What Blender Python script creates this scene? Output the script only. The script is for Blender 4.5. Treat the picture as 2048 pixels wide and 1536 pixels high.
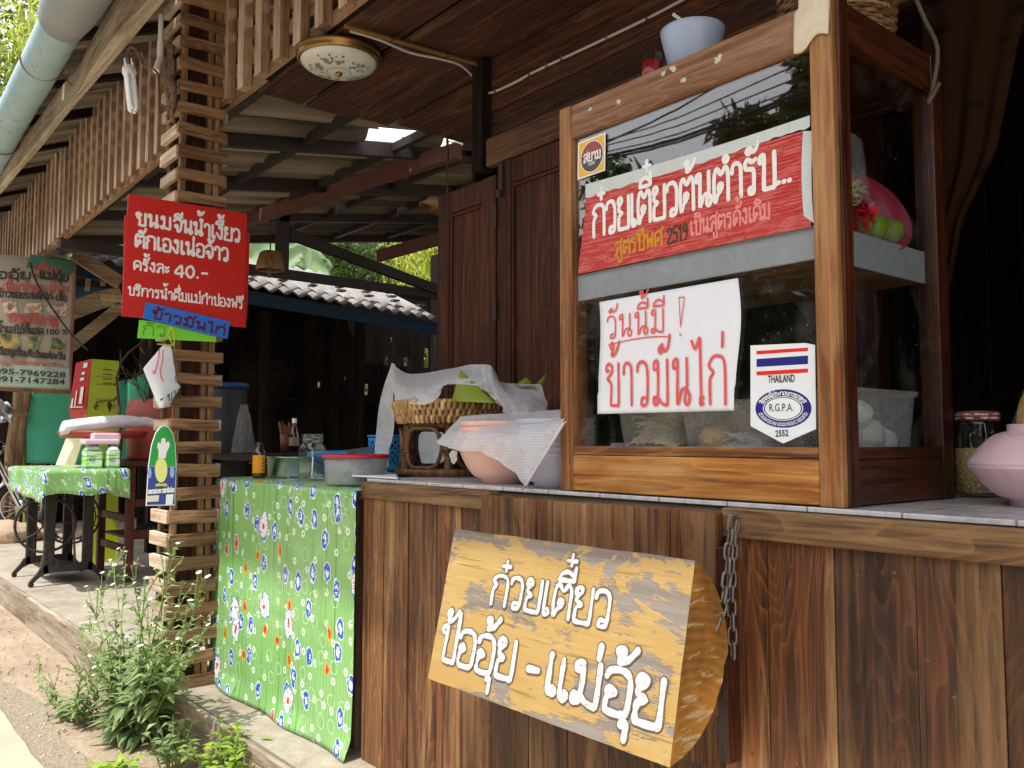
import bpy, bmesh, math, random
from mathutils import Vector, Matrix, noise
R_=math.radians
for o in list(bpy.data.objects): bpy.data.objects.remove(o)
sc=bpy.context.scene; C=sc.collection
rnd=random.Random(7)
def V(*a): return Vector(a[0] if len(a)==1 else a)

# ---------------------------------------------------------------- camera
CAM=V(0,-1.62,1.13); YAW,PIT,FPX=R_(50.30),R_(3.81),1730.0
cf=V(-math.sin(YAW)*math.cos(PIT),math.cos(YAW)*math.cos(PIT),math.sin(PIT))
cr=V(math.cos(YAW),math.sin(YAW),0); cu=cr.cross(cf)
cam=bpy.data.cameras.new('camera'); camo=bpy.data.objects.new('camera',cam); C.objects.link(camo)
cam.sensor_width=36; cam.lens=FPX/2048*36; cam.clip_start=.05; cam.clip_end=600
camo.matrix_world=Matrix(((cr.x,cu.x,-cf.x,CAM.x),(cr.y,cu.y,-cf.y,CAM.y),(cr.z,cu.z,-cf.z,CAM.z),(0,0,0,1)))
sc.camera=camo
# ---------------------------------------------------------------- sky, sun, exposure
SUN_DIR=V(.14,-.42,.897).normalized()          # towards the sun
elev=math.asin(SUN_DIR.z); azim=math.atan2(SUN_DIR.x,SUN_DIR.y)
w=bpy.data.worlds.new('World'); sc.world=w; w.use_nodes=True
nt=w.node_tree; bg=nt.nodes['Background']
sky=nt.nodes.new('ShaderNodeTexSky'); sky.sky_type='NISHITA'; sky.sun_disc=False
sky.sun_elevation=elev; sky.sun_rotation=azim; sky.dust_density=2.5; sky.air_density=1.2
tcw=nt.nodes.new('ShaderNodeTexCoord'); nw=nt.nodes.new('ShaderNodeTexNoise'); nw.inputs['Scale'].default_value=2.2; nw.inputs['Detail'].default_value=6
rw=nt.nodes.new('ShaderNodeValToRGB'); rw.color_ramp.elements[0].position=.25; rw.color_ramp.elements[0].color=(.4,.4,.4,1); rw.color_ramp.elements[1].position=.6; rw.color_ramp.elements[1].color=(.85,.85,.85,1)
mw=nt.nodes.new('ShaderNodeMixRGB'); mw.inputs[2].default_value=(9.5,9.4,9.6,1)
nt.links.new(tcw.outputs['Generated'],nw.inputs['Vector']); nt.links.new(nw.outputs[0],rw.inputs[0]); nt.links.new(rw.outputs[0],mw.inputs[0])
nt.links.new(sky.outputs[0],mw.inputs[1]); nt.links.new(mw.outputs[0],bg.inputs[0]); bg.inputs[1].default_value=.13
sun=bpy.data.lights.new('sun','SUN'); sun.energy=2.7; sun.angle=R_(.7); sun.color=(1,.975,.94)
suno=bpy.data.objects.new('sun',sun); C.objects.link(suno); suno.rotation_euler=SUN_DIR.to_track_quat('Z','Y').to_euler()
vs=sc.view_settings; vs.view_transform='Standard'; vs.look='None'; vs.gamma=1; vs.exposure=1.04
sc.cycles.max_bounces=8; sc.cycles.transparent_max_bounces=24
try: sc.cycles.use_denoising=True
except Exception: pass

# ---------------------------------------------------------------- helpers
def ray(x,y): return cf*FPX+cr*(x-1024)+cu*(768-y)
def at(x,y,ax,v):
    d=ray(x,y); i='XYZ'.index(ax); return CAM+d*((v-CAM[i])/d[i])
def atp(x,y,P,N):
    d=ray(x,y); return CAM+d*((P-CAM).dot(N)/d.dot(N))
def rpx(x0,x1,P): return (x1-x0)/2*(V(*P)-CAM).dot(cf)/FPX
def frame(d,up=(0,0,1)):
    d=d.normalized(); up=V(*up)
    if abs(d.dot(up))>.98: up=V(1,0,0) if abs(d.x)<.9 else V(0,1,0)
    a=up.cross(d).normalized(); b=d.cross(a); return a,b
def catmull(P,k=4,closed=False):
    P=[V(*p) for p in P]
    if len(P)<3: return P
    out=[];n=len(P)
    for i in range(n if closed else n-1):
        if closed: a,b,c,d=P[(i-1)%n],P[i],P[(i+1)%n],P[(i+2)%n]
        else: a,b,c,d=P[max(i-1,0)],P[i],P[i+1],P[min(i+2,n-1)]
        for j in range(k):
            t=j/k; out.append(.5*((2*b)+(c-a)*t+(2*a-5*b+4*c-d)*t*t+(3*b-a-3*c+d)*t**3))
    if not closed: out.append(P[-1])
    return out
class MB:
    def __init__(s): s.v=[];s.f=[];s.m=[];s.s=[]
    def add(s,vs,fs,mi=0,sm=False):
        o=len(s.v); s.v+= [tuple(v) for v in vs]
        for f in fs: s.f.append(tuple(i+o for i in f)); s.m.append(mi); s.s.append(sm)
        return s
    def hexa(s,p,mi=0):
        return s.add(p,[(0,3,2,1),(4,5,6,7),(0,1,5,4),(1,2,6,5),(2,3,7,6),(3,0,4,7)],mi)
    def box(s,x0,x1,y0,y1,z0,z1,mi=0,j=0):
        p=[(x0,y0,z0),(x1,y0,z0),(x1,y1,z0),(x0,y1,z0),(x0,y0,z1),(x1,y0,z1),(x1,y1,z1),(x0,y1,z1)]
        if j: p=[tuple(c+rnd.uniform(-j,j) for c in q) for q in p]
        return s.hexa(p,mi)
    def beam(s,p,q,w_,h,up=(0,0,1),mi=0):
        p,q=V(*p),V(*q); a,b=frame(q-p,up); a=a*w_/2; b=b*h/2
        return s.hexa([p-a-b,p+a-b,p+a+b,p-a+b,q-a-b,q+a-b,q+a+b,q-a+b],mi)
    def tube(s,P,r,n=8,cap=True,mi=0,closed=False):
        P=[V(*p) for p in P]; m=len(P); vs=[];fs=[]
        rr=r if isinstance(r,(list,tuple)) else [r]*m
        pa=None
        for i in range(m):
            if closed: d=P[(i+1)%m]-P[i-1]
            else: d=P[min(i+1,m-1)]-P[max(i-1,0)]
            if d.length<1e-9: d=V(0,0,1)
            d.normalize()
            if pa is None: a,b=frame(d)
            else:
                a=(pa-d*pa.dot(d)); a=a.normalized() if a.length>1e-6 else frame(d)[0]; b=d.cross(a)
            pa=a
            for k in range(n):
                t=2*math.pi*k/n; vs.append(P[i]+(a*math.cos(t)+b*math.sin(t))*rr[i])
        for i in range(m if closed else m-1):
            for k in range(n):
                k2=(k+1)%n; i2=(i+1)%m; fs.append((i*n+k,i*n+k2,i2*n+k2,i2*n+k))
        s.add(vs,fs,mi,True)
        if cap and not closed:
            s.add(vs[:n],[tuple(range(n))[::-1]],mi); s.add(vs[-n:],[tuple(range(n))],mi)
        return s
    def lathe(s,prof,c,n=32,M=None,mi=0,sx=1,sy=1):
        c=V(*c); vs=[];fs=[]
        for r,z in prof:
            for k in range(n):
                t=2*math.pi*k/n; p=V(r*sx*math.cos(t),r*sy*math.sin(t),z)
                vs.append(c+(M@p if M else p))
        for i in range(len(prof)-1):
            for k in range(n):
                k2=(k+1)%n; fs.append((i*n+k,i*n+k2,(i+1)*n+k2,(i+1)*n+k))
        return s.add(vs,fs,mi,True)
    def grid(s,fn,nu,nv,mi=0,sm=True):
        vs=[fn(i/nu,j/nv) for j in range(nv+1) for i in range(nu+1)]
        fs=[(j*(nu+1)+i,j*(nu+1)+i+1,(j+1)*(nu+1)+i+1,(j+1)*(nu+1)+i) for j in range(nv) for i in range(nu)]
        return s.add(vs,fs,mi,sm)
    def prism(s,poly,D,mi=0,mi2=None):
        D=V(*D); n=len(poly); a=[V(*p) for p in poly]; b=[p+D for p in a]
        s.add(a+b,[tuple(range(n))[::-1],tuple(range(n,2*n))],mi)
        s.add(a+b,[(i,(i+1)%n,n+(i+1)%n,n+i) for i in range(n)],mi if mi2 is None else mi2); return s
    def blob(s,c,r,seed=0,amp=.2,n=12,mi=0,fr=1.0):
        c=V(*c); r=V(*r) if not isinstance(r,(int,float)) else V(r,r,r)
        def fn(u,v):
            t=2*math.pi*u; ph=math.pi*v; d=V(math.cos(t)*math.sin(ph),math.sin(t)*math.sin(ph),math.cos(ph))
            k=1+amp*noise.noise(d*1.7*fr+V(seed*3.1,seed*1.7,seed))
            return c+V(d.x*r.x,d.y*r.y,d.z*r.z)*k
        return s.grid(fn,n,max(6,n*2//3),mi)
    def build(s,name,mats,parent=None,bev=0,org=None,solid=0,sub=0):
        me=bpy.data.meshes.new(name)
        if parent is not None: o0=parent.matrix_world.translation if False else V(parent['_o'])
        elif org is not None: o0=V(*org)
        else:
            xs=[v[0] for v in s.v];ys=[v[1] for v in s.v];zs=[v[2] for v in s.v]
            o0=V((min(xs)+max(xs))/2,(min(ys)+max(ys))/2,min(zs))
        me.from_pydata([(v[0]-o0.x,v[1]-o0.y,v[2]-o0.z) for v in s.v],[],s.f)
        me.polygons.foreach_set('material_index',s.m); me.polygons.foreach_set('use_smooth',s.s)
        for m in (mats if isinstance(mats,(list,tuple)) else [mats]): me.materials.append(m)
        me.update(); o=bpy.data.objects.new(name,me); C.objects.link(o)
        o['_o']=tuple(o0)
        if parent is not None:
            o.parent=parent
            o.location=(0,0,0)
        else: o.location=o0
        if bev:
            b=o.modifiers.new('bevel','BEVEL'); b.width=bev; b.segments=2; b.limit_method='ANGLE'; b.angle_limit=R_(40)
        if solid:
            b=o.modifiers.new('solid','SOLIDIFY'); b.thickness=solid; b.offset=0
        if sub:
            b=o.modifiers.new('sub','SUBSURF'); b.levels=sub; b.render_levels=sub
        return o
def tag(o,label,cat,group=None,kind=None):
    if label: o['label']=label
    if cat: o['category']=cat
    if group: o['group']=group
    if kind: o['kind']=kind
    return o
def thing(name,label,cat,loc,group=None):
    o=bpy.data.objects.new(name,None); C.objects.link(o); o.location=loc; o.empty_display_size=.05; o['_o']=tuple(V(*loc))
    return tag(o,label,cat,group)
def struct(name,mb,m,**k):
    o=mb.build(name,m,**k); o['kind']='structure'; return o
def dup(src,loc,label):
    r=src.copy(); C.objects.link(r); r.location=loc; r['label']=label
    for ch in src.children:
        c=ch.copy(); C.objects.link(c); c.parent=r
        for g in ch.children:
            d=g.copy(); C.objects.link(d); d.parent=c
    return r

# ---------------------------------------------------------------- materials
def L(h):
    h=h.lstrip('#'); c=[int(h[i:i+2],16)/255 for i in (0,2,4)]
    return tuple((x/12.92 if x<=.04045 else ((x+.055)/1.055)**2.4) for x in c)+(1,)
def sc4(c,k): return tuple(min(x*k,.95) for x in c[:3])+(1,)
class N:
    def __init__(s,name):
        s.mat=bpy.data.materials.new(name); s.mat.use_nodes=True; s.t=s.mat.node_tree; s.b=s.t.nodes['Principled BSDF']; s.out=s.t.nodes['Material Output']
    def n(s,t,**k):
        q=s.t.nodes.new('ShaderNode'+t)
        for a,b in k.items(): setattr(q,a,b)
        return q
    def l(s,a,b): s.t.links.new(a,b)
    def val(s,sock,v):
        if hasattr(v,'is_linked') or isinstance(v,bpy.types.NodeSocket): s.l(v,sock)
        else: sock.default_value=v
    def math(s,op,a,b=0.0,c=None,clamp=False):
        q=s.n('Math',operation=op); q.use_clamp=clamp; s.val(q.inputs[0],a); s.val(q.inputs[1],b)
        if c is not None: s.val(q.inputs[2],c)
        return q.outputs[0]
    def mix(s,f,a,b,bt='MIX'):
        q=s.n('MixRGB',blend_type=bt); s.val(q.inputs[0],f); s.val(q.inputs[1],a); s.val(q.inputs[2],b); return q.outputs[0]
    def noise(s,vec,scale,detail=4,dist=0,rough=.55):
        q=s.n('TexNoise'); q.inputs['Scale'].default_value=scale; q.inputs['Detail'].default_value=detail; q.inputs['Distortion'].default_value=dist; q.inputs['Roughness'].default_value=rough
        if vec is not None: s.l(vec,q.inputs['Vector'])
        return q.outputs[0]
    def ramp(s,f,stops,interp='LINEAR'):
        q=s.n('ValToRGB'); q.color_ramp.interpolation=interp; e=q.color_ramp.elements
        while len(e)<len(stops): e.new(.5)
        for i,(p,c) in enumerate(stops): e[i].position=p; e[i].color=c if len(c)==4 else tuple(c)+(1,)
        s.l(f,q.inputs[0]); return q.outputs[0]
    def mapv(s,vec,scale=(1,1,1),rot=(0,0,0),loc=(0,0,0)):
        q=s.n('Mapping'); q.inputs['Scale'].default_value=scale; q.inputs['Rotation'].default_value=rot; q.inputs['Location'].default_value=loc; s.l(vec,q.inputs[0]); return q.outputs[0]
    def obj(s): 
        if not hasattr(s,'_tc'): s._tc=s.n('TexCoord')
        return s._tc.outputs['Object']
    def isl(s):
        if not hasattr(s,'_g'): s._g=s.n('NewGeometry')
        return s._g.outputs['Random Per Island']
    def bump(s,h,st=.2,d=.01):
        q=s.n('Bump'); q.inputs['Strength'].default_value=st; q.inputs['Distance'].default_value=d; s.l(h,q.inputs['Height']); s.l(q.outputs[0],s.b.inputs['Normal'])
    def col(s,c): s.val(s.b.inputs['Base Color'],c)
    def rough(s,c): s.val(s.b.inputs['Roughness'],c)
BLK=(0,0,0,1);WHT=(1,1,1,1)
def wood(name,c1,c2,c3,axis='X',rough=.6,wear=.35,var=.35,bands=14,spec=.35,fine=70):
    m=N(name); i='XYZ'.index(axis)
    g=m.isl(); cx=m.n('CombineXYZ'); m.l(m.math('MULTIPLY',g,31.7),cx.inputs[0]); m.l(m.math('MULTIPLY',g,17.3),cx.inputs[1]); m.l(m.math('MULTIPLY',g,47.1),cx.inputs[2])
    va=m.n('VectorMath',operation='ADD'); m.l(m.obj(),va.inputs[0]); m.l(cx.outputs[0],va.inputs[1]); vec=va.outputs[0]
    s1=[fine]*3; s1[i]=2.2; s2=[7.0]*3; s2[i]=.9
    fib=m.noise(m.mapv(vec,s1),1,5,.3); big=m.noise(m.mapv(vec,s2),1,2,.6)
    band=m.math('FRACT',m.math('MULTIPLY',big,bands)); band=m.math('POWER',band,4.5)
    s3=[9.0]*3; s3[i]=1.3; s4=[34.0]*3; s4[i]=4.5; s5=[6.5]*3; s5[i]=.7
    blot=m.noise(m.mapv(vec,s3),1,6,.6,.62); blot2=m.noise(m.mapv(vec,s4),1,5,.4,.65)
    base=m.ramp(m.math('ADD',m.math('MULTIPLY',fib,.82),m.math('MULTIPLY',band,.24)),[(.3,c1),(.62,c2)])
    f=m.math('ADD',m.math('MULTIPLY',blot,.65),m.math('ADD',m.math('MULTIPLY',fib,.2),m.math('MULTIPLY',blot2,.25)))
    wr=m.ramp(f,[(.64-wear*.35,BLK),(.80-wear*.25,(.85,.85,.85,1))])
    c=m.mix(wr,base,c3)
    dark=m.ramp(m.noise(m.mapv(vec,s5),1,4,.5),[(.34,(.5,.46,.43,1)),(.58,WHT)])
    c=m.mix(.7,c,dark,'MULTIPLY')
    iv=m.math('ADD',1-var*.6,m.math('MULTIPLY',g,var*1.2)); cc=m.n('CombineXYZ')
    for k in range(3): m.l(iv,cc.inputs[k])
    c=m.mix(1,c,cc.outputs[0],'MULTIPLY')
    crack=m.ramp(fib,[(.27,(.22,.18,.16,1)),(.36,WHT)]); c=m.mix(.65,c,crack,'MULTIPLY')
    s6=[260.0]*3; s6[i]=9.0; pits=m.noise(m.mapv(vec,s6),1,3,0,.6); c=m.mix(.55,c,m.ramp(pits,[(.30,(.3,.26,.23,1)),(.40,WHT)]),'MULTIPLY')
    s7=[70.0]*3; s7[i]=22.0; sp_=m.noise(m.mapv(vec,s7),1,4,1.2,.7); c=m.mix(m.ramp(sp_,[(.68,BLK),(.74,(.35,.35,.35,1))]),c,sc4(c3,1.5))
    m.col(c); m.rough(m.math('ADD',rough-.1,m.math('MULTIPLY',blot,.3))); m.b.inputs['Specular IOR Level'].default_value=spec
    m.bump(m.math('ADD',fib,m.math('ADD',m.math('MULTIPLY',blot2,.4),m.math('MULTIPLY',pits,.5))),.5,.004); return m.mat
def plain(name,c,rough=.5,var=.12,scale=14,metal=0,bump=0,spec=.4,spots=None,trans=0,sss=0):
    m=N(name); nz=m.noise(m.obj(),scale,5,.3)
    cc=m.mix(nz,sc4(c,1-var),sc4(c,1+var))
    if spots: cc=m.mix(m.ramp(m.noise(m.obj(),scale*1.7,6,.5,.7),[(.56,BLK),(.64,WHT)]),cc,spots)
    m.col(cc); m.rough(m.math('ADD',rough-.06,m.math('MULTIPLY',nz,.12))); m.b.inputs['Metallic'].default_value=metal; m.b.inputs['Specular IOR Level'].default_value=spec
    if bump: m.bump(nz,bump,.01)
    if trans: m.b.inputs['Transmission Weight'].default_value=trans
    if sss: m.b.inputs['Subsurface Weight'].default_value=sss; m.b.inputs['Subsurface Radius'].default_value=(.02,.02,.02)
    return m.mat
def film(name,c,alpha,rough=.25,spec=.6,wrk=0,gloss=.15):
    """thin see-through plastic or netting: transparent mixed with a diffuse and glossy surface"""
    m=N(name); m.b.inputs['Base Color'].default_value=c; m.b.inputs['Roughness'].default_value=rough; m.b.inputs['Specular IOR Level'].default_value=spec
    tr=m.n('BsdfTransparent'); mx=m.n('MixShader'); nz=m.noise(m.obj(),40,4,1.)
    a=m.math('ADD',alpha-.1,m.math('MULTIPLY',nz,.2),clamp=True)
    m.l(a,mx.inputs[0]); m.l(tr.outputs[0],mx.inputs[1]); m.l(m.b.outputs[0],mx.inputs[2]); m.l(mx.outputs[0],m.out.inputs[0])
    if wrk: m.bump(m.noise(m.obj(),wrk,6,1.5,.7),1.0,.02)
    return m.mat
def pane(name,tint=(.93,.95,.94,1),k=1.0,ior=1.55):
    m=N(name); tr=m.n('BsdfTransparent'); tr.inputs[0].default_value=tint; gl=m.n('BsdfGlossy'); gl.inputs['Roughness'].default_value=.015
    fr=m.n('Fresnel'); gb=m.n('NewGeometry'); m.l(m.math('ADD',ior,m.math('MULTIPLY',gb.outputs['Backfacing'],1/ior-ior)),fr.inputs['IOR']); mx=m.n('MixShader')
    m.l(m.math('MULTIPLY',fr.outputs[0],k,clamp=True),mx.inputs[0]); m.l(tr.outputs[0],mx.inputs[1]); m.l(gl.outputs[0],mx.inputs[2])
    df=m.n('BsdfDiffuse'); df.inputs[0].default_value=(.45,.42,.38,1); mx2=m.n('MixShader')
    sm=m.ramp(m.noise(m.obj(),5,6,1.5,.7),[(.5,BLK),(.85,(.10,.10,.10,1))]); sp=m.ramp(m.noise(m.obj(),160,2,0),[(.72,BLK),(.75,(.5,.5,.5,1))])
    m.l(m.mix(1,sm,sp,'ADD'),mx2.inputs[0]); m.l(mx.outputs[0],mx2.inputs[1]); m.l(df.outputs[0],mx2.inputs[2]); m.l(mx2.outputs[0],m.out.inputs[0]); return m.mat
def leafm(name,c1,c2,rough=.45,tl=.35):
    m=N(name); g=m.isl(); c=m.ramp(g,[(0,c1),(1,c2)]); m.col(c); m.rough(rough); m.b.inputs['Specular IOR Level'].default_value=.4
    t=m.n('BsdfTranslucent'); m.l(c,t.inputs[0]); mx=m.n('MixShader'); mx.inputs[0].default_value=tl
    m.l(m.b.outputs[0],mx.inputs[1]); m.l(t.outputs[0],mx.inputs[2]); m.l(mx.outputs[0],m.out.inputs[0]); return m.mat
def W(name,a,b,c,**k): return wood(name,L(a),L(b),L(c),**k)
M={}
for ax in 'XYZ':
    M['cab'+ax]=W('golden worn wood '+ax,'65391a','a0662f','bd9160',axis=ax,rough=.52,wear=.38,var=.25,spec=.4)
    M['vdark'+ax]=W('dark wood and shaded cabinet sides '+ax,'2c120a','5b2c17','6b3a20',axis=ax,rough=.34,wear=.15,var=.35,spec=.5)  # on the cabinet sides, shade is put into a darker tone of its wood
    M['weath'+ax]=W('weathered grey wood '+ax,'4e3726','86684a','a58d70',axis=ax,rough=.75,wear=.4,var=.3)
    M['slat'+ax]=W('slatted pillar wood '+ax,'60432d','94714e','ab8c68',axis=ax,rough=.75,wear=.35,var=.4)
    M['latt'+ax]=W('lattice wood '+ax,'7f5f49','a37d5e','bd9d80',axis=ax,rough=.75,wear=.5,var=.25)
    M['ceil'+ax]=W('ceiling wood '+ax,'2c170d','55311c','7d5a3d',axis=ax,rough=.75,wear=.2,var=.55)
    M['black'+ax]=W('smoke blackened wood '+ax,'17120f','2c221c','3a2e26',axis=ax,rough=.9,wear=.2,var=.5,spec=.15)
M['bleach']=W('slat fronts with skylight in the colour','a88c78','d6bfac','e8d9cb',axis='Z',rough=.8,wear=.45,var=.2)  # street-facing lattice fronts: skylight painted in as a paler wood colour
M['skylitx']=W('pillar fronts with skylight in the colour','97806a','c4ab90','dac8b2',axis='X',rough=.8,wear=.45,var=.3)  # same for the pillar: brighter street side put into the colour
M['planks']=W('counter front planks','331b0f','744525','9c784f',axis='Z',rough=.45,wear=.3,var=.75,bands=20,spec=.45,fine=55)
M['box']=W('counter box planks','4a2815','8c5c36','9f7a54',axis='Z',rough=.6,wear=.4,var=.4,bands=12)
M['redw']=W('red brown painted wood','451a10','6f2f1e','7c4028',axis='Z',rough=.5,wear=.2)
M['shut']=W('shutter wood','33170c','57301c','664028',axis='Z',rough=.55,wear=.12,var=.4,spec=.2)
M['rattan']=W('rattan cane','8a6236','c29a62','dabb88',axis='Z',rough=.45,wear=.45,var=.5)
M['rattand']=W('dark rattan cane','35200f','6d4726','86603a',axis='Z',rough=.4,wear=.3,var=.5)
M['wicker']=W('wicker weave','5d4027','8f6b45','a98761',axis='X',rough=.6,wear=.4,var=.8)
M['glass']=pane('cabinet glass',(.985,.985,.985,1),k=1.5,ior=1.6); M['glass2']=pane('jar glass',(.965,.98,.975,1),k=1.0)
M['white']=plain('white paint',(.8,.8,.78,1),.5,.05,60); M['paper']=plain('white paper',(.74,.77,.83,1),.7,.05,9,bump=.25)
M['black']=plain('black print',(.02,.02,.022,1),.5); M['iron']=plain('black cast iron',(.035,.03,.028,1),.5,.5,20,.4,.3,spots=(.09,.06,.045,1))
M['steel']=plain('steel',(.55,.55,.55,1),.28,.15,9,1); M['chain']=plain('rusted chain steel',(.22,.2,.18,1),.5,.4,90,.8,.3,spots=(.2,.11,.06,1))
M['rust']=plain('rusty steel',(.16,.075,.045,1),.7,.5,12,.3,.2); M['redsteel']=plain('red oxide steel',(.14,.06,.045,1),.55,.3,6,.1)
M['dsteel']=plain('dark steel',(.035,.027,.024,1),.6,.4,8,.2)
M['redp']=plain('red sign paint',L('c1271f'),.45,.06,5); M['reddk']=plain('dark red lettering',L('5e0f24'),.6,.1)
M['bluep']=plain('blue strip board',L('2a6fd0'),.5,.05,8); M['greenp']=plain('lime strip board',L('7bd23a'),.5,.05,8)
M['marker']=plain('red marker ink',L('dc5653'),.6,.3,40); M['navy']=plain('navy print',L('22237c'),.4,.03); M['flagred']=plain('flag red',L('e1261c'),.4,.03)
M['yel']=plain('yellow print',L('e2b222'),.4,.05); M['ink']=plain('charcoal print',(.07,.065,.07,1),.5)
M['goldp']=plain('ochre lettering',L('c98a16'),.6,.25,50); M['pinkp']=plain('faded pink lettering',L('e08a86'),.6,.15,50); M['oldink']=plain('worn dark lettering',L('4a3418'),.6,.3,50)
M['tape']=plain('silver tape',L('c3cccb'),.42,.12,25,0,.5); M['greylam']=plain('grey laminate',L('a6adb3'),.35,.06,6); 
M['pink']=plain('pale pink plastic',L('e0b3a6'),.35,.03,8,spec=.5); M['pink2']=plain('pink plastic bowl',L('dfbcc0'),.28,.03,6,spec=.55); M['bowlb']=plain('pale blue plastic',L('a8b6d2'),.35,.03,8); M['bowlg']=plain('grey lilac plastic',L('b0b0bf'),.35,.03,8)
M['net']=None; M['plate']=plain('raspberry plastic',L('a82f4f'),.35,.06,8)
M['lime']=plain('lime fruit',L('7f9a22'),.35,.2,25,0,.2); M['noodle']=plain('pale noodles',L('e2d6b4'),.6,.25,60,0,.6); M['noodlew']=plain('white noodles',L('efefea'),.6,.15,80,0,.6)
M['snack']=plain('toasted rice snack',L('e8c080'),.7,.4,120,0,.9,spots=L('8a6232')); M['clearbox']=film('cloudy plastic box',(.92,.93,.94,1),.27,.2)
M['bagfilm']=film('clear plastic bag',(.85,.87,.9,1),.16,.08,.9,30); M['wrap']=film('thick clear wrap',(.9,.91,.94,1),.78,.2,.7,22)
M['brown']=plain('brown glass',(.035,.012,.006,1),.08,.2,8,spec=.7); M['label']=plain('amber label',L('d08d12'),.5,.1,30)
M['redlid']=plain('red lid',L('b32b3a'),.4,.05); M['trayb']=plain('blue plastic',L('2f86c4'),.4,.06); M['gold']=plain('brass',(.34,.2,.07,1),.35,.35,8,.9)
M['pvc']=plain('white pvc',(.72,.72,.7,1),.4,.06); M['cord']=plain('white cable',(.45,.42,.4,1),.6,.1); M['wireb']=plain('black cable',(.02,.02,.02,1),.6); M['bamb']=plain('dry bamboo',L('77562a'),.5,.25,30)
M['tarp']=plain('green shade cloth',L('5fd0a8'),.8,.12,7,0,.2); M['mud']=plain('mud nest',L('6d5646'),.95,.4,50,0,1.)
M['plastred']=plain('terracotta plastic',L('b14a44'),.45,.08,5); M['lid']=plain('dusty plastic lid',L('a25a50'),.6,.12,9); M['limebox']=plain('lime painted box',L('a7b32c'),.45,.08,5); M['dispred']=plain('red display box',L('b81f28'),.35,.06,6)
M['rubber']=plain('tyre rubber',(.02,.02,.02,1),.8,.2,40); M['chrome']=plain('chrome',(.6,.6,.62,1),.18,.1,9,1); M['fair']=plain('red fairing',L('c23b3b'),.3,.1,6,spec=.6)
M['galv']=plain('galvanised grey blue pipe',L('97b0b6'),.5,.22,7,0,.15,spots=L('6e98a4')); M['cloudy']=plain('frosted glass shade',L('c9cbc2'),.3,.04,10,spec=.5)
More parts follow.
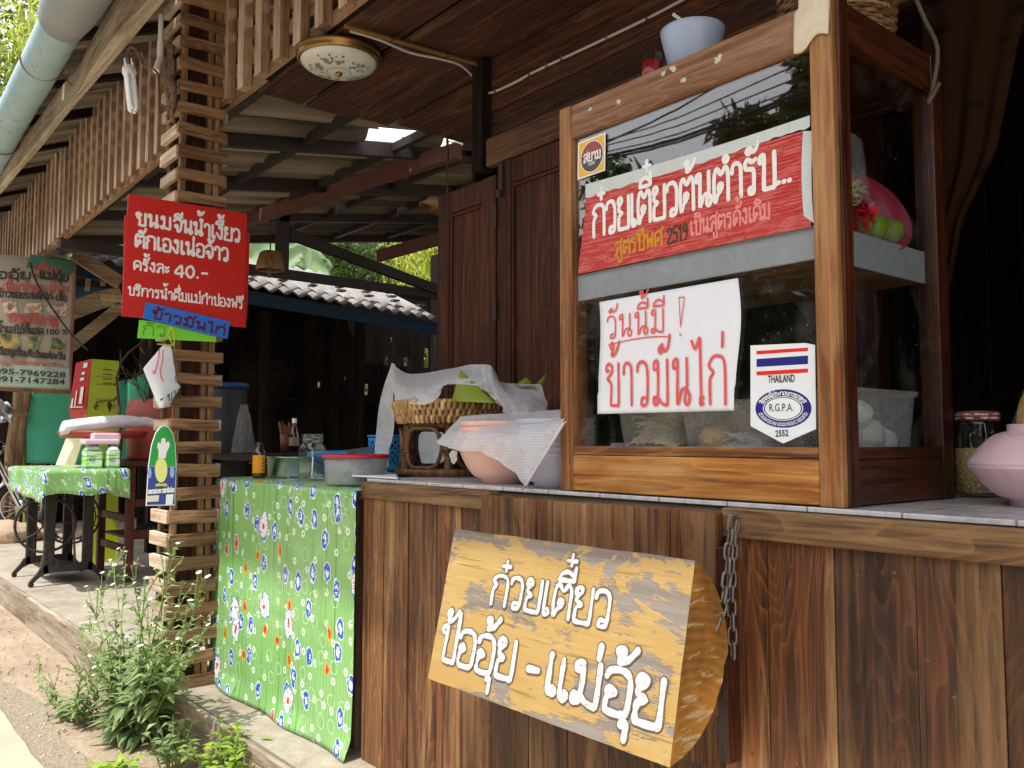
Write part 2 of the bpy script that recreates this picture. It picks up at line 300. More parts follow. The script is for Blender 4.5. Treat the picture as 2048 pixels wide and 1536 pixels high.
# ---------------------------------------------------------------- hand lettering: Thai letters as brush strokes (x right, baseline 0, letter height 1)
def S(t): return [tuple(float(q) for q in p.split(',')) for p in t.split()]
G={
'ก':(.6,['.03,0 .03,.5 .16,.66 .0,.8 .14,.97 .32,1 .5,.95 .58,.75 .58,0']),
'ข':(.54,['.1,.84 .0,.82 .0,.96 .14,1 .26,.9 .2,.76 .04,.64 .2,.5 .18,.04 .24,0 .48,0 .54,.06 .54,1']),
'ซ':(.58,['.1,.8 .0,.78 .0,.94 .1,1 .17,.86 .24,.98 .22,.78 .1,.64 .15,.5 .15,.03 .45,0 .5,.08 .5,.6 .4,.72 .62,.98']),
'ช':(.58,['.12,.8 .02,.74 .0,.9 .1,1 .2,.92 .18,.78 .08,.66 .14,.5 .14,.03 .45,0 .5,.08 .5,.6 .4,.72 .62,.98']),
'ค':(.6,['.27,.5 .2,.38 .32,.36 .34,.5 .24,.52 .1,.25 .03,0 .0,.5 .06,.88 .3,1 .52,.9 .58,.6 .58,0']),
'ด':(.6,['.3,.42 .2,.34 .2,.52 .33,.5 .3,.36 .14,.2 .05,0 .0,.45 .06,.88 .3,1 .52,.9 .58,.6 .58,0']),
'ต':(.6,['.3,.42 .2,.34 .2,.52 .33,.5 .3,.36 .14,.2 .05,0 .0,.45 .03,.85 .14,1 .3,.8 .46,1 .57,.85 .58,.6 .58,0']),
'ศ':(.64,['.27,.5 .2,.38 .32,.36 .34,.5 .24,.52 .1,.25 .03,0 .0,.5 .06,.88 .3,1 .52,.9 .58,.6 .58,0','.44,.92 .6,1.02 .7,1.2']),
'ง':(.44,['.26,.8 .16,.86 .2,1 .34,.98 .38,.84 .36,.1 .28,.0 .18,.1 .0,.42']),
'จ':(.52,['.2,.36 .08,.34 .1,.5 .24,.48 .24,.1 .3,.0 .42,.1 .5,.4 .5,.75 .42,.95 .24,1 .06,.94 .0,.8']),
'น':(.62,['.1,.8 .0,.8 .0,.95 .12,1 .16,.86 .14,.0 .3,.3 .48,.34 .62,.18 .55,.0 .44,.04 .44,.2 .52,.4 .52,1']),
'ณ':(.8,['.1,.8 .0,.8 .0,.95 .12,1 .16,.86 .14,.0 .26,.0 .26,.8 .4,1 .5,.9 .5,.0 .62,.2 .74,.2 .8,.05 .7,.0 .66,.2 .7,1']),
'บ':(.54,['.12,.8 .0,.8 .0,.95 .12,1 .16,.86 .14,.05 .2,0 .48,0 .54,.06 .54,1']),
'ป':(.54,['.12,.8 .0,.8 .0,.95 .12,1 .16,.86 .14,.05 .2,0 .48,0 .54,.06 .54,1.42']),
'ผ':(.6,['.2,.8 .22,.95 .1,1 .06,.85 .06,.04 .12,.0 .3,.42 .48,.0 .56,.06 .56,1']),
'ฝ':(.6,['.2,.8 .22,.95 .1,1 .06,.85 .06,.04 .12,.0 .3,.42 .48,.0 .56,.06 .56,1.42']),
'พ':(.66,['.1,.8 .0,.8 .0,.95 .12,1 .15,.85 .16,.0 .36,.72 .54,.0 .62,1']),
'ฟ':(.66,['.1,.8 .0,.8 .0,.95 .12,1 .15,.85 .16,.0 .36,.72 .54,.0 .62,1.42']),
'ม':(.6,['.12,.8 .02,.8 .02,.95 .14,1 .18,.86 .16,.2 .02,.18 .0,.04 .12,.0 .2,.14 .3,.05 .48,.0 .56,.08 .56,1']),
'ย':(.54,['.14,.82 .02,.82 .04,.98 .16,1 .2,.88 .06,.72 .06,.6 .22,.5 .06,.4 .04,.06 .1,0 .46,0 .54,.06 .54,1']),
'ร':(.46,['.28,.14 .18,.14 .18,.0 .32,.0 .34,.16 .34,.62 .2,.7 .04,.74 .02,.9 .12,1 .28,.9 .42,.96']),
'ล':(.58,['.18,.12 .06,.16 .02,.02 .14,.0 .18,.14 .16,.42 .3,.58 .54,.46','.02,.82 .14,.98 .36,1 .52,.9 .56,.65 .56,0']),
'ส':(.62,['.18,.12 .06,.16 .02,.02 .14,.0 .18,.14 .16,.42 .3,.58 .54,.46','.02,.82 .14,.98 .36,1 .52,.9 .56,.65 .56,0','.42,.94 .56,1.02 .66,1.2']),
'ว':(.48,['.32,.16 .2,.16 .18,.0 .34,.0 .42,.12 .44,.7 .36,.94 .2,1 .04,.94 .0,.78']),
'ห':(.62,['.1,.8 .0,.8 .0,.95 .12,1 .16,.86 .14,.0 .16,.3 .36,.66 .44,.8 .56,.86 .58,.7 .46,.68 .46,.5 .54,.3 .54,0']),
'อ':(.54,['.22,.46 .12,.56 .04,.48 .14,.4 .2,.5 .06,.34 .04,.08 .12,.0 .42,.0 .52,.1 .54,.72 .44,.95 .24,1 .06,.94 .0,.8']),
'ะ':(.34,['.04,.72 .04,.58 .16,.58 .3,.76','.04,.3 .04,.14 .16,.14 .3,.32']),
'า':(.4,['.02,.74 .04,.92 .16,1 .3,.94 .36,.78 .36,0']),
'เ':(.24,['.06,1 .06,.12 .14,.0 .24,.06 .18,.18']),
'แ':(.58,['.06,1 .06,.12 .14,.0 .24,.06 .18,.18','.38,1 .38,.12 .46,.0 .56,.06 .5,.18']),
'โ':(.3,['.26,.16 .16,.16 .16,.0 .28,.02 .24,.16 .2,1.2 .06,1.22 .0,1.38 .14,1.42 .34,1.42']),
'ไ':(.3,['.3,.14 .2,.16 .18,.0 .3,.02 .22,.14 .2,1.1 .18,1.42 .02,1.18 -.12,1.36']),
'ใ':(.3,['.3,.14 .2,.16 .18,.0 .3,.02 .22,.14 .2,1.1 .24,1.36 .08,1.44 .0,1.3 .1,1.24 .12,1.34']),
'-':(.4,['.04,.45 .36,.45']),'.':(.2,['.08,.02 .1,.04']),'!':(.24,['.12,1.1 .1,.3','.1,.02 .1,.06']),'/':(.4,['.02,-.1 .36,1.15']),':':(.2,['.1,.2 .1,.24','.1,.7 .1,.74']),
' ':(.3,[]),'•':(.5,['.25,.5 .3,.5']),
'0':(.5,['.25,1 .05,.8 .02,.4 .2,0 .42,.15 .48,.6 .36,.95 .25,1']),'1':(.3,['.04,.75 .2,1 .2,0']),'2':(.48,['.02,.75 .2,1 .42,.85 .4,.6 .02,.02 .48,.02']),
'4':(.56,['.4,0 .4,1 .0,.32 .54,.32']),'5':(.46,['.44,1 .08,1 .06,.6 .3,.62 .44,.4 .36,.08 .1,0 .0,.12']),'9':(.46,['.4,.7 .2,.5 .04,.7 .16,.98 .38,.9 .42,.6 .38,.2 .2,0']),
}
UP={'ิ':['-.5,.02 -.44,.2 -.24,.28 -.06,.18 .0,.02 -.5,.02'],'ี':['-.5,.02 -.44,.2 -.24,.28 -.06,.18 .0,.02 -.5,.02','.0,.02 .02,.42'],
'ึ':['-.5,.02 -.44,.2 -.24,.28 -.06,.18 .0,.02 -.5,.02','-.02,.3 .06,.36 .08,.24 .0,.24'],'ื':['-.5,.02 -.44,.2 -.24,.28 -.06,.18 .0,.02 -.5,.02','-.1,.14 -.1,.4','.03,.05 .04,.42'],
'ั':['-.3,.18 -.38,.1 -.3,.02 -.22,.12 -.26,.24 -.14,.06 .0,.14 .08,.4'],'็':['-.4,.05 -.3,.22 -.1,.05 .0,.2 -.06,.36 -.4,.32']}
TONE={'่':['-.08,.02 -.06,.32'],'้':['-.3,.2 -.34,.3 -.24,.34 -.2,.22 -.28,.04 -.1,.1 .08,.36'],'๋':['-.3,.18 .02,.18','-.14,.02 -.14,.36'],'์':['-.2,.05 -.1,.12 -.2,.2 -.26,.1 -.1,.3 .02,.34']}
DN={'ุ':['-.1,-.18 .0,-.14 .0,-.5'],'ู':['-.3,-.16 -.24,-.46 -.02,-.46 .0,-.16']}
def thai(t,gap=.16):
    x=0; out=[]; last=0; lv=0; tall=False
    for ch in t:
        if ch in G:
            wd,ss=G[ch]
            for q in ss: out.append([(a+x,b) for a,b in S(q)])
            x+=wd; last=x; lv=0; tall=ch in 'ปฝฟ'; x+=gap
        elif ch=='ำ':
            yy=1.12
            out.append([(last-.1+.09*math.cos(k),yy+.1+.09*math.sin(k)) for k in [0,1.3,2.6,3.9,5.2,6.3]])
            wd,ss=G['า']
            for q in ss: out.append([(a+x,b) for a,b in S(q)])
            x+=wd; x+=gap; lv=max(lv,1)
        elif ch in UP:
            for q in UP[ch]: out.append([(a+last-(.14 if tall else 0),b+1.14) for a,b in S(q)])
            lv=1
        elif ch in TONE:
            yy=1.16+(.42 if lv else 0)
            for q in TONE[ch]: out.append([(a+last-(.14 if tall else .02),b+yy) for a,b in S(q)])
        elif ch in DN:
            for q in DN[ch]: out.append([(a+last,b) for a,b in S(q)])
        
    return out,x-gap
def tone_first(t):
    # a tone mark before sara am sits above its ring
    out=''; i=0
    while i<len(t):
        if t[i] in TONE and i+1<len(t) and t[i+1]=='ำ': out+='\u0000'; i+=1; out+='ำ'+'\u0001'+t[i-1]; i+=1; continue
        out+=t[i]; i+=1
    return out.replace('\u0000','').replace('\u0001','')
def ribbon(mb,P,fn,wd,k,raise_=.0006,mi=0,press=0):
    """P: 2-D brush path in plane metres; fn(x,y,h) -> 3-D"""
    Q=[V(p[0],p[1]) for p in P]
    Q=catmull([(p.x,p.y,0) for p in Q],4) if len(Q)>2 else [V(p.x,p.y,0) for p in Q]
    n=len(Q); vs=[];fs=[];h0=.0005+(k%9)*.00005
    seg=[]
    for i,p in enumerate(Q):
        d=Q[min(i+1,n-1)]-Q[max(i-1,0)]; d=d.normalized() if d.length>1e-9 else V(1,0,0)
        nn=V(-d.y,d.x,0); r=wd/2*(1+press*noise.noise(V(p.x*90,p.y*90,k)))
        seg.append((p,nn,d,r))
    p,nn,d,r=seg[0]; caps=[]
    rows=[(p-d*r*.9,nn,r*.35),(p-d*r*.55,nn,r*.8)]+[(q,m_,r_) for q,m_,_,r_ in seg]
    p,nn,d,r=seg[-1]; rows+=[(p+d*r*.55,nn,r*.8),(p+d*r*.9,nn,r*.35)]
    for q,m_,r_ in rows:
        a=q+m_*r_; b=q-m_*r_
        vs+=[fn(a.x,a.y,h0),fn(q.x,q.y,h0+raise_),fn(b.x,b.y,h0)]
    for i in range(len(rows)-1):
        o=i*3; fs+=[(o,o+1,o+4,o+3),(o+1,o+2,o+5,o+4)]
    mb.add(vs,[f[::-1] for f in fs],mi,True)
def write(mb,text,O,E,h,wd,Nn,up=None,gap=.16,wob=.0,mi=0,raise_=.0006,press=.12,h2=None,slant=0,off=0,k0=0):
    """letter `text` between O and E on the plane with normal Nn"""
    O,E=V(*O),V(*E); U=(E-O); ln=U.length; U.normalize(); Nn=V(*Nn).normalized()
    Vv=Nn.cross(U) if up is None else V(*up); Vv.normalize()
    ss,wt=thai(tone_first(text),gap); kx=ln/wt; rr=random.Random(len(text)*7+3)
    for k,s in enumerate(ss):
        dy=rr.uniform(-wob,wob)*h
        def hh(x): return h if h2 is None else h+(h2-h)*x/wt
        P=[(x*kx+slant*y*h,y*hh(x)+dy) for x,y in s]
        ribbon(mb,P,lambda x,y,z: O+U*x+Vv*y+Nn*(z+off),wd,k+k0,raise_,mi,press)
    return ss
def strokes(mb,pts,P,Nn,wd,mi=0,k=0,raise_=.0006,off=0,press=.1):
    """brush strokes given as 3-D points on a plane"""
    Nn=V(*Nn).normalized(); 
    Q=catmull(pts,4) if len(pts)>2 else [V(*p) for p in pts]
    U=(Q[-1]-Q[0]).normalized() if (Q[-1]-Q[0]).length>1e-6 else V(1,0,0)
    U=(U-Nn*U.dot(Nn)).normalized(); Vv=Nn.cross(U); O=Q[0]
    ribbon(mb,[((q-O).dot(U),(q-O).dot(Vv)) for q in Q],lambda x,y,z:O+U*x+Vv*y+Nn*(z+off),wd,k,raise_,mi,press)
def latin(mb,text,fn,w_,h_,mi=0,bold=0,serif=False,spacing=1.0,th=.0006):
    """built-in font text as a mesh, fitted to w_ x h_ (metres) and mapped by fn(x,y,z)"""
    cu_=bpy.data.curves.new('lettering','FONT'); cu_.body=text; cu_.size=1; cu_.offset=bold; cu_.space_character=spacing; cu_.fill_mode='FRONT'; cu_.resolution_u=3
    o=bpy.data.objects.new('lettering',cu_); C.objects.link(o); dg=bpy.context.evaluated_depsgraph_get(); dg.update()
    me=bpy.data.meshes.new_from_object(o.evaluated_get(dg)); vs=[v.co.copy() for v in me.vertices]; fs=[tuple(p.vertices) for p in me.polygons]
    bpy.data.objects.remove(o); bpy.data.curves.remove(cu_); bpy.data.meshes.remove(me)
    if not vs: return
    x0=min(v.x for v in vs);x1=max(v.x for v in vs);y0=min(v.y for v in vs);y1=max(v.y for v in vs)
    sx=w_/max(x1-x0,1e-6); sy=h_/max(y1-y0,1e-6)
    mb.add([fn((v.x-x0)*sx,(v.y-y0)*sy,th) for v in vs],fs,mi)
def pl(O,U,Vv,Nn,off=0):
    O,U,Vv,Nn=V(*O),V(*U).normalized(),V(*Vv).normalized(),V(*Nn).normalized()
    return lambda x,y,z: O+U*x+Vv*y+Nn*(z+off)
# ---------------------------------------------------------------- leaves
def leaf(mb,p,d,up,ln,wd,bend=.2,mi=0):
    p,d,up=V(*p),V(*d).normalized(),V(*up); s=d.cross(up); s=s.normalized() if s.length>1e-5 else V(1,0,0); n_=s.cross(d)
    a=p; b=p+d*ln*.45+n_*ln*bend*.35; c=p+d*ln+n_*(-ln*bend*.3)
    mb.add([a,b+s*wd/2-n_*wd*.1,b+n_*wd*.06,b-s*wd/2-n_*wd*.1,c],[(0,1,2),(0,2,3),(1,4,2),(2,4,3)],mi,True)
def rdir(r,zmin=-1): 
    while True:
        d=V(r.uniform(-1,1),r.uniform(-1,1),r.uniform(-1,1))
        if .05<d.length<1 and d.z>=zmin: return d.normalized()
def crown(mb,c,rad,n,ln,wd,r,droop=.3,clumps=10,spread=.42):
    c,rad=V(*c),V(*rad)
    cl=[]
    for i in range(clumps):
        d=rdir(r,-.7)*r.uniform(.35,.95); cl.append(c+V(d.x*rad.x,d.y*rad.y,d.z*rad.z))
    for i in range(n):
        k=cl[r.randrange(clumps)]; d=rdir(r)*(r.random()**.5)*spread
        p=k+V(d.x*rad.x,d.y*rad.y,d.z*rad.z); q=rdir(r); q.z-=droop; leaf(mb,p,q,rdir(r),ln*r.uniform(.6,1.3),wd*r.uniform(.7,1.2))
# ================================================================ SETTING
def gz(x,y):
    z=-.2
    if y>-.32: z=-.2+.08*min(1,(y+.32)/.1)*0
    if x<-10.9: z+= .26*min(1,(-10.9-x)/.6)
    if y<-6: z+=.02*(-6-y)**.5
    if x<-6 and -5<y<.5: z+=0
    z+=.012*noise.noise(V(x*1.1,y*1.1,3))+ .02*noise.noise(V(x*.4,y*.4,9))
    return z
def axis_(lo,hi,near,a,b):
    L_=[lo]; 
    q=[lo,lo*.5,lo*.25,a]; 
    while q[-1]<b: q.append(q[-1]+near)
    q+= [hi*.25 if hi*.25>b+1 else b+1,hi*.5 if hi*.5>b+2 else b+4,hi]; return q
gm=N('dusty earth and gravel')
v=gm.obj(); n1=gm.noise(v,1.3,6,.4,.65); n2=gm.noise(v,28,6,.2,.7); n3=gm.noise(v,140,2,0)
cc=gm.ramp(gm.math('ADD',gm.math('MULTIPLY',n1,.6),gm.math('MULTIPLY',n2,.4)),[(.35,L('85725c')),(.5,L('a5927a')),(.65,L('b8a891'))])
cc=gm.mix(gm.ramp(n3,[(.6,BLK),(.68,(.7,.7,.7,1))]),cc,L('7b6f60')); gm.col(cc); gm.rough(.95); gm.bump(gm.math('ADD',n2,gm.math('MULTIPLY',n3,.5)),.6,.02)
mb=MB(); xs=axis_(-90,60,.35,-17,3); ys=axis_(-70,90,.3,-5,2)
vs_=[(x,y,gz(x,y)) for y in ys for x in xs]; nx=len(xs)
mb.add(vs_,[(j*nx+i,j*nx+i+1,(j+1)*nx+i+1,(j+1)*nx+i) for j in range(len(ys)-1) for i in range(nx-1)],0,True)
struct('ground',mb,gm.mat,org=(0,0,0))
# gravel strip and concrete road
g2=N('road edge gravel'); v=g2.obj(); n2=g2.noise(v,45,5,.2,.7); n3=g2.noise(v,170,2,0)
cc=g2.ramp(n2,[(.35,L('857967')),(.6,L('a3967f'))]); cc=g2.mix(g2.ramp(n3,[(.6,BLK),(.66,WHT)]),cc,L('cfc3b0')); g2.col(cc); g2.rough(.95); g2.bump(g2.math('ADD',n2,n3),.8,.015)
def strip(ya,yb,z,n=80,x0=-40,x1=10,amp=.06,fr=1.2,sd=0,both=False):
    mb=MB(); vs=[]
    for i in range(n*2+1):
        x=x0+(x1-x0)*i/(n*2); a=ya+amp*noise.noise(V(x*fr,sd,0))+amp*.5*noise.noise(V(x*fr*5,sd,4)); b=yb+(amp*noise.noise(V(x*fr,sd+7,0))if both else 0)
        vs+=[(x,a,gz(x,a)+z),(x,(a+b)/2,max(gz(x,(a+b)/2),gz(x,a))+z),(x,b,gz(x,b)+z)]
    fs=[]
    for i in range(n*2): o=i*3; fs+=[(o,o+3,o+4,o+1),(o+1,o+4,o+5,o+2)]
    mb.add(vs,[f[::-1] for f in fs],0,True); return mb
struct('gravel_strip',strip(-.62,-.86,.012,200,-30,8,.07,1.5,5,True),g2.mat,org=(0,0,0))
rm=N('pale concrete road'); v=rm.obj(); n1=rm.noise(v,1.7,7,.3,.7); n2=rm.noise(v,90,4,0)
rm.col(rm.ramp(rm.math('ADD',rm.math('MULTIPLY',n1,.7),rm.math('MULTIPLY',n2,.3)),[(.3,L('a4977f')),(.7,L('beb29e'))])); rm.rough(.9); rm.bump(n2,.3,.006)
mb=MB(); vs=[];n=300
for i in range(n+1):
    x=-40+52*i/n; a=-.79+.035*noise.noise(V(x*3,1,0))+.05*noise.noise(V(x*.7,2,0)); vs+=[(x,a,-.2),(x,a-.005,-.165),(x,-4.6,-.16)]
fs=[]
for i in range(n): o=i*3; fs+=[(o,o+1,o+4,o+3),(o+1,o+2,o+5,o+4)]
mb.add(vs,fs,0,False); struct('road',mb,rm.mat,org=(0,0,0))
# platform with timber kerb
pm=N('worn screed floor'); v=pm.obj(); n1=pm.noise(v,2.1,7,.4,.7); n2=pm.noise(v,60,4,0); n3=pm.noise(v,9,6,1,.75)
cc=pm.ramp(pm.math('ADD',pm.math('MULTIPLY',n1,.6),pm.math('MULTIPLY',n3,.4)),[(.34,L('7d705f')),(.5,L('9c9281')),(.66,L('b2a998'))])
sx=pm.n('SeparateXYZ'); pm.l(v,sx.inputs[0])
jl=pm.math('ABSOLUTE',pm.math('SUBTRACT',pm.math('FRACT',pm.math('DIVIDE',sx.outputs[0],1.45)),.5)); jm=pm.ramp(jl,[(.0,(.6,.6,.6,1)),(.006,BLK)])
cc=pm.mix(jm,cc,L('7b7063')); jl=pm.math('ABSOLUTE',pm.math('ADD',sx.outputs[1],-.03)); jb=pm.ramp(jl,[(.0,(.55,.55,.55,1)),(.011,BLK)]); cc=pm.mix(jb,cc,L('8f8474'))
pm.col(cc); pm.rough(.85); pm.bump(pm.math('ADD',n2,n3),.35,.006)
mb=MB(); mb.box(-11.2,3.5,-.225,6.5,-.26,0)
struct('platform',mb,pm.mat,org=(0,0,0))
km=W('silvered kerb timber','6f6050','a3937e','bdb09c',axis='X',rough=.85,wear=.5,var=.15,bands=26)
mb=MB()
for a,b in ((-11.2,-7.2),(-7.195,-3.9),(-3.895,-.6),(-.595,3.5)): mb.box(a,b,-.255,-.2255,-.21,-.003,0,.004)
struct('kerb',mb,km,bev=.006,org=(0,0,0))
# hill behind
hm=plain('wooded hill soil',L('2c3a1c'),.95,.5,.6)
mb=MB(); mb.grid(lambda u,v:(-75+80*u,6+ (22+30*v)*1.0+0, -1+16*v+2*noise.noise(V(u*6,v*4,0))),30,14); 
mb.grid(lambda u,v:(-16-26*v,-14+40*u+0, -1+15*v+2*noise.noise(V(u*6,v*4,5))),30,14)
struct('hill',mb,hm,org=(0,0,0))

# ================================================================ ROOFS, LATTICE, PILLAR
def corr(mb,P,U,Vd,nu,pitch,amp,n_,mi=0,th=0):
    """corrugated sheet: ridges run along Vd; waves step along U"""
    P,U,Vd,Nn=V(*P),V(*U),V(*Vd),V(*n_).normalized(); ln=U.length; k=max(8,int(ln/pitch*6)); 
    mb.grid(lambda u,v:P+U*u+Vd*v+Nn*(amp*math.cos(2*math.pi*u*ln/pitch)),k,nu,mi)
am=N('fibre cement roofing'); v=am.obj(); n1=am.noise(v,2.2,7,.8,.7); n2=am.noise(v,50,5,0,.7)
am.col(am.ramp(am.math('ADD',am.math('MULTIPLY',n1,.55),am.math('MULTIPLY',n2,.45)),[(.3,L('55514c')),(.5,L('7d7974')),(.65,L('9c9994'))])); am.rough(.9); am.bump(n2,.4,.006); asb=am.mat
um_=N('sooty roof underside with painted shade streaks'); v=um_.obj(); a_=um_.noise(um_.mapv(v,(11,.35,1)),1,4,.2); b_=um_.noise(v,2.2,5,.5)  # light and dark streaks paint in the shading of the corrugations
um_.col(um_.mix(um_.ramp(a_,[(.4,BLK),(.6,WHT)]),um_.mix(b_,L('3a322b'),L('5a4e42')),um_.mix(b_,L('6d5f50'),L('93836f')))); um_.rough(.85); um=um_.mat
# porch roof rising into the yard
zr=lambda x,y:3.06+.155*y
t=thing('corrugated_roof','sooty corrugated porch roof, shade streaks painted in its colour, on dark steel purlins above the yard','roof',(-6.4,0,2.98))
mb=MB(); tilt=V(0,1,.155); nn=V(0,-.155,1)
segs=[(-9.0,-7.75),(-7.68,-5.6),(-5.52,-3.0)]
x=-9.0; pit=.26
mb2=MB()
# sheets in rows along x; a pane missing leaves a bright slot
for (a,b,y0,y1) in ((-8.97,-7.785,.1,5.2),(-7.745,-7.42,.1,5.2),(-7.38,-6.3,.1,5.2),(-6.29,-5.36,.1,5.2),(-5.35,-5.01,.1,1.36),(-5.35,-5.01,1.76,2.0),(-5.35,-5.01,2.19,5.2),(-5.0,2.5,.1,5.2)):
    corr(mb,(a,y0,zr(0,y0)),(b-a,0,0),(0,y1-y0,.155*(y1-y0)),2,pit,.05,nn)
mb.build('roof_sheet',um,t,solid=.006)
for xx in (-8.85,-7.68,-6.45,-5.3,-4.15):
    m_=MB(); m_.beam((xx,.05,zr(0,.05)-.075),(xx,5.1,zr(0,5.1)-.075),.06,.1); m_.build('rafter',M['dsteel'],t)
for yy in (.25,.95,1.65,2.35,3.05,3.75,4.5):
    m_=MB(); m_.beam((-9.0,yy,zr(0,yy)-.06),(-3.6,yy,zr(0,yy)-.06),.045,.06); m_.build('purlin',M['dsteel'],t)
m_=MB(); a=V(-4.9,1.95,3.2); b=at(495,440,'X',-7.7); m_.beam(a,b,.07,.11); m_.build('brace',M['redsteel'],t)
# yard post, braces
t=thing('steel_yard_post','dark steel post carrying the porch roof edge by the kitchen hut','post',at(565,930,'X',-7.7))
a=at(565,445,'X',-7.7); m_=MB(); q_=at(565,548,'X',-7.7); m_.beam((a.x,a.y,q_.z),(a.x,a.y,zr(0,a.y)-.05),.1,.1); m_.build('post',M['dsteel'],t)
m_=MB(); m_.beam(at(578,468,'X',-7.7),at(880,582,'X',-7.7),.06,.1); m_.build('brace',M['dsteel'],t)
a=at(240,500,'X',-7.7);b=at(885,592,'X',-7.7)
m_=MB(); m_.beam(V(-7.75,at(120,486,'X',-7.75).y,at(120,486,'X',-7.75).z),at(885,592,'X',-7.75),.06,.09); m_.build('tie_beam',M['dsteel'],t)
m_=MB(); m_.beam(at(757,512,'X',-7.4),at(885,476,'X',-6.6),.06,.11)
tag(m_.build('loose_steel_beam',M['redsteel']),'red oxide steel beam slanting across the foliage by the shutter','beam')
# eave over the street: corrugated sheets from the lattice out to the gutter; deeper unseen sheets at right shape the counter shadow
t=thing('street_eave','corrugated street eave with a long weathered fascia board, and deeper unseen sheets at right that shape the counter shadow','eave',(-6,-.5,3.2))
mb=MB()
for (a,b) in ((-12.5,-10.3),(-10.25,-8.0),(-7.95,-5.7),(-5.65,-4.12),(-4.1,-3.39),(-3.4,-1.09),(-1.1,1.21),(1.2,2.6)):
    mb.grid(lambda u,v:V(a+(b-a)*u,(-.60+1.5*v if b<-4.11 else -1.16+2.06*v),(3.32 if b<-4.11 else 3.09)+(.62 if b<-4.11 else .85)*v+.02*math.cos(2*math.pi*(a+(b-a)*u)/.19)),int((b-a)/.19*6),2)  # right-hand sheets reach further out, out of view, to set the sun's shadow line
mb.build('eave_and_unseen_shadow_sheets',um,t,solid=.006)
fb=W('driftwood fascia','7b6d5c','b5a48c','cbbda6',axis='X',rough=.9,wear=.5,var=.1,bands=18)
m_=MB()
xs_=[-12.5+.3*i for i in range(51)]
vs=[]
for x in xs_:
    q=.012*noise.noise(V(x*1.3,0,0)); kk=.03*max(0,min(1,(x+5.2)/.3))*(1+.8*noise.noise(V(x*4,3,1))); z0=3.135+.012*noise.noise(V(x*.8,5,0))
    vs+=[(x,-.44+q-kk,z0),(x,-.40+q,z0),(x,-.40+q,z0+.17+kk*.5),(x,-.44+q-kk,z0+.17+kk*.5)]
n=len(xs_); fs=[]
for i in range(n-1):
    for k in range(4): fs.append((i*4+k,(i+1)*4+k,(i+1)*4+(k+1)%4,i*4+(k+1)%4))
fs+=[(0,1,2,3)]
m_.add(vs,fs); m_.build('fascia_board',fb,t,bev=.005)
for i in range(16):
    x=-11.8+.85*i; m_=MB(); m_.beam((x,-.6,3.30),(x,.7,3.83),.05,.06); m_.build('rafter',M['blackY'],t)
# gutter
t=thing('rain_gutter','grey blue pipe gutter hung with wire under the street eave','gutter',(-5,-.6,3.3))
g0=at(150,-8,'Z',3.31); g1=at(0,285,'Z',3.30); gd=(g1-g0).normalized(); gA=g0+gd*.05; gB=g0+gd*7.2
m_=MB(); mid=[gA+(gB-gA)*(i/24) for i in range(25)]; 
for p in mid: p.z+=-.012*math.sin((p.x)*2.1)
m_.tube(mid,[.105+.003*noise.noise(V(i*.9,0,0)) for i in range(25)],24); m_.build('pipe',M['galv'],t)
m_=MB(); pts=[g0+gd*q for q in (-.7,-.4,-.2,.12,.3)]; m_.tube(pts,[.145,.145,.142,.133,.115],26,cap=False); m_.build('sleeve',plain('grey pipe sleeve',L('8d9192'),.5,.12,6),t,solid=.005)
for q in (.9,2.5,3.7,5.2):
    c=g0+gd*q; a_,b_=frame(gd); m_=MB(); m_.tube([c+(a_*math.cos(k*math.pi/14)+b_*math.sin(k*math.pi/14)*-1)*.112 for k in range(15)]+[c-a_*.112+V(0,0,.12)],.005,6); m_.build('hanger',M['rust'],t)
m_=MB(); c=g0+gd*.9; m_.tube(catmull([c+V(0,.08,-.02),c+V(-.05,.2,-.1),c+V(-.1,.32,-.05)],4),.003,5); m_.build('wire',M['wireb'],t)
# lattices
def lattice(name,label,P,Q,ztop0,ztop1,zb,n,sl=.03,gap=None,rails=(),out=-.02):
    P,Q=V(*P),V(*Q); d=(Q-P); ln=d.length; d.normalize(); o=V(d.y,-d.x,0); 
    if o.y>0: o=-o
    t=thing(name,label,'lattice',(P.x,P.y,zb))
    m_=MB(); pit=ln/n
    for i in range(n):
        c=P+d*(pit*(i+.5)); zt=ztop0+(ztop1-ztop0)*i/n; j=rnd.uniform(-.0025,.0025); j2=rnd.uniform(-.003,.003)
        a=c-d*sl/2; b=c+d*sl/2; u0=o*.0; u1=o*.042
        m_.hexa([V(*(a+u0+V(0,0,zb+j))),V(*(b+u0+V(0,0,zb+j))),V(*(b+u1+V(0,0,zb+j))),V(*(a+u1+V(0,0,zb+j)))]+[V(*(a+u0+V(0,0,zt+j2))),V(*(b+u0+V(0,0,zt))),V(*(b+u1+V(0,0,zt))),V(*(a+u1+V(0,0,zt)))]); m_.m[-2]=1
    m_.build('slats',[M['lattZ'],M['bleach']],t,bev=.0015)  # second material: slat fronts with skylight put into the wood colour
    m_=MB()
    for z,h in rails: m_.beam(P+V(0,0,z)-o*.0165,Q+V(0,0,z)-o*.0165,h,.03,up=(0,1,0))
    m_.build('rails',[M['lattX']],t,bev=.002); return t
pitchr=.105
rz=[2.82+.118*i for i in range(7)]
lattice('wooden_lattice','brown lattice of open squares hanging right of the slatted pillar',(-4.36,-.03,0),(-1.2,-.03,0),3.6,3.6,2.79,16,.07,rails=[(z,.062) for z in rz])
lattice('wooden_lattice','brown lattice of close upright slats running left of the pillar',(-5.02,-.03,0),(-11.2,.085,0),3.62,3.64,2.80,35,.062,rails=[(z,.062) for z in rz])
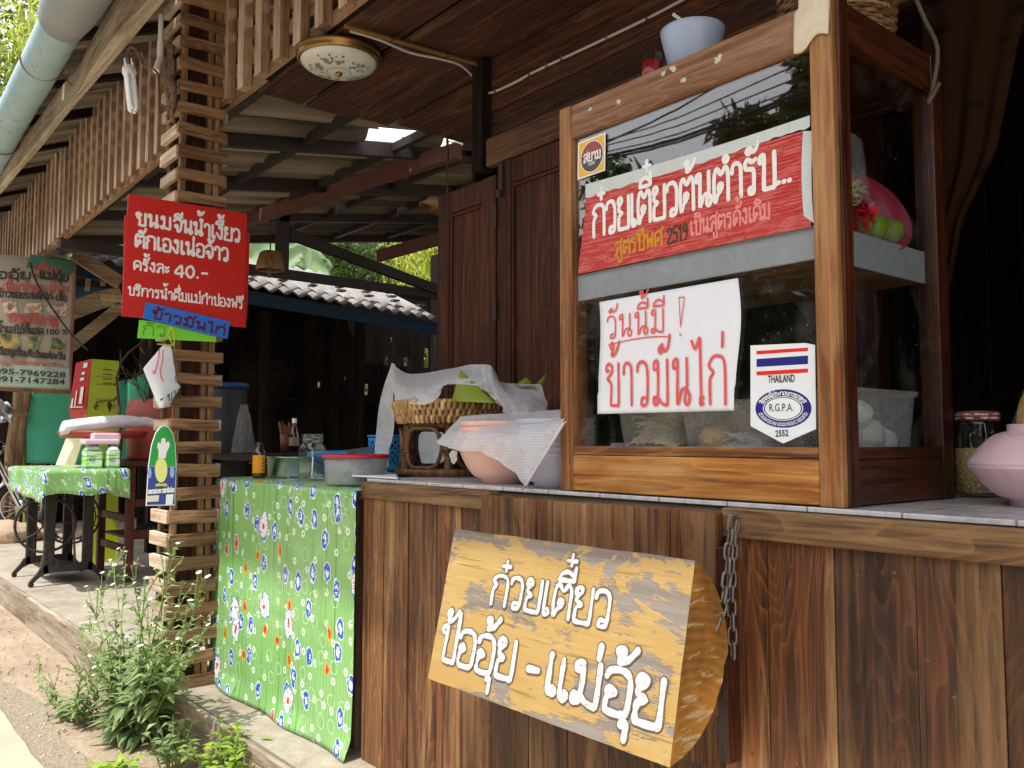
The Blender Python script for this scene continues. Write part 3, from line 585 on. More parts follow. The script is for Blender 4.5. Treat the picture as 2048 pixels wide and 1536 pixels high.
# pillar
t=thing('slatted_pillar','square pillar wrapped in brown wooden slats at the platform edge','pillar',(-4.18,-.16,0))
m_=MB(); m_.box(-4.25,-4.12,-.22,-.09,0,3.6); m_.build('core_post',M['ceilZ'],t,bev=.004)
m_=MB()
for (x,y) in ((-4.1,-.13),(-4.1,-.255),(-4.1,-.095)): m_.box(x-.004,x+.018,y-.014,y+.014,.02,3.5,0,.001)
for x in (-4.11,-4.27): m_.box(x-.014,x+.014,-.262,-.24,.02,3.5,0,.001)
m_.build('battens',M['slatZ'],t,bev=.002)
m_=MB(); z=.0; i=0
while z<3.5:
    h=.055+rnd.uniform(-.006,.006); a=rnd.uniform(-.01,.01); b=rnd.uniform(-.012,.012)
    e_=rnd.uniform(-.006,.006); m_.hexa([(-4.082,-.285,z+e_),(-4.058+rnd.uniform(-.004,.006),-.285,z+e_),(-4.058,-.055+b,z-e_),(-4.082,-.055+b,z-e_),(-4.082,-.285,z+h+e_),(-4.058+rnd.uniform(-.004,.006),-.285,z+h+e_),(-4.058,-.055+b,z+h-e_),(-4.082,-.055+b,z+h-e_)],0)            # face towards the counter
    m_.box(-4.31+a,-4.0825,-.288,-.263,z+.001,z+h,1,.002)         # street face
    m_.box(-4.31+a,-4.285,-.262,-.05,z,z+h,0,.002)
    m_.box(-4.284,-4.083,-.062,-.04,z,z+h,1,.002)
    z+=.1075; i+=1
m_.build('slats',[M['slatY'],M['skylitx']],t,bev=.003)
# mud nests on the pillar
m_=MB(); q=at(338,100,'Y',-.32)
for i in range(26):
    k=i/25; p=at(338+6*math.sin(i*2.3)+ (4 if k>.5 else 0),95+145*k,'Y',-.30-.012*math.sin(i*1.7)**2); r_=.014+.016*math.sin(math.pi*min(1,.15+k*.9))*(.6+.5*rnd.random()); m_.blob(p,(r_,r_*.7,r_*1.2),i,.5,8,fr=2)
tag(m_.build('wasp_nest',M['mud']),'lumpy brown mud nest stuck to the upper slatted pillar','nest')
# PVC conduit with bent wire and bulb
t=thing('pvc_conduit','white plastic conduit pipe with elbow on the slatted pillar','pipe',at(320,80,'Y',-.33))
m_=MB(); a=at(322,30,'Y',-.33); b=at(321,85,'Y',-.33); c=at(321,118,'Y',-.33); e=at(313,138,'Y',-.36)
m_.tube([a,b],.012,12); m_.tube([b,c],.0155,12); m_.tube(catmull([at(321,118,'Y',-.345),at(317,127,'Y',-.36),at(312,142,'Y',-.38)],4),.0155,12); m_.build('pipe',M['pvc'],t)
t=thing('hanging_bulb','white compact fluorescent bulb hanging from a bent wire beside the pillar','light bulb',at(262,118,'Y',-.42))
m_=MB(); m_.tube(catmull([at(318,226,'Y',-.40),at(318,180,'Y',-.40),at(316,150,'Y',-.40),at(306,138,'Y',-.40),at(288,132,'Y',-.42),at(279,112,'Y',-.42),at(268,96,'Y',-.42),at(258,98,'Y',-.42),at(255,116,'Y',-.42)],5),.006,8); m_.build('wire_hook',M['rust'],t)
def axisM(d):
    d=d.normalized(); a,b=frame(d); return Matrix((a,b,d)).transposed()
p0=at(255,116,'Y',-.42); p1=at(267,222,'Y',-.42); d=(p0-p1).normalized(); ln=(p0-p1).length; Mx=axisM(d)
m_=MB(); pr=[(.002,.0)]
for i in range(6): pr+=[(.019,-.008-i*.009),(.0165,-.0125-i*.009)]
m_.lathe(pr+[(.012,-.068)],p0,20,Mx); m_.build('bulb_socket',M['steel'],t)
m_=MB(); m_.lathe([(.012,-.062),(.03,-.068),(.033,-.095),(.027,-.115),(.005,-.118)],p0,24,Mx); m_.build('ballast',M['white'],t)
m_=MB(); a_,b_=Mx@V(1,0,0),Mx@V(0,1,0)
for (ua,ub) in ((-.013,-.013),(.013,-.013),(-.013,.013),(.013,.013)):
    q=p0+a_*ua+b_*ub; m_.tube([q-d*.115,q-d*(ln-.012),q-d*ln+a_*(-ua*.5)],[.0095,.0095,.006],12)
m_.build('glass_tubes',plain('lamp tube glass',(.85,.87,.9,1),.25,.03),t)
# plank ceiling over the counter
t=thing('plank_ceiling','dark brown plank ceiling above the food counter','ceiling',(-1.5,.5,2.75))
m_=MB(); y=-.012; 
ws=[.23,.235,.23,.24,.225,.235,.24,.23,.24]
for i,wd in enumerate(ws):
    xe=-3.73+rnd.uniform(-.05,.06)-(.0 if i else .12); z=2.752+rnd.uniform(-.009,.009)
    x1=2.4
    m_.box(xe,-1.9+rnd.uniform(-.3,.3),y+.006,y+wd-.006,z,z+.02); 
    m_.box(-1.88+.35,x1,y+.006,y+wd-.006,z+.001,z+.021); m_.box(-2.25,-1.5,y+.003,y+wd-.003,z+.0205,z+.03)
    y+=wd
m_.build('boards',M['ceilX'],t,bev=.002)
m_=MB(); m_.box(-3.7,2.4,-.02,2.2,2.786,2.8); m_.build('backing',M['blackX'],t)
for x in (-3.45,-2.2,-.9): m_=MB(); m_.box(x,x+.06,0,2.1,2.8,2.88); m_.build('joist',M['ceilY'],t)
# ceiling lamp
lc=at(678,105,'Z',2.752); lc.z=2.75
t=thing('ceiling_lamp','round ceiling lamp with gold rim and floral frosted glass','ceiling lamp',lc)
m_=MB(); m_.lathe([(.165,0),(.178,-.008),(.176,-.02),(.168,-.026),(.172,-.034),(.163,-.042),(.155,-.04)],lc,48); m_.build('rim',M['gold'],t)
m_=MB(); m_.lathe([(.158,-.036)]+[(.158*math.cos(k*math.pi/2/9),-.036-.05*math.sin(k*math.pi/2/9)) for k in range(1,9)]+[(.002,-.0865)],lc,48); m_.build('glass_shade',M['cloudy'],t)
m_=MB(); m_.lathe([(.004,-.084),(.013,-.087),(.015,-.093),(.009,-.1),(.002,-.103)],lc,20); m_.build('knob',M['gold'],t)
lp=plain('grey floral print',(.2,.21,.2,1),.4); m_=MB()
def dome(r,a): 
    k=math.acos(min(r/.158,1)); return lc+V(r*math.cos(a),r*math.sin(a),-.0375-.0505*math.sin(k))
for g in range(5):
    a0=g*2*math.pi/5+.5
    for i in range(20):
        a=a0+rnd.uniform(-.45,.45); r=.1+rnd.uniform(-.028,.03); ln=rnd.uniform(.012,.026); dr=rnd.uniform(-1,1); b=rnd.uniform(.25,.5)
        p=[]
        for (u,v_) in ((0,0),(.5,b),(1,0),(.5,-b)):
            rr=r+ln*(u*dr-v_*(1-abs(dr))); aa=a+ln*(u*(1-abs(dr))+v_*dr)/r; p.append(dome(rr,aa))
        m_.add(p,[(0,1,2,3)])
for k in range(60):
    a=k*2*math.pi/60; b=a+2*math.pi/60
    m_.add([dome(.048,a),dome(.048,b),dome(.0505,b),dome(.0505,a)],[(0,1,2,3)])
m_.build('print',lp,t)
# bamboo stick and cable on ceiling
t=thing('bamboo_pole','yellow brown bamboo pole tied under the plank ceiling','pole',at(850,95,'Z',2.735))
m_=MB(); m_.tube([at(690,52,'Z',2.735),at(780,78,'Z',2.733),at(870,104,'Z',2.734),at(968,132,'Z',2.733)],[.009,.0095,.009,.008],10); m_.build('cane',M['bamb'],t)
for x,y in ((780,78),(890,110)): 
    m_=MB(); c=at(x,y,'Z',2.734); m_.tube([c+V(.014*math.cos(k),0.002,.014*math.sin(k)) for k in [i*.7 for i in range(9)]],.002,5,closed=True); m_.build('tie',M['wireb'],t)
m_=MB(); P=[at(700,62,'Z',2.738),at(760,80,'Z',2.725),at(820,105,'Z',2.72),at(880,118,'Z',2.722),at(920,130,'Z',2.722),at(948,155,'Y',.59),at(962,178,'Y',.588),at(972,186,'Y',.588),at(992,182,'Y',.588),at(1035,162,'Y',.588),at(1060,148,'Y',.588),at(1095,131,'Y',.588),at(1125,117,'Y',.588),at(1215,75,'Y',.588),at(1296,36,'Y',.588),at(1380,-8,'Y',.588)]
m_.tube(catmull(P,5),.0055,7)
cab=tag(m_.build('electric_cable',M['cord']),'white electric cable clipped along the wall beam below the ceiling','cable')
m_=MB()
for x,y in ((992,182),(1060,149),(1095,131),(1125,117),(1215,75),(1296,36)):
    c=at(x,y,'Y',.588); m_.box(c.x-.004,c.x+.004,c.y-.009,c.y+.004,c.z-.012,c.z+.008)
ck=m_.build('clip',M['steel'],cab)
# hanging wire with rusty chain at the ceiling edge
m_=MB(); P=[at(894,276,'Z',2.752),at(896,300,'Y',.94),at(893,340,'Y',.94),at(895,370,'Y',.94),at(893,392,'Y',.94)]
m_.tube(catmull(P,6),[.006]*6+[.004]*19,6)
for k in range(5): m_.blob(at(895,284+8*k,'Y',.94),(.009,.009,.014),k,.3,8)
tag(m_.build('hanging_wire',M['rust']),'rusty wire hanging from the left edge of the ceiling','wire')
# woven bell basket hanging in the yard
c=at(540,475,'X',-6.6)
t=thing('hanging_basket','small brown woven bell basket hanging in front of the banana leaf','basket',c)
top=at(541,503,'X',-6.6); bot=at(541,541,'X',-6.6); hh=top.z-bot.z
m_=MB(); m_.lathe([(.005,hh),(.07,hh-.002),(.085,hh*.9),(.11,hh*.35),(.115,.015),(.108,0),(.1,.01)],(top.x,top.y,bot.z),24); m_.build('basket_body',M['wicker'],t)
m_=MB(); m_.tube([at(540,440,'X',-6.6),top],.006,6); m_.build('rope',M['wireb'],t)
m_=MB(); q=at(539,536,'X',-6.6); m_.box(q.x-.008,q.x+.008,q.y-.01,q.y+.01,q.z-.08,q.z); m_.build('clapper',M['weathZ'],t)
# ================================================================ WALL AND SHUTTERS
t=thing('wall_beam','dark plank wall band with a lighter beam above the shutters','wall',(-2.8,.6,2.3))
m_=MB(); 
for a,b in ((2.395,2.52),(2.524,2.66),(2.664,2.752)): m_.box(-2.87,2.4,.6,.625,a,b)
m_.build('wall_boards',M['ceilX'],t,bev=.002)
m_=MB(); m_.box(-2.8,2.4,.562,.599,2.275,2.392); m_.build('lintel',W('lintel wood','3b2114','65432a','7d5d40',axis='X',rough=.7,wear=.4),t,bev=.004)
m_=MB(); m_.box(-2.885,-2.81,.55,.63,2.272,2.75); m_.build('door_post',M['blackZ'],t,bev=.004)
def shutter(lab,x0,x1,y,zt,kind):
    t=thing('wooden_shutter',lab,'shutter',((x0+x1)/2,y,.99),'folding shutters behind the food cabinet')
    m_=MB(); s=.085
    for a,b in ((x0,x0+s),(x1-s,x1)): m_=MB(); m_.box(a,b,y,y+.035,.99,zt); m_.build('stile',M['shut'],t,bev=.004)
    for a,b in ((zt-.1,zt-.002),(.992,1.1)): m_=MB(); m_.box(x0+s+.001,x1-s-.001,y+.002,y+.033,a,b); m_.build('rail',M['shut'],t,bev=.004)
    m_=MB(); n=3; w0=(x1-x0-2*s-.002)/n
    for i in range(n): m_.box(x0+s+.001+i*w0,x0+s+.001+(i+1)*w0-.001,y+.014,y+.024,1.1,zt-.1)
    m_.build('panel',M['shut'],t,bev=.002)
    m_=MB(); q=.016
    for (a,b,c_,d_) in ((x0+s,x0+s+q,1.1,zt-.1),(x1-s-q,x1-s,1.1,zt-.1)): m_.box(a+.0015,b,y+.004,y+.022,c_,d_)
    m_.box(x0+s+q,x1-s-q,y+.004,y+.022,zt-.116,zt-.1025); m_.build('moulding',M['shut'],t,bev=.003); return t
s1=shutter('left folding wooden shutter, its edge against the green trees',-3.135,-2.725,.553,2.225,0)
s2=shutter('wooden shutter with latch and lock plate, right of the folded one',-2.716,-2.2,.556,2.268,1)
m_=MB()
for z in (1.2,1.62,2.0): m_.box(-2.728,-2.712,.545,.5525,z,z+.09)
m_.build('hinge',M['dsteel'],s1)
m_=MB(); m_.box(-2.69,-2.672,.546,.5555,2.13,2.26); m_.box(-2.7,-2.68,.538,.546,2.12,2.15); m_.build('latch',M['dsteel'],s2)
m_=MB(); m_.lathe([(.002,0),(.018,.001),(.018,.006)],(-2.65,.555,1.2),8,axisM(V(0,-1,0))); m_.build('lock_plate',M['dsteel'],s2)
m_=MB(); m_.lathe([(.004,.0),(.05,-.025),(.085,-.075),(.08,-.075)],at(884,392,'Y',.66),20,axisM(V(.25,.3,1))); tag(m_.build('cone_hat',M['wicker']),'straw cone hat hanging behind the left shutter edge','hat')
# ================================================================ DARK INTERIOR
t=thing('back_room','dark plank walls of the stall room behind the counter','room',(-.5,2.6,0))
def planks(m_,x0,x1,y,z0,z1,w=.15,ax='x',holes=(),th=.02):
    p=x0
    while p<x1-1e-4:
        q=min(p+w,x1); hs=[h for h in holes if h[0]<q and h[1]>p]; segs=[(z0,z1)]
        for h in hs:
            ns=[]
            for a,b in segs:
                if h[3]<=a or h[2]>=b: ns.append((a,b)); continue
                if h[2]>a: ns.append((a,h[2]))
                if h[3]<b: ns.append((h[3],b))
            segs=ns
        for a,b in segs:
            if ax=='x': m_.box(p+.002,q-.002,y,y+th,a,b,0,.001)
            else: m_.box(y,y+th,p+.002,q-.002,a,b,0,.001)
        p=q
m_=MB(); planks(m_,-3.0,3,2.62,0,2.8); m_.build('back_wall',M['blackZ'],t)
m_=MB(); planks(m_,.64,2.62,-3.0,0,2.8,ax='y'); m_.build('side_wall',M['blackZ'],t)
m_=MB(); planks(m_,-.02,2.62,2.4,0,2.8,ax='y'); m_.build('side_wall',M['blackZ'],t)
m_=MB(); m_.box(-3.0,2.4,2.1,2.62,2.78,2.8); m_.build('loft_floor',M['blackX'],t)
m_=MB(); m_.box(-1.75,-1.66,1.6,1.69,0,2.75); m_.build('post',M['vdarkZ'],t)
m_=MB(); m_.beam((-2.35,1.72,2.2),(-1.72,1.72,1.3),.03,.1); m_.build('brace',M['vdarkX'],t)
# curtain pulled aside
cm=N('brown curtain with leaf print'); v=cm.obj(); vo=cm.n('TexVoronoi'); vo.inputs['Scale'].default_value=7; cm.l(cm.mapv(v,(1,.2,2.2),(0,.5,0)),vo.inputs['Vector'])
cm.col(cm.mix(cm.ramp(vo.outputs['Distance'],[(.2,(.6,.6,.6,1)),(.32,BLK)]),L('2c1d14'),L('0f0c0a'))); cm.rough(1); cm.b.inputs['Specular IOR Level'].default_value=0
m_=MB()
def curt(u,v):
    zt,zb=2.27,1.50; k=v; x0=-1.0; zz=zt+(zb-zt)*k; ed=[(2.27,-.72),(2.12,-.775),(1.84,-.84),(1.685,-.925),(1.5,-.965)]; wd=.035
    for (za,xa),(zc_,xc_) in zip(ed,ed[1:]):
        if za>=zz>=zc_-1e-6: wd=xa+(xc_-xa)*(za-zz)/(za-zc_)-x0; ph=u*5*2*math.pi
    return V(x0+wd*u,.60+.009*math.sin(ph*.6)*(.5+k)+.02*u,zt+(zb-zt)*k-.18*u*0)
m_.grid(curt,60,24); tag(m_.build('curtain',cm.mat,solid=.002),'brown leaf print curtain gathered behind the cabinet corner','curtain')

t=thing('unseen_light_block','unseen plank partition added right of the stall to block side light','wall',(1.5,.6,0))  # added out of view to cut light on right-facing sides
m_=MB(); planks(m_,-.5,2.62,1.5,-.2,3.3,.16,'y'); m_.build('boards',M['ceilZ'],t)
# ================================================================ COUNTER
t=thing('food_counter','long brown plank counter with a white tiled top','counter',(-1.2,.35,0))
m_=MB(); x=-2.795; i=0
wl=[.15,.16,.135,.17,.15,.16,.15,.165,.15,.16,.155,.165,.15,.16,.17,.15]
m2_=MB(); m2_.box(-2.782,-2.647,-.012,.012,0,.935); m2_.build('end_post',W('pale end post wood','60402a','96683f','b58c5e',axis='Z',rough=.6,wear=.3,var=.1),t,bev=.003); x=-2.645
while x<.6:
    wd=wl[i%len(wl)]; yy=rnd.uniform(-.0025,.0025)+( -.006 if i==0 else 0)
    m_.box(x+.0012,x+wd-.0012,yy,yy+.02,.0,.935,0); x+=wd; i+=1
x=-2.795
for i in range(22):
    wd=wl[i%len(wl)]
    for z in (.88,.47):
        for q in (.3,.72): m_.lathe([(.001,.0012),(.0035,.001),(.004,0)],(x+wd*q+rnd.uniform(-.01,.01),-.0035,z+rnd.uniform(-.012,.012)),8,axisM(V(0,-1,0)),1)
    x+=wd
    if x>.5: break
m_.build('front_planks',[M['planks'],M['rust']],t,bev=.0015)
m_=MB(); m_.box(-2.79,-2.77,.02,.74,0,.93); m_.box(.6,.62,0,.74,0,.93); m_.build('side_panel',M['planks'],t)
m_=MB(); m_.box(-2.79,-2.03,-.022,.02,.926,.985,0,.002); m_.box(-1.195,.62,-.022,.02,.92,.982,0,.002); m_.build('front_rail',W('counter rail wood','4d3420','83613f','a2835d',axis='X',rough=.7,wear=.4,bands=22),t,bev=.004)
m_=MB(); m_.box(-2.79,.62,.0205,.75,.94,.984); m_.build('top_board',M['weathX'],t,bev=.003)
tm=N('white glazed tiles'); v=tm.obj(); br=tm.n('TexBrick'); br.offset=0; br.inputs['Scale'].default_value=1; br.inputs['Brick Width'].default_value=.2; br.inputs['Row Height'].default_value=.2; br.inputs['Mortar Size'].default_value=.0025
br.inputs['Color1'].default_value=L('d5d3d0'); br.inputs['Color2'].default_value=L('cbc9cc'); br.inputs['Mortar'].default_value=L('8b8178'); tm.l(v,br.inputs['Vector'])
vn=tm.ramp(tm.noise(v,3,8,3,.75),[(.5,BLK),(.56,(.4,.4,.4,1)),(.62,BLK)]); tm.col(tm.mix(vn,br.outputs[0],L('8d837c'))); tm.rough(.22); tm.b.inputs['Specular IOR Level'].default_value=.5
m_=MB(); m_.box(-2.79,.62,.006,.745,.9845,.995); m_.build('tiles',tm.mat,t,bev=.0015)
m_=MB()
x=-2.035; ii=0
for wd in (.15,.165,.13,.16,.14,.1):
    m_.box(x+.0008,x+wd-.0008,-.052+rnd.uniform(-.001,.001),-.0235,.42,.972+rnd.uniform(-.002,.002)); x+=wd
m_.build('front_box',M['box'],t,bev=.003)
m_=MB(); m_.box(-1.195,-1.165,-.05,-.004,.44,.90); m_.build('box_end',M['vdarkZ'],t,bev=.002)
# ================================================================ FOOD CABINET
x0,x1,y0,y1,zb,zt=-1.755,-.917,.01,.512,.996,2.068
t=thing('food_cabinet','glazed wooden food cabinet standing on the tiled counter','cabinet',((x0+x1)/2,(y0+y1)/2,zb))
p=.056
m_=MB(); m_.box(x0,x0+p*.85,y0,y0+p,zb,zt-.002); m_.build('front_post',M['cabZ'],t,bev=.003)
m_=MB(); m_.box(x1-p,x1-.004,y0-.001,y0+.022,zb,zt+.02); m_.build('front_post',M['cabZ'],t,bev=.003)
m_=MB(); m_.box(x1-p,x1,y0+.0215,y0+.062,zb,zt+.02); m_.build('corner_post',M['vdarkZ'],t,bev=.003)  # same post as the front, painted darker for its shaded side
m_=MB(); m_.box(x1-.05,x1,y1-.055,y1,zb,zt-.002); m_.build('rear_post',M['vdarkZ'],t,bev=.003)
m_=MB(); m_.box(x0,x0+.05,y1-.055,y1,zb,zt-.002); m_.build('rear_post',M['vdarkZ'],t,bev=.003)
fx0,fx1=x0+p*.85+.001,x1-p-.001
m_=MB(); m_.box(fx0,fx1,y0+.001,y0+.03,1.972,zt-.004); m_.build('top_rail',W('pale pinkish rail wood','7a523a','a67c5d','b8977c',axis='X',rough=.6,wear=.3,var=.1),t,bev=.003)
m_=MB(); m_.box(fx0,fx1,y0+.002,y0+.04,1.095,1.118); m_.build('sill',M['cabX'],t,bev=.002)
m_=MB(); m_.box(fx0,fx1,y0+.001,y0+.028,zb+.003,1.0935); m_.build('front_panel',W('golden panel board','80481a','bf7c2e','d0a566',axis='X',rough=.5,wear=.4,var=.1,bands=9),t,bev=.003)
sy0,sy1=y0+.0625,y1-.0555
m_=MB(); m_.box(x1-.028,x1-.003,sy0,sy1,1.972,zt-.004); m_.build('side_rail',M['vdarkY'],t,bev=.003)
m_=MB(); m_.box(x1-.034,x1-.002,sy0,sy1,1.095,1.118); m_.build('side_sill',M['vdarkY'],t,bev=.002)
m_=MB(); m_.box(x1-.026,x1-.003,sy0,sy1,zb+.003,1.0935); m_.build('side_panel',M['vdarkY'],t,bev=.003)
for za_,zb_ in ((1.972,zt-.004),(zb+.003,1.118)):
    m_=MB(); m_.box(x0+.002,x0+.03,y0+p+.001,y1-.056,za_,zb_); m_.build('side_rail',M['vdarkY'],t,bev=.003)
    m_=MB(); m_.box(x0+.051,x1-.051,y1-.03,y1-.002,za_,zb_); m_.build('rear_rail',M['vdarkX'],t,bev=.003)
m_=MB(); m_.box(x0+.032,x1-.03,y0+.032,y1-.032,2.05,2.062); m_.build('roof_board',M['vdarkX'],t)
m_=MB(); m_.box(x0+.032,x1-.036,y0+.042,y1-.032,1.08,1.092); m_.build('floor_board',M['weathX'],t)
m_=MB(); m_.box(x0+.052,x1-.034,y0+.034,y1-.035,1.512,1.53); m_.build('shelf',W('cabinet shelf','4a2a17','85532c','9d7046',axis='X',rough=.6,wear=.3),t)
m_=MB(); m_.box(fx0+.002,fx1-.002,y0+.022,y0+.032,1.517,1.588); m_.box(x1-.036,x1-.029,sy0+.004,sy1-.004,1.508,1.584); m_.build('shelf_edge',M['greylam'],t)
m_=MB(); m_.box(fx0,fx1,y0+.0155,y0+.0185,1.118,1.972); m_.build('glass_pane',M['glass'],t)
m_=MB(); m_.box(x1-.0155,x1-.0125,sy0,sy1,1.118,1.972); m_.build('glass_pane',pane('side glass',k=1.0,ior=1.5),t)
yg=y0+.0145
# chipped paint spots on the rail
gm_=plain('white glue residue',(.6,.58,.52,1),.8,.3,120,bump=.6)
for x,y,r in ((1180,218,.006),(1237,203,.008),(1327,146,.008),(1345,138,.011),(1366,160,.009),(1437,118,.011)):
    m_=MB(); c=at(x,y,'Y',y0); n=16; pts=[]
    for k in range(n):
        a=2*math.pi*k/n; rr=r*(.45+.9*rnd.random()); pts.append((c.x+rr*math.cos(a),y0-.0005,c.z+rr*.8*math.sin(a)))
    m_.prism(pts[::-1],(0,.0012,0)); m_.build('glue_residue',gm_,t)
# cloth on the corner
m_=MB(); 
def cl(u,v):
    a=at(1590+70*u-3*v+ (8*(1-u) if v<.3 else 0),-12+ (44+ (10*(1-u)))*v*2.2 -22*u*(v)+8*math.sin(u*7)*v,'Y',y0-.006-.01*math.sin(u*3.1)*(1-v)-.006*noise.noise(V(u*4,v*4,1)))
    return a
m_.grid(cl,14,12); tag(m_.build('corner_rag',plain('cream rag',L('d5cbb5'),.85,.08,9,0,.2,spots=None),solid=.003),'cream stained cloth hung over the top front corner of the cabinet','cloth')
# red corrugated sign board behind the glass
mm=N('red ribbed plastic board'); v=mm.obj(); st=mm.noise(mm.mapv(v,(14,1,130)),1,2,.2); st2=mm.noise(mm.mapv(v,(60,1,300)),1,2,0)
cc=mm.mix(mm.ramp(st,[(.46,BLK),(.56,WHT)]),L('c0302f'),L('cf605c')); cc=mm.mix(mm.ramp(st2,[(.6,BLK),(.66,(.85,.85,.85,1))]),cc,L('7d1518'))
wv=mm.n('TexWave',wave_type='BANDS',bands_direction='Z'); wv.inputs['Scale'].default_value=40; mm.l(v,wv.inputs['Vector']); mm.col(cc); mm.rough(.45); mm.bump(wv.outputs[0],.6,.004)
def q4(pts,Y): return [at(x,y,'Y',Y) for x,y in pts]
FN=V(0,-1,0)
t=thing('red_board','red ribbed sign board with white Thai lettering in the cabinet window','sign',at(1390,500,'Y',yg-.004))
m_=MB(); m_.prism(q4([(1156,548),(1174,386),(1605,262),(1622,452)],yg-.004),(0,.003,0)); m_.build('board',mm.mat,t)
Yb=yg-.0042
m_=MB(); write(m_,'ก๋วยเตี๋ยวต้นตำรับ',at(1187,474,'Y',Yb),at(1550,373,'Y',Yb),.083,.0108,FN,up=(0,0,1),gap=.12,h2=.078,raise_=.0004)
for q in (0,1,2): strokes(m_,[at(1556+11*q,366-2.6*q,'Y',Yb),at(1558+11*q,365-2.6*q,'Y',Yb)],None,FN,.0105)
m_.build('lettering',M['white'],t)
m_=MB(); write(m_,'สูตรปีพศ',at(1231,513,'Y',Yb),at(1325,489,'Y',Yb),.036,.0062,FN,up=(0,0,1)); m_.build('lettering',M['goldp'],t)
m_=MB(); write(m_,'2519',at(1335,488,'Y',Yb),at(1375,477,'Y',Yb),.038,.0058,FN,up=(0,0,1)); m_.build('lettering',M['oldink'],t)
m_=MB(); write(m_,'เป็นสูตรดั้งเดิม',at(1382,471,'Y',Yb),at(1540,436,'Y',Yb),.034,.0055,FN,up=(0,0,1)); m_.build('lettering',M['pinkp'],t)
m_=MB()
def tp(u,v):
    q=V(1171+449*u,372-139*u,0); j=(.0 if v<.5 else 5*noise.noise(V(u*22,0,0)))
    y=q.y+(26-4*u)*v+j-3+(4*math.sin(u*3)); return at(q.x,y,'Y',Yb-.0008-.0006*noise.noise(V(u*30,v*3,0)))
m_.grid(tp,60,4); m_.grid(lambda u,v:at(1606+20*u-4*math.sin(v*3)+2*v,262+170*v+14*u*v,'Y',Yb-.0014-.0006*noise.noise(V(u*5,v*30,0))),4,40); m_.build('foil_tape',M['tape'],t)
# white paper notice
t=thing('paper_notice','white paper notice with red marker Thai writing taped on the cabinet glass','notice',at(1340,700,'Y',yg-.003))
m_=MB()
def pp(u,v):
    x=1199+277*u+ (-4 if v>.8 else 2*math.sin(v*6)); y=604-48*u; y2=828-7*u
    yy=y+(y2-y)*v; return at(x+ (4*math.sin(v*5) if u>.9 else 0),yy,'Y',yg-.004-.0025*abs(noise.noise(V(u*3,v*3,4)))-.004*max(0,v-.8)*max(0,.3-u)*10)
m_.grid(pp,30,30); m_.build('sheet',M['paper'],t,solid=.0004)
Yp=yg-.0068; m_=MB()
write(m_,'วันนี้มี',at(1215,677,'Y',Yp),at(1328,663,'Y',Yp),.057,.005,FN,up=(0,0,1),gap=.2,k0=0,raise_=.00005)
write(m_,'ข้าวมันไก่',at(1214,811,'Y',Yp),at(1452,808,'Y',Yp),.108,.0076,FN,up=(0,0,1),gap=.22,h2=.112,k0=20,raise_=.00005)
strokes(m_,[at(1217,690,'Y',Yp),at(1260,680,'Y',Yp),at(1300,674,'Y',Yp),at(1335,673,'Y',Yp)],None,FN,.0028)
for a,b in (((1358,595),(1361,650)),((1369,594),(1361,654)),((1358,595),(1369,594))): strokes(m_,[at(*a,'Y',Yp),at(*b,'Y',Yp)],None,FN,.0025)
strokes(m_,[at(1360,668,'Y',Yp),at(1361,670,'Y',Yp)],None,FN,.004); m_.build('writing',M['marker'],t)
# Thailand pennant sticker
t=thing('pennant_sticker','white pennant sticker with flag stripes and blue oval emblem on the glass','sticker',at(1565,790,'Y',yg-.003))
Ys=yg-.0035
m_=MB(); m_.prism(q4([(1501,691),(1501,852),(1566,887),(1632,858),(1630,690),(1610,686)],Ys)[::-1],(0,.0006,0)); m_.build('backing',plain('sticker white',(.78,.82,.86,1),.35,.02),t)
c=at(1565.5,817,'Y',Ys); ex=(at(1621,817,'Y',Ys)-at(1509,817,'Y',Ys)).length/2; ez=(at(1565,779,'Y',Ys)-at(1565,856,'Y',Ys)).length/2
Uo=(at(1621,816.5,'Y',Ys)-at(1509,817.5,'Y',Ys)).normalized(); Zo=V(0,0,1)
def ell(m_,a,b,o0,a2=None,b2=None,n=64,mi=0):
    vs=[]
    if a2 is None:
        vs=[c+Uo*a*math.cos(2*math.pi*k/n)+Zo*b*math.sin(2*math.pi*k/n)+FN*o0 for k in range(n)]; m_.add(vs,[tuple(range(n))],mi)
    else:
        for k in range(n):
            q=2*math.pi*k/n; vs+=[c+Uo*a*math.cos(q)+Zo*b*math.sin(q)+FN*o0,c+Uo*a2*math.cos(q)+Zo*b2*math.sin(q)+FN*o0]
        m_.add(vs,[(2*k,2*((k+1)%n),2*((k+1)%n)+1,2*k+1) for k in range(n)],mi)
m_=MB(); ell(m_,ex,ez,.0004,ex*.72,ez*.64); ell(m_,ex*.68,ez*.595,.0004,ex*.64,ez*.56)
for a,b,cc_,d in ((1513,1616,717,708),):
    m_.add([at(1513,718,'Y',Ys-.0004),at(1616,711,'Y',Ys-.0004),at(1616,728,'Y',Ys-.0004),at(1513,734,'Y',Ys-.0004)][::-1],[(0,1,2,3)])
m_.build('emblem',M['navy'],t)
m_=MB()
for ya,yb,h in ((702,695,7),(743,737,8)): m_.add([at(1513,ya,'Y',Ys-.0004),at(1616,yb,'Y',Ys-.0004),at(1616,yb+h,'Y',Ys-.0004),at(1513,ya+h,'Y',Ys-.0004)][::-1],[(0,1,2,3)])
m_.build('flag_stripes',M['flagred'],t)
def px_text(m_,text,a,b,h,Y,bold=0,mi=0,sp=1):
    A,B=at(*a,'Y',Y),at(*b,'Y',Y); latin(m_,text,pl(A,B-A,(0,0,1),FN),(B-A).length,h,mi,bold,spacing=sp)
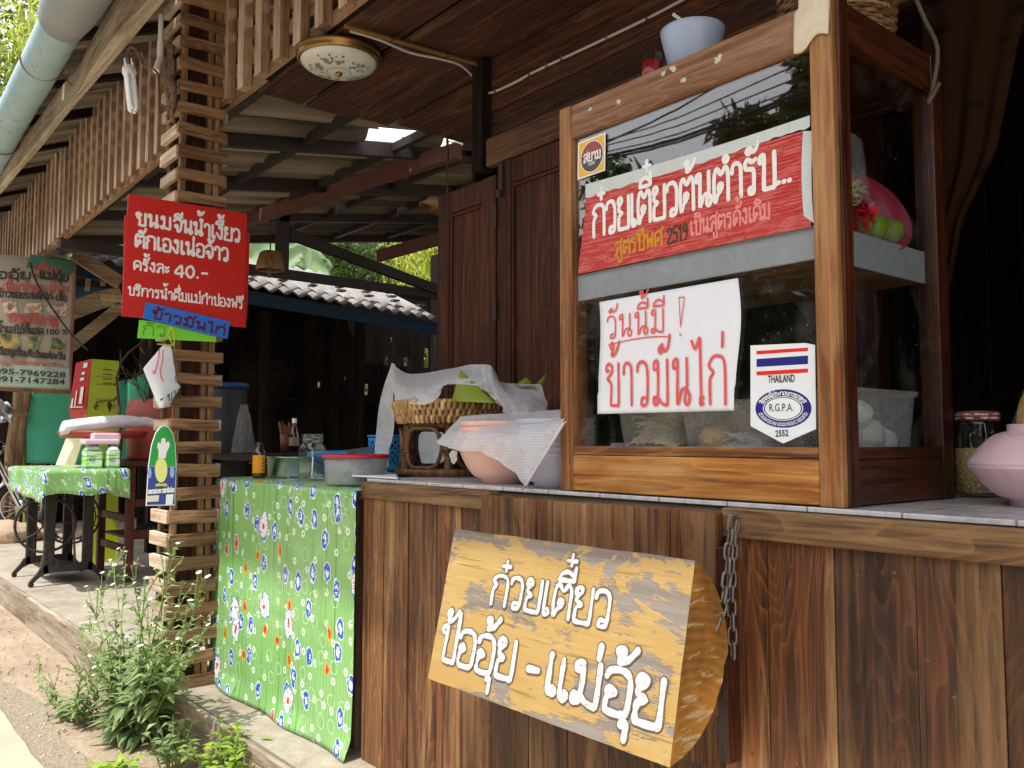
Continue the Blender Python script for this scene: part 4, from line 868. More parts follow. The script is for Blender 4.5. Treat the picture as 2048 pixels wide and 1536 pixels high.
m_=MB(); px_text(m_,'THAILAND',(1536,766),(1590,764),.0165,Ys-.0003,.02); px_text(m_,'2552',(1551,874),(1577,872.5),.0145,Ys-.0003,.02); px_text(m_,'R.G.P.A.',(1539,823),(1587,822),.0165,Ys-.0003)
m_.build('print',M['black'],t)
m_=MB(); txt='สมาคมผู้ประกอบการอาหาร'; ss,wt=thai(txt,.14); hgt=ez*.17; ra=.76
def arc(x,y,z,kx=1):
    th=math.radians(158)-math.radians(136)*x/wt; rr=1+ (y*hgt)/ez; return c+Uo*ex*(.755+y*.17)*math.cos(th)+Zo*ez*(.70+y*.17)*math.sin(th)+FN*(.0009+z)
for k,s in enumerate(ss):
    Q=catmull([(p_[0],p_[1],0) for p_ in s],3) if len(s)>2 else [V(p_[0],p_[1],0) for p_ in s]
    W_=[arc(q.x,q.y,0) for q in Q]; strokes(m_,W_,None,FN,.0016,k=0,raise_=.0001)
txt='RESTAURANTURE AND GOODS PRODUCT ASSOCIATION'; n=len(txt)
def arc2(x,y,z):
    th=math.radians(196)+math.radians(148)*x; return c+Uo*ex*(.93-.16*y)*math.cos(th)+Zo*ez*(.92-.19*y)*math.sin(th)+FN*.001
latin(m_,txt,lambda x,y,z:arc2(x,y,z),1,1,0,.02)
m_.build('emblem_lettering',M['white'],t)
# small yellow cafe sticker
t=thing('cafe_sticker','square yellow cafe sticker with red sun rays, top left of the glass','sticker',at(1183,310,'Y',yg-.003))
Yc=yg-.0035; m_=MB(); m_.prism(q4([(1156,286),(1211,265),(1210,341),(1155,360)],Yc),(0,.0006,0)); m_.build('border',M['white'],t)
m_=MB(); m_.add(q4([(1158.5,288),(1208,269),(1207.5,339),(1157.5,356)],Yc-.0004),[(3,2,1,0)]); m_.build('field',M['yel'],t)
c=at(1184,313,'Y',Yc); Uo=(at(1208,304,'Y',Yc)-at(1160,322,'Y',Yc)).normalized(); r0=(at(1206,313,'Y',Yc)-at(1162,313,'Y',Yc)).length/2
Uo=V(1,0,0)
m_=MB(); ell(m_,r0,r0,.0007); m_.build('disc_rim',M['white'],t)
m_=MB(); ell(m_,r0*.95,r0*.95,.001); m_.build('disc',M['ink'],t)
m_=MB()
for k in range(11):
    a=R_(8+k*16.4); b=R_(8+k*16.4+10); o=c+Zo*(-r0*.1)
    def rp(a,r): return o+Uo*r*math.cos(a)+Zo*r*math.sin(a)+FN*.0014
    rr=lambda a: r0*.92*math.sqrt(max(0,1-.0*math.cos(a)**2))+ (.09*r0*math.sin(a))
    m_.add([rp(a,r0*.25),rp(b,r0*.25),rp(b,rr(b)),rp(a,rr(a))],[(0,1,2,3)])
m_.build('sun_rays',plain('brick red print',L('b5473c'),.4,.04),t)
m_=MB(); write(m_,'สยาม',c+Uo*(-r0*.68)-Zo*r0*.26,c+Uo*r0*.78-Zo*r0*.26,r0*.5,.0045,FN,up=(0,0,1),gap=.2,off=.0016,raise_=.0003); m_.build('thai_lettering',M['white'],t); m_=MB()
latin(m_,"CAFE'",pl(c+Uo*(-r0*.3)-Zo*r0*.55+FN*.0016,Uo,Zo,FN),r0*.62,r0*.2,0,.02); m_.build('lettering',M['white'],t)
# ================================================================ THINGS ON THE CABINET
def bowl_prof(r,h,th=.003,foot=.5,fh=.012,ev=.6):
    o=[(.001,.002),(r*foot*.9,.002),(r*foot,0),(r*foot,fh)]
    for k in range(1,11):
        u=k/10; o.append((r*foot+(r-r*foot)*(u**ev),fh+(h-fh)*u))
    i=[(a-th,b) for a,b in o[:3:-1]]; i=[(r-th,h+.001)]+i[1:]+[(r*foot*.8,fh+.004),(.001,fh+.004)]
    return o+i
def bowl(m_,c,r,h,M_=None,**k): m_.lathe(bowl_prof(r,h,**k),c,48,M_)
zc=2.064
c=at(1385,90,'Z',2.15); 
yb=.15; cb=at(1385,68,'Y',yb); rb=rpx(1321,1449,cb)
m_=MB(); bowl(m_,(cb.x,cb.y,zc),rb,cb.z-zc+.006,foot=.62,ev=.8); tag(m_.build('bowl',M['bowlb']),'pale blue plastic bowl with a spoon in it on top of the cabinet','bowl')
m_=MB(); a=at(1393,60,'Y',yb+.01); b=at(1347,28,'Y',yb-.02); a2=a+(a-b)*.5; m_.tube([a2,a,a+(b-a)*.6,b],[.004,.0045,.0055,.006],10); m_.blob(a2,(.018,.014,.008),2,.05,10); tag(m_.build('spoon',M['steel']),'steel spoon leaning in the pale blue bowl','spoon')
yg2=.11; cg=at(1303,112,'Y',yg2); rg=rpx(1280,1327,cg)
t=thing('drinking_glass','small clear glass of red drink on top of the cabinet','glass',(cg.x,cg.y,zc))
m_=MB(); m_.lathe([(.001,0),(rg*.9,0),(rg,cg.z-zc),(rg-.002,cg.z-zc),(rg*.9-.002,.006),(.001,.006)],(cg.x,cg.y,zc),32); m_.build('tumbler',M['glass2'],t)
m_=MB(); hr=at(1303,127,'Y',yg2).z-zc; m_.lathe([(.001,.007),(rg*.88-.003,.007),(rg*.97-.003,hr),(.001,hr)],(cg.x,cg.y,zc),32); m_.build('red_drink',plain('red drink',L('b3121f'),.1,.05,6,spec=.6),t)
bc=V(-1.07,.30,zc)
t=thing('wicker_basket','round woven wicker basket on top of the cabinet','basket',bc)
def wv(u,v):
    a=2*math.pi*u; r=.125+.012*math.sin(v*2.4)+.003*math.sin(a*40+ (0 if int(v*16)%2 else math.pi))
    return bc+V(r*math.cos(a),r*math.sin(a),.24*v)
m_=MB()
for k in range(24):
    pts=[]; z=.004+k*.0102
    for i in range(72):
        a=2*math.pi*i/72; r=.122+.012*math.sin(z*10)+.0028*math.sin(a*18+(math.pi if k%2 else 0)); pts.append(bc+V(r*math.cos(a),r*math.sin(a),z))
    m_.tube(pts,.0054,6,closed=True)
m_.lathe([(.118,0),(.118,.245)],bc,36); m_.build('weave',M['wicker'],t)
m_=MB(); P=[at(1830,-8,'X',-.90),at(1850,40,'X',-.90),at(1872,85,'X',-.90),at(1875,120,'X',-.90),at(1868,165,'X',-.902),at(1861,195,'X',-.905),at(1858,203,'X',-.898),at(1866,190,'X',-.893),at(1878,168,'X',-.893)]
m_.tube(catmull(P,6),.0052,8); tag(m_.build('grey_rope',plain('grey rope',L('6c6455'),.9,.3,150,0,.8)),'grey knotted rope hanging at the right rear corner of the cabinet','rope')
# ================================================================ THINGS INSIDE THE CABINET
pc=V(-1.06,.30,1.531)
m_=MB(); Mx=axisM(V(.75,-.45,.55)); pq=at(1790,455,'X',-1.02); m_.lathe([(.002,0),(.06,0),(.1,.015),(.125,.04),(.122,.043),(.098,.019),(.058,.005),(.002,.005)],(-1.05,.36,1.60),40,axisM(V(-.35,.1,.9))); 
m_.v=[]; m_.f=[]; m_.m=[]; m_.s=[]
m_.lathe([(.002,0),(.06,0),(.1,.012),(.118,.03),(.115,.033),(.098,.016),(.058,.005),(.002,.005)],(-1.03,.315,1.658),40,axisM(V(.85,-.3,.42)))
tag(m_.build('plate',M['plate']),'raspberry pink plate leaning on the cabinet shelf','plate')
for i,(x,y,l) in enumerate(((1752,455,'front green lime in the clear bag on the shelf'),(1785,462,'second green lime in the clear bag, nearer the rear'),(1722,447,'lime half hidden behind the dark cabinet post'))):
    c=at(x,y,'X',-.962); m_=MB(); m_.blob(c,(.026,.028,.029),i,.08,14); tag(m_.build('lime_fruit',M['lime']),l,'lime','limes on the cabinet shelf')
m_=MB(); c=at(1760,440,'X',-.975); 
def bg_(u,v):
    a=2*math.pi*u; k=math.sin(math.pi*min(1,.12+v*.88))
    r=.07*k**.6; n_=.02*noise.noise(V(math.cos(a)*2.2,math.sin(a)*2.2,v*6))+.006*noise.noise(V(math.cos(a)*9,math.sin(a)*9,v*20)); return V(-.972,.285,1.54)+V((r*.4+n_*.5)*math.cos(a),(r*1.2+n_)*math.sin(a),.145*v)
m_.grid(bg_,40,20); tag(m_.build('plastic_bag',M['bagfilm']),'crinkled clear plastic bag of limes on the cabinet shelf','bag')
m_=MB(); 
def bg2(u,v):
    a=2*math.pi*u; r=(.062*(1-v)**.4+.004)*(1 if v>.06 else .8); n_=.022*noise.noise(V(math.cos(a)*2,math.sin(a)*2,v*5+9))+.008*noise.noise(V(math.cos(a)*8,math.sin(a)*8,v*22)); return V(-1.03,.24,1.535)+V((r+n_)*math.cos(a),(r*1.1+n_)*math.sin(a),.32*v)
m_.grid(bg2,44,30); tag(m_.build('herb_bag',M['bagfilm']),'tall crinkled clear bag knotted at the top beside the limes','bag')
m_=MB(); rr=random.Random(3)
for k in range(120): d=rdir(rr); p_=V(-1.03,.225,1.70)+V(d.x*.03,d.y*.04,d.z*.035); m_.tube([p_,p_+rdir(rr)*.035],.003,5)
tag(m_.build('yellow_noodles',plain('yellow noodle bundle',L('d4cf94'),.6,.15,50)),'pale yellow noodle bundle inside the tall clear bag','noodles')
m_=MB(); rr=random.Random(4)
for k in range(60): d=rdir(rr); p_=at(1712,430,'X',-.955)+V(d.x*.02,d.y*.03,d.z*.02); leaf(m_,p_,rdir(rr),rdir(rr),.035,.02)
tag(m_.build('red_wrapper',plain('red wrapper',L('b52231'),.35,.2,30)),'crumpled red wrapper next to the limes','wrapper')
def tub(label,xa,xb,ya,yb,z0,z1,fill,fz,lid=False,kind='food_box'):
    t=thing(kind,label,'food box',((xa+xb)/2,(ya+yb)/2,z0),'clear plastic boxes in the cabinet')
    def shell(m_,xa,xb,ya,yb,z0,z1,r=.025,tp=.012):
        n=8; ring=[]
        for (cx,cy,a0) in ((xb-r,yb-r,0),(xa+r,yb-r,90),(xa+r,ya+r,180),(xb-r,ya+r,270)):
            for k in range(n+1): a=R_(a0+90*k/n); ring.append((cx+r*math.cos(a),cy+r*math.sin(a)))
        cx,cy=(xa+xb)/2,(ya+yb)/2; k_=len(ring); sc_=lambda q,s:(cx+(q[0]-cx)*(1-s/(xb-xa)*2),cy+(q[1]-cy)*(1-s/(yb-ya)*2))
        lv=[(tp+.012,z0),(tp,z0+.012),(0,z1-.012),(-.006,z1-.011),(-.006,z1),(.002,z1)]
        vs=[]
        for s,z in lv: vs+=[sc_(q,s)+(z,) for q in ring]
        m_.add(vs,[(i*k_+j,i*k_+(j+1)%k_,(i+1)*k_+(j+1)%k_,(i+1)*k_+j) for i in range(len(lv)-1) for j in range(k_)],0,True); m_.add(vs[:k_],[tuple(range(k_))[::-1]])
        if lid: m_.add(vs[-k_:],[tuple(range(k_))])
    m_=MB(); shell(m_,xa,xb,ya,yb,z0,z1); m_.build('tub',M['clearbox'],t)
    m_=MB(); rr=random.Random(int(xa*1000))
    if fill:
        m_.grid(lambda u,v:V(xa+.018+(xb-xa-.036)*u,ya+.018+(yb-ya-.036)*v,z0+.006+(fz-z0)*(math.sin(math.pi*min(max(u,.02),.98))**.35)*(math.sin(math.pi*min(max(v,.02),.98))**.35)*(.85+.3*noise.noise(V(u*4,v*4,xa*9)))),20,14)
        for k in range(170):
            p_=V(rr.uniform(xa+.03,xb-.03),rr.uniform(ya+.015,yb-.03),rr.uniform(z0+.01,fz)); a=rr.uniform(0,6.3); d=V(math.cos(a),math.sin(a)*.4,rr.uniform(-.3,.3)); q=V(-d.y,d.x,.3)*.012
            pts=[p_-d*.03,p_+q,p_+d*.03]
            pts=[V(min(max(s_.x,xa+.014),xb-.014),min(max(s_.y,ya+.012),yb-.014),min(max(s_.z,z0+.005),fz+.01)) for s_ in pts]
            m_.tube(catmull(pts,3),.0016,5)
        m_.build('noodles',fill,t)
    return t
za=1.0925
tub('left clear plastic box of pale rice noodles behind the paper notice',-1.60,-1.40,.065,.27,za,za+.125,M['noodle'],za+.10)
tub('wide clear plastic box of white shredded noodles behind the pennant sticker',-1.385,-1.10,.062,.28,za,za+.135,M['noodlew'],za+.055)
b=tub('lidded clear plastic box of white noodle balls behind the side glass',-1.09,-.965,.12,.44,za,za+.155,None,0,True)
for i,(y,z,r) in enumerate(((.20,.045,.042),(.30,.05,.048),(.38,.04,.036),(.26,.1,.04))):
    m_=MB(); m_.blob((-1.025,y,za+z),(r*.9,r,r*.85),i+5,.15,16); m_.build('noodle_ball',M['noodlew'],b)
m_=MB(); m_.blob((-1.30,.1,za+.045),(.045,.03,.035),4,.2,14); tag(m_.build('yellow_noodle_ball',plain('yellow noodle ball',L('d0b070'),.6,.2,60,0,.5)),'yellowish noodle ball in the wide clear box','noodles')
m_=MB()
for k in range(3): m_.box(-1.69,-1.615,.1+.02*k,.2+.02*k,za+.012*k,za+.012*k+.01)
tag(m_.build('foil_packs',M['greylam'],bev=.002),'small stack of silver packs in the lower left of the cabinet','packs')
m_=MB(); bc2=V(-1.24,.40,za); m_.lathe([(.001,0),(.03,0),(.032,.01),(.032,.14),(.014,.185),(.012,.23),(.001,.23)],bc2,20); tag(m_.build('sauce_bottle',M['brown']),'dark brown sauce bottle at the back of the cabinet','bottle')
# ================================================================ RIGHT SIDE OF THE COUNTER
zt_=.9955
jc=at(1960,990,'Y',.62); jc=V(jc.x,.62,zt_); rj=.052
t=thing('snack_jar','glass jar of toasted rice with a rusty striped lid','jar',jc)
hj=at(1960,825,'Y',.62).z-zt_
m_=MB(); m_.lathe([(.001,0),(rj*.94,0),(rj,.01),(rj,hj*.72),(rj*.86,hj*.86),(rj*.86,hj*.93),(rj*.83,hj*.93),(rj*.95,hj*.7),(rj*.96,.012),(.001,.008)],jc,40); m_.build('glass_body',M['glass2'],t)
m_=MB(); m_.lathe([(.001,.01),(rj*.92,.01),(rj*.93,hj*.55),(rj*.6,hj*.58),(.001,hj*.57)],jc,30)
rr=random.Random(8)
for k in range(500):
    a=rr.uniform(0,6.3); m_.blob(jc+V(rj*.92*math.cos(a),rj*.92*math.sin(a),rr.uniform(.012,hj*.57)),(.0035,.0035,.003),k,.2,5)
m_.build('toasted_rice',M['snack'],t)
lm=N('rusty striped lid'); v=lm.obj(); wv_=lm.n('TexWave',bands_direction='Z'); wv_.inputs['Scale'].default_value=36; wv_.inputs['Distortion'].default_value=1.2; lm.l(v,wv_.inputs['Vector'])
lm.col(lm.mix(lm.ramp(lm.noise(v,60,5,0,.7),[(.5,BLK),(.58,WHT)]),lm.ramp(wv_.outputs[0],[(.35,L('e8e0d8')),(.55,L('a5392d'))]),L('5c4034'))); lm.rough(.5)
m_=MB(); m_.lathe([(rj*.9,hj*.9)]+[(rj*.93+.002*(k%2),hj*(.9+.1*k/8)) for k in range(9)]+[(rj*.85,hj*1.01),(.001,hj*1.01)],jc,40); m_.build('lid',lm.mat,t)
bx=at(2062,1012,'Z',zt_); bx=V(bx.x+.02,bx.y,zt_)
rr_=.138
m_=MB(); m_.lathe(bowl_prof(rr_,.085,foot=.42,fh=.014,ev=.55),bx,64); tag(m_.build('bowl',M['pink2']),'lower pink plastic bowl standing upright at the right counter edge','bowl')
m_=MB(); m_.lathe([(a,.171-b) for a,b in bowl_prof(rr_,.085,foot=.42,fh=.014,ev=.55)],bx,64); tag(m_.build('bowl',M['pink2']),'pink plastic bowl turned upside down as a cover on the lower one','bowl')
m_=MB(); rr=random.Random(5); tc=bx+V(.02,.02,.20)
for k in range(26):
    a=k*.24-1; pts=[tc+V(.06*math.cos(a),.06*math.sin(a),-.028),tc+V(.05*math.cos(a+.1),.05*math.sin(a+.1),.025),tc+V(.015*math.cos(a),.015*math.sin(a),.055)]; m_.tube(catmull(pts,4),.006,6)
m_.blob(tc,(.055,.055,.045),3,.15,16); tag(m_.build('dried_noodle_bundle',plain('golden dried bundle',L('a87a2c'),.4,.35,70,0,.5)),'golden bundle in plastic on the upturned pink bowl','noodles')
m_=MB(); m_.grid(lambda u,v:tc+V(.075*math.cos(6.28*u)*(1-.5*v)+.012*noise.noise(V(u*9,v*6,1)),.075*math.sin(6.28*u)*(1-.5*v),-.03+.09*v),30,10); tag(m_.build('plastic_bag',M['bagfilm']),'clear plastic bag around the golden bundle on the pink bowl','bag')
# ================================================================ NETTING, RATTAN TRAY, BOWL STACKS
nm=N('white netting'); nm.b.inputs['Base Color'].default_value=(.9,.91,.94,1); nm.b.inputs['Roughness'].default_value=.8
v=nm.obj(); sx=nm.n('SeparateXYZ'); nm.l(v,sx.inputs[0])
def gridm(a,fr): return nm.math('LESS_THAN',nm.math('ABSOLUTE',nm.math('SUBTRACT',nm.math('FRACT',nm.math('MULTIPLY',a,fr)),.5)),.26)
ho=nm.math('MULTIPLY',gridm(nm.math('ADD',sx.outputs[0],nm.math('MULTIPLY',sx.outputs[1],.4)),230),gridm(sx.outputs[2],230))
nm.bump(nm.math('ADD',nm.noise(v,16,5,1.5,.6),nm.math('MULTIPLY',nm.noise(v,55,3,.8),.35)),.9,.02)
al=nm.math('SUBTRACT',.90,nm.math('MULTIPLY',ho,.5)); tr=nm.n('BsdfTransparent'); tl=nm.n('BsdfTranslucent'); tl.inputs[0].default_value=(.9,.91,.94,1); m1=nm.n('MixShader'); m1.inputs[0].default_value=.35
nm.l(nm.b.outputs[0],m1.inputs[1]); nm.l(tl.outputs[0],m1.inputs[2]); m2=nm.n('MixShader'); nm.l(al,m2.inputs[0]); nm.l(tr.outputs[0],m2.inputs[1]); nm.l(m1.outputs[0],m2.inputs[2]); nm.l(m2.outputs[0],nm.out.inputs[0]); M['net']=nm.mat
M['hem']=plain('white cloth hem',(.76,.77,.8,1),.8,.04,30,bump=.3)
def drape(m_,rows,nu=26,nv=16,wr=.006,fold=9,sd=0,mi=0):
    """cloth through rows of (x,y,Y) points: smooth surface with folds"""
    R=[]
    for row in rows:
        P=[at(x,y,'Y',d) for x,y,d in row]; Q=catmull(P,8); 
        # resample to nu+1
        ln=[0]; 
        for i in range(len(Q)-1): ln.append(ln[-1]+(Q[i+1]-Q[i]).length)
        o=[]
        for k in range(nu+1):
            t_=ln[-1]*k/nu; i=0
            while i<len(ln)-2 and ln[i+1]<t_: i+=1
            f=(t_-ln[i])/max(ln[i+1]-ln[i],1e-6); o.append(Q[i].lerp(Q[i+1],min(f,1)))
        R.append(o)
    cols=[catmull([r[k] for r in R],8) if len(R)>2 else [R[0][k].lerp(R[1][k],j/8) for j in range(9)] for k in range(nu+1)]
    n=len(cols[0])
    def fn(u,v):
        k=min(int(u*nu+.5),nu); j=min(int(v*(n-1)+.5),n-1); p=cols[k][j]
        return p+V(0,-1,0)*(wr*math.sin(u*fold*6.28+sd+2*noise.noise(V(u*3,v*2,sd)))*(.3+v)+wr*1.6*noise.noise(V(u*5,v*4,sd+5)))
    m_.grid(fn,nu,n-1,mi)
rc=at(905,945,'Y',.42); rc=V(rc.x,.42,.9965); rw=.215
t=thing('rattan_tray_stand','woven rattan tray on a round bentwood stand holding banana leaf parcels','tray stand',rc)
zT=at(900,840,'Y',.25).z; zR=at(900,802,'Y',.25).z
m_=MB(); m_.tube([rc+V(rw*math.cos(a),rw*math.sin(a),.016) for a in [i*math.pi/24 for i in range(48)]],.015,10,closed=True); m_.tube([rc+V(rw*.86*math.cos(a),rw*.86*math.sin(a),zT-rc.z-.015) for a in [i*math.pi/24 for i in range(48)]],.014,10,closed=True); m_.build('ring',M['rattand'],t)
for k in range(6):
    a=R_(k*60+200); d=V(math.cos(a),math.sin(a),0); m_=MB(); m_.tube([rc+d*rw*.97+V(0,0,.02),rc+d*rw*.9+V(0,0,zT-rc.z-.02)],.0165,10); 
    for z in (.085,.095,.105): m_.tube([rc+d*rw*.94+V(.019*math.cos(q),.019*math.sin(q),z) for q in [i*.9 for i in range(7)]],.005,6,closed=True)
    m_.build('leg',M['rattand'],t)
for k in range(6):
    a0=R_(k*60+208);a1=R_(k*60+252); zt_2=zT-rc.z-.03; m_=MB(); P=[]
    for (f,z) in ((.5,.034),(.85,.04),(1,.09),(1,zt_2-.05),(.85,zt_2-.005),(.5,zt_2),(.15,zt_2-.005),(0,zt_2-.05),(0,.09),(.15,.04)):
        a=a0+(a1-a0)*f; P.append(rc+V(rw*.965*math.cos(a),rw*.965*math.sin(a),z))
    m_.tube(catmull(P,4,True),.0085,8,closed=True); m_.build('bent_loop',M['rattand'],t)
m_=MB(); n=64
for row in range(3):
    z0=zT-.004+row*(zR-zT)*.36; hh=(zR-zT)*.42
    for k in range(n):
        a=2*math.pi*(k+.5*(row%2))/n; rr_0=rw*1.02+.008*row; da=2*math.pi/n*.36
        P=[rc+V((rr_0-.006)*math.cos(a),(rr_0-.006)*math.sin(a),0),rc+V((rr_0+.004)*math.cos(a),(rr_0+.004)*math.sin(a),0),rc+V((rr_0-.003)*math.cos(a+da),(rr_0-.003)*math.sin(a+da),0)]
        for q,z in zip(P,(z0-.002,z0+hh*.5,z0+hh)): q.z=z
        m_.tube(catmull(P,3),.0088,6)
m_.lathe([(rw*.95,zT-rc.z),(rw*1.02,zR-rc.z)],rc,40)
m_.tube([rc+V((rw*1.07)*math.cos(a),(rw*1.07)*math.sin(a),zR-rc.z+.002) for a in [i*math.pi/30 for i in range(60)]],.009,8,closed=True)
m_.build('woven_rim',M['rattan'],t)
m_=MB(); m_.lathe([(.001,zT-rc.z+.012),(rw,zT-rc.z+.012)],rc,32); m_.build('tray_floor',M['rattand'],t)
lm_=leafm('banana leaf wrap',L('7f8f25'),L('98a63a'),.45,.25)
def tri(pts,Y0,name,label,bulge=.02):
    m_=MB(); A,B,Cc=[at(x,y,'Y',Y0[i]) for i,(x,y) in enumerate(pts)]
    def fn(u,v): p=A.lerp(B.lerp(Cc,u),v); return p+V(0,-bulge*math.sin(math.pi*u)*v*1.2,0)
    m_.grid(fn,12,12); return tag(m_.build(name,lm_,solid=.002),label,'leaf parcel','banana leaf parcels in the rattan tray')
tri([(921,740),(903,803),(993,806)],(.30,.24,.22),'leaf_parcel','tall pointed green leaf corner in the middle of the tray')
tri([(1052,755),(1030,772),(1064,766)],(.42,.40,.4),'leaf_parcel','small green leaf tip poking above the net at right')
tri([(1092,748),(1080,768),(1088,768)],(.46,.44,.44),'leaf_parcel','thin pale leaf point at the far right of the tray')
tri([(800,770),(792,800),(882,800)],(.34,.27,.25),'leaf_parcel','green leaf parcel seen through the net at left')
m_=MB(); m_.grid(lambda u,v:at(905+95*u,800-6*v,'Y',.22+.2*v),6,4); tag(m_.build('leaf_sheet',lm_),'flat green banana leaf lining the rattan tray','leaf')
m_=MB()
drape(m_,[[(783,726,.44),(812,746,.42),(850,746,.40),(900,737,.38),(945,729,.38),(983,732,.38)],[(786,760,.27),(815,775,.25),(850,778,.23),(885,768,.25),(915,752,.28),(985,760,.30)],[(790,800,.19),(822,808,.185),(852,809,.185),(872,800,.2),(893,770,.26),(960,772,.24)]],30,16,.004,5,1)
drape(m_,[[(945,729,.38),(983,732,.38),(1000,762,.42),(1050,768,.45),(1082,768,.45)],[(958,772,.23),(1000,785,.25),(1030,790,.3),(1060,792,.36),(1094,800,.42)],[(985,788,.19),(1012,826,.185),(1035,828,.21),(1062,823,.26),(1099,822,.36)]],30,16,.006,6,2)
drape(m_,[[(783,726,.44),(787,727,.44),(791,731,.43)],[(762,790,.45),(775,790,.42),(789,790,.37)],[(752,870,.45),(768,872,.42),(788,868,.38)],[(747,925,.44),(757,938,.42),(772,936,.40),(776,900,.39)]],14,16,.008,3,3)
tag(m_.build('net_cover',M['net']),'white netting draped over the rattan tray, trailing down its left side','net')
m_=MB(); drape(m_,[[(838,862,.58),(880,858,.55),(915,880,.50)],[(838,900,.6),(870,910,.55),(912,905,.5)],[(842,930,.6),(870,938,.57),(905,935,.52)]],12,10,.006,4,7)
tag(m_.build('cloth_bundle',M['hem']),'white cloth bundle seen between the rattan legs','cloth')
# bowl stacks
p1=at(1010,960,'Y',.17); p1=V(p1.x,.17,.9965); R1=.15
for k in range(6):
    m_=MB(); c=p1+V(0,0,.0185*k); bowl(m_,c,R1,.105,foot=.5,fh=.012,ev=.5)
    tag(m_.build('stacked_bowl',M['pink']),'bottom bowl of the pink stack under the net' if k==0 else 'pale pink bowl nested in the pink stack under the net','bowl',None if k==0 else 'pink bowls nested in one stack')
p2=at(1112,972,'Y',.12); p2=V(p2.x,.12,.9965)
for k in range(7):
    m_=MB(); c=p2+V(0,0,.0165*k); bowl(m_,c,.118,.1,foot=.55,fh=.012,ev=.55)
    tag(m_.build('stacked_bowl',M['bowlg']),'bottom bowl of the grey lilac stack beside the cabinet post' if k==0 else 'grey lilac bowl nested in the stack beside the cabinet post','bowl',None if k==0 else 'grey lilac bowls nested in one stack')
m_=MB()
drape(m_,[[(921,833,.20),(962,829,.2),(1010,827,.2),(1065,823,.18),(1124,819,.13)],[(893,862,.10),(945,858,.03),(1005,866,.0),(1065,862,-.01),(1124,848,-.01)],[(871,885,.05),(915,901,.0),(962,905,-.01),(1015,935,-.012),(1052,973,-.014)]],36,20,.0035,7,4)
net2=tag(m_.build('net_cover',M['net']),'white netting with a thick hem thrown over the bowl stacks','net')
m_=MB(); P=[at(1126,850,'Y',-.018),at(1100,893,'Y',-.02),at(1075,935,'Y',-.02),at(1050,975,'Y',-.02)]
Q=catmull(P,6); vs=[]
for i,q in enumerate(Q): vs+=[q+V(-.012,0,-.009),q+V(.002,-.007,.002),q+V(.014,0,.011)]
m_.add(vs,[(3*i+j,3*i+j+1,3*i+j+4,3*i+j+3) for i in range(len(Q)-1) for j in (0,1)],0,True); m_.build('hem',M['hem'],net2,solid=.003)
m_=MB(); drape(m_,[[(898,908,.03),(905,900,.02),(914,903,.0)],[(903,925,.04),(910,928,.03),(916,905,.01)]],6,8,.002,2,9); m_.build('corner',M['net'],net2)
# ================================================================ GREEN TABLE
fm=N('green printed plastic cloth'); v=fm.obj(); sx=fm.n('SeparateXYZ'); fm.l(v,sx.inputs[0])
cx=fm.n('CombineXYZ'); fm.l(fm.math('ADD',sx.outputs[0],fm.math('MULTIPLY',sx.outputs[1],.85)),cx.inputs[0]); fm.l(fm.math('ADD',sx.outputs[2],sx.outputs[1]),cx.inputs[1]); pv=cx.outputs[0]
def vor(scale,rnd_,off,sy_=1):
    q=fm.n('TexVoronoi',voronoi_dimensions='2D'); q.inputs['Scale'].default_value=scale; q.inputs['Randomness'].default_value=rnd_; fm.l(fm.mapv(pv,(1,sy_,1),(0,0,0),(off,off*.7,0)),q.inputs['Vector'])
    sp=fm.n('SeparateColor'); fm.l(q.outputs['Color'],sp.inputs[0]); return q.outputs['Distance'],sp.outputs
def band(d,a,b): return fm.math('MULTIPLY',fm.math('GREATER_THAN',d,a),fm.math('LESS_THAN',d,b))
def gt(a,b): return fm.math('GREATER_THAN',a,b)
def lt(a,b): return fm.math('LESS_THAN',a,b)
def And(a,b): return fm.math('MULTIPLY',a,b)
base=fm.mix(fm.noise(pv,3,4,.5),L('79ad60'),L('8fbd78'))
cr_=fm.noise(fm.mapv(pv,(55,.6,1)),1,2,.2); base=fm.mix(fm.ramp(cr_,[(.36,(.8,.8,.8,1)),(.42,BLK)]),base,L('4f8f38'))
wob=fm.noise(pv,38,3,0); 
vl=fm.math('ABSOLUTE',fm.math('SUBTRACT',fm.math('FRACT',fm.math('MULTIPLY',sx.outputs[0],42)),.5)); base=fm.mix(fm.ramp(vl,[(.0,(.45,.45,.45,1)),(.09,BLK)]),base,L('3f7c2a'))
d,c_=vor(13,.75,3.3); dd=fm.math('ADD',d,fm.math('MULTIPLY',fm.math('SUBTRACT',wob,.5),.12))
thin=And(band(dd,.3,.335),lt(c_[0],.5)); base=fm.mix(fm.math('MULTIPLY',thin,.75),base,L('d9ead0'))
d,c_=vor(11.5,.8,0); ring=And(band(d,.075,.17),lt(c_[0],.5)); base=fm.mix(fm.math('MULTIPLY',ring,.9),base,L('e6ecdf'))
rad=fm.noise(pv,95,2,0); sl=And(And(lt(d,.19),gt(c_[0],.5)),lt(c_[0],.72)); base=fm.mix(And(sl,gt(rad,.48)),base,L('d6e6c8'))
d,c_=vor(9.0,.8,1.7,.66); dd=fm.math('ADD',d,fm.math('MULTIPLY',fm.math('SUBTRACT',wob,.5),.3)); 
k1=lt(c_[0],.66); base=fm.mix(And(lt(dd,.24),k1),base,L('dfe9f3')); base=fm.mix(And(lt(dd,.205),k1),base,L('1d56b8')); base=fm.mix(And(And(lt(dd,.13),k1),gt(wob,.46)),base,L('e3e9f0'))
k2=And(gt(c_[0],.62),lt(c_[0],.86)); base=fm.mix(And(lt(dd,.17),k2),base,L('d8a02c')); base=fm.mix(And(lt(dd,.1),k2),base,L('c63a2a'))
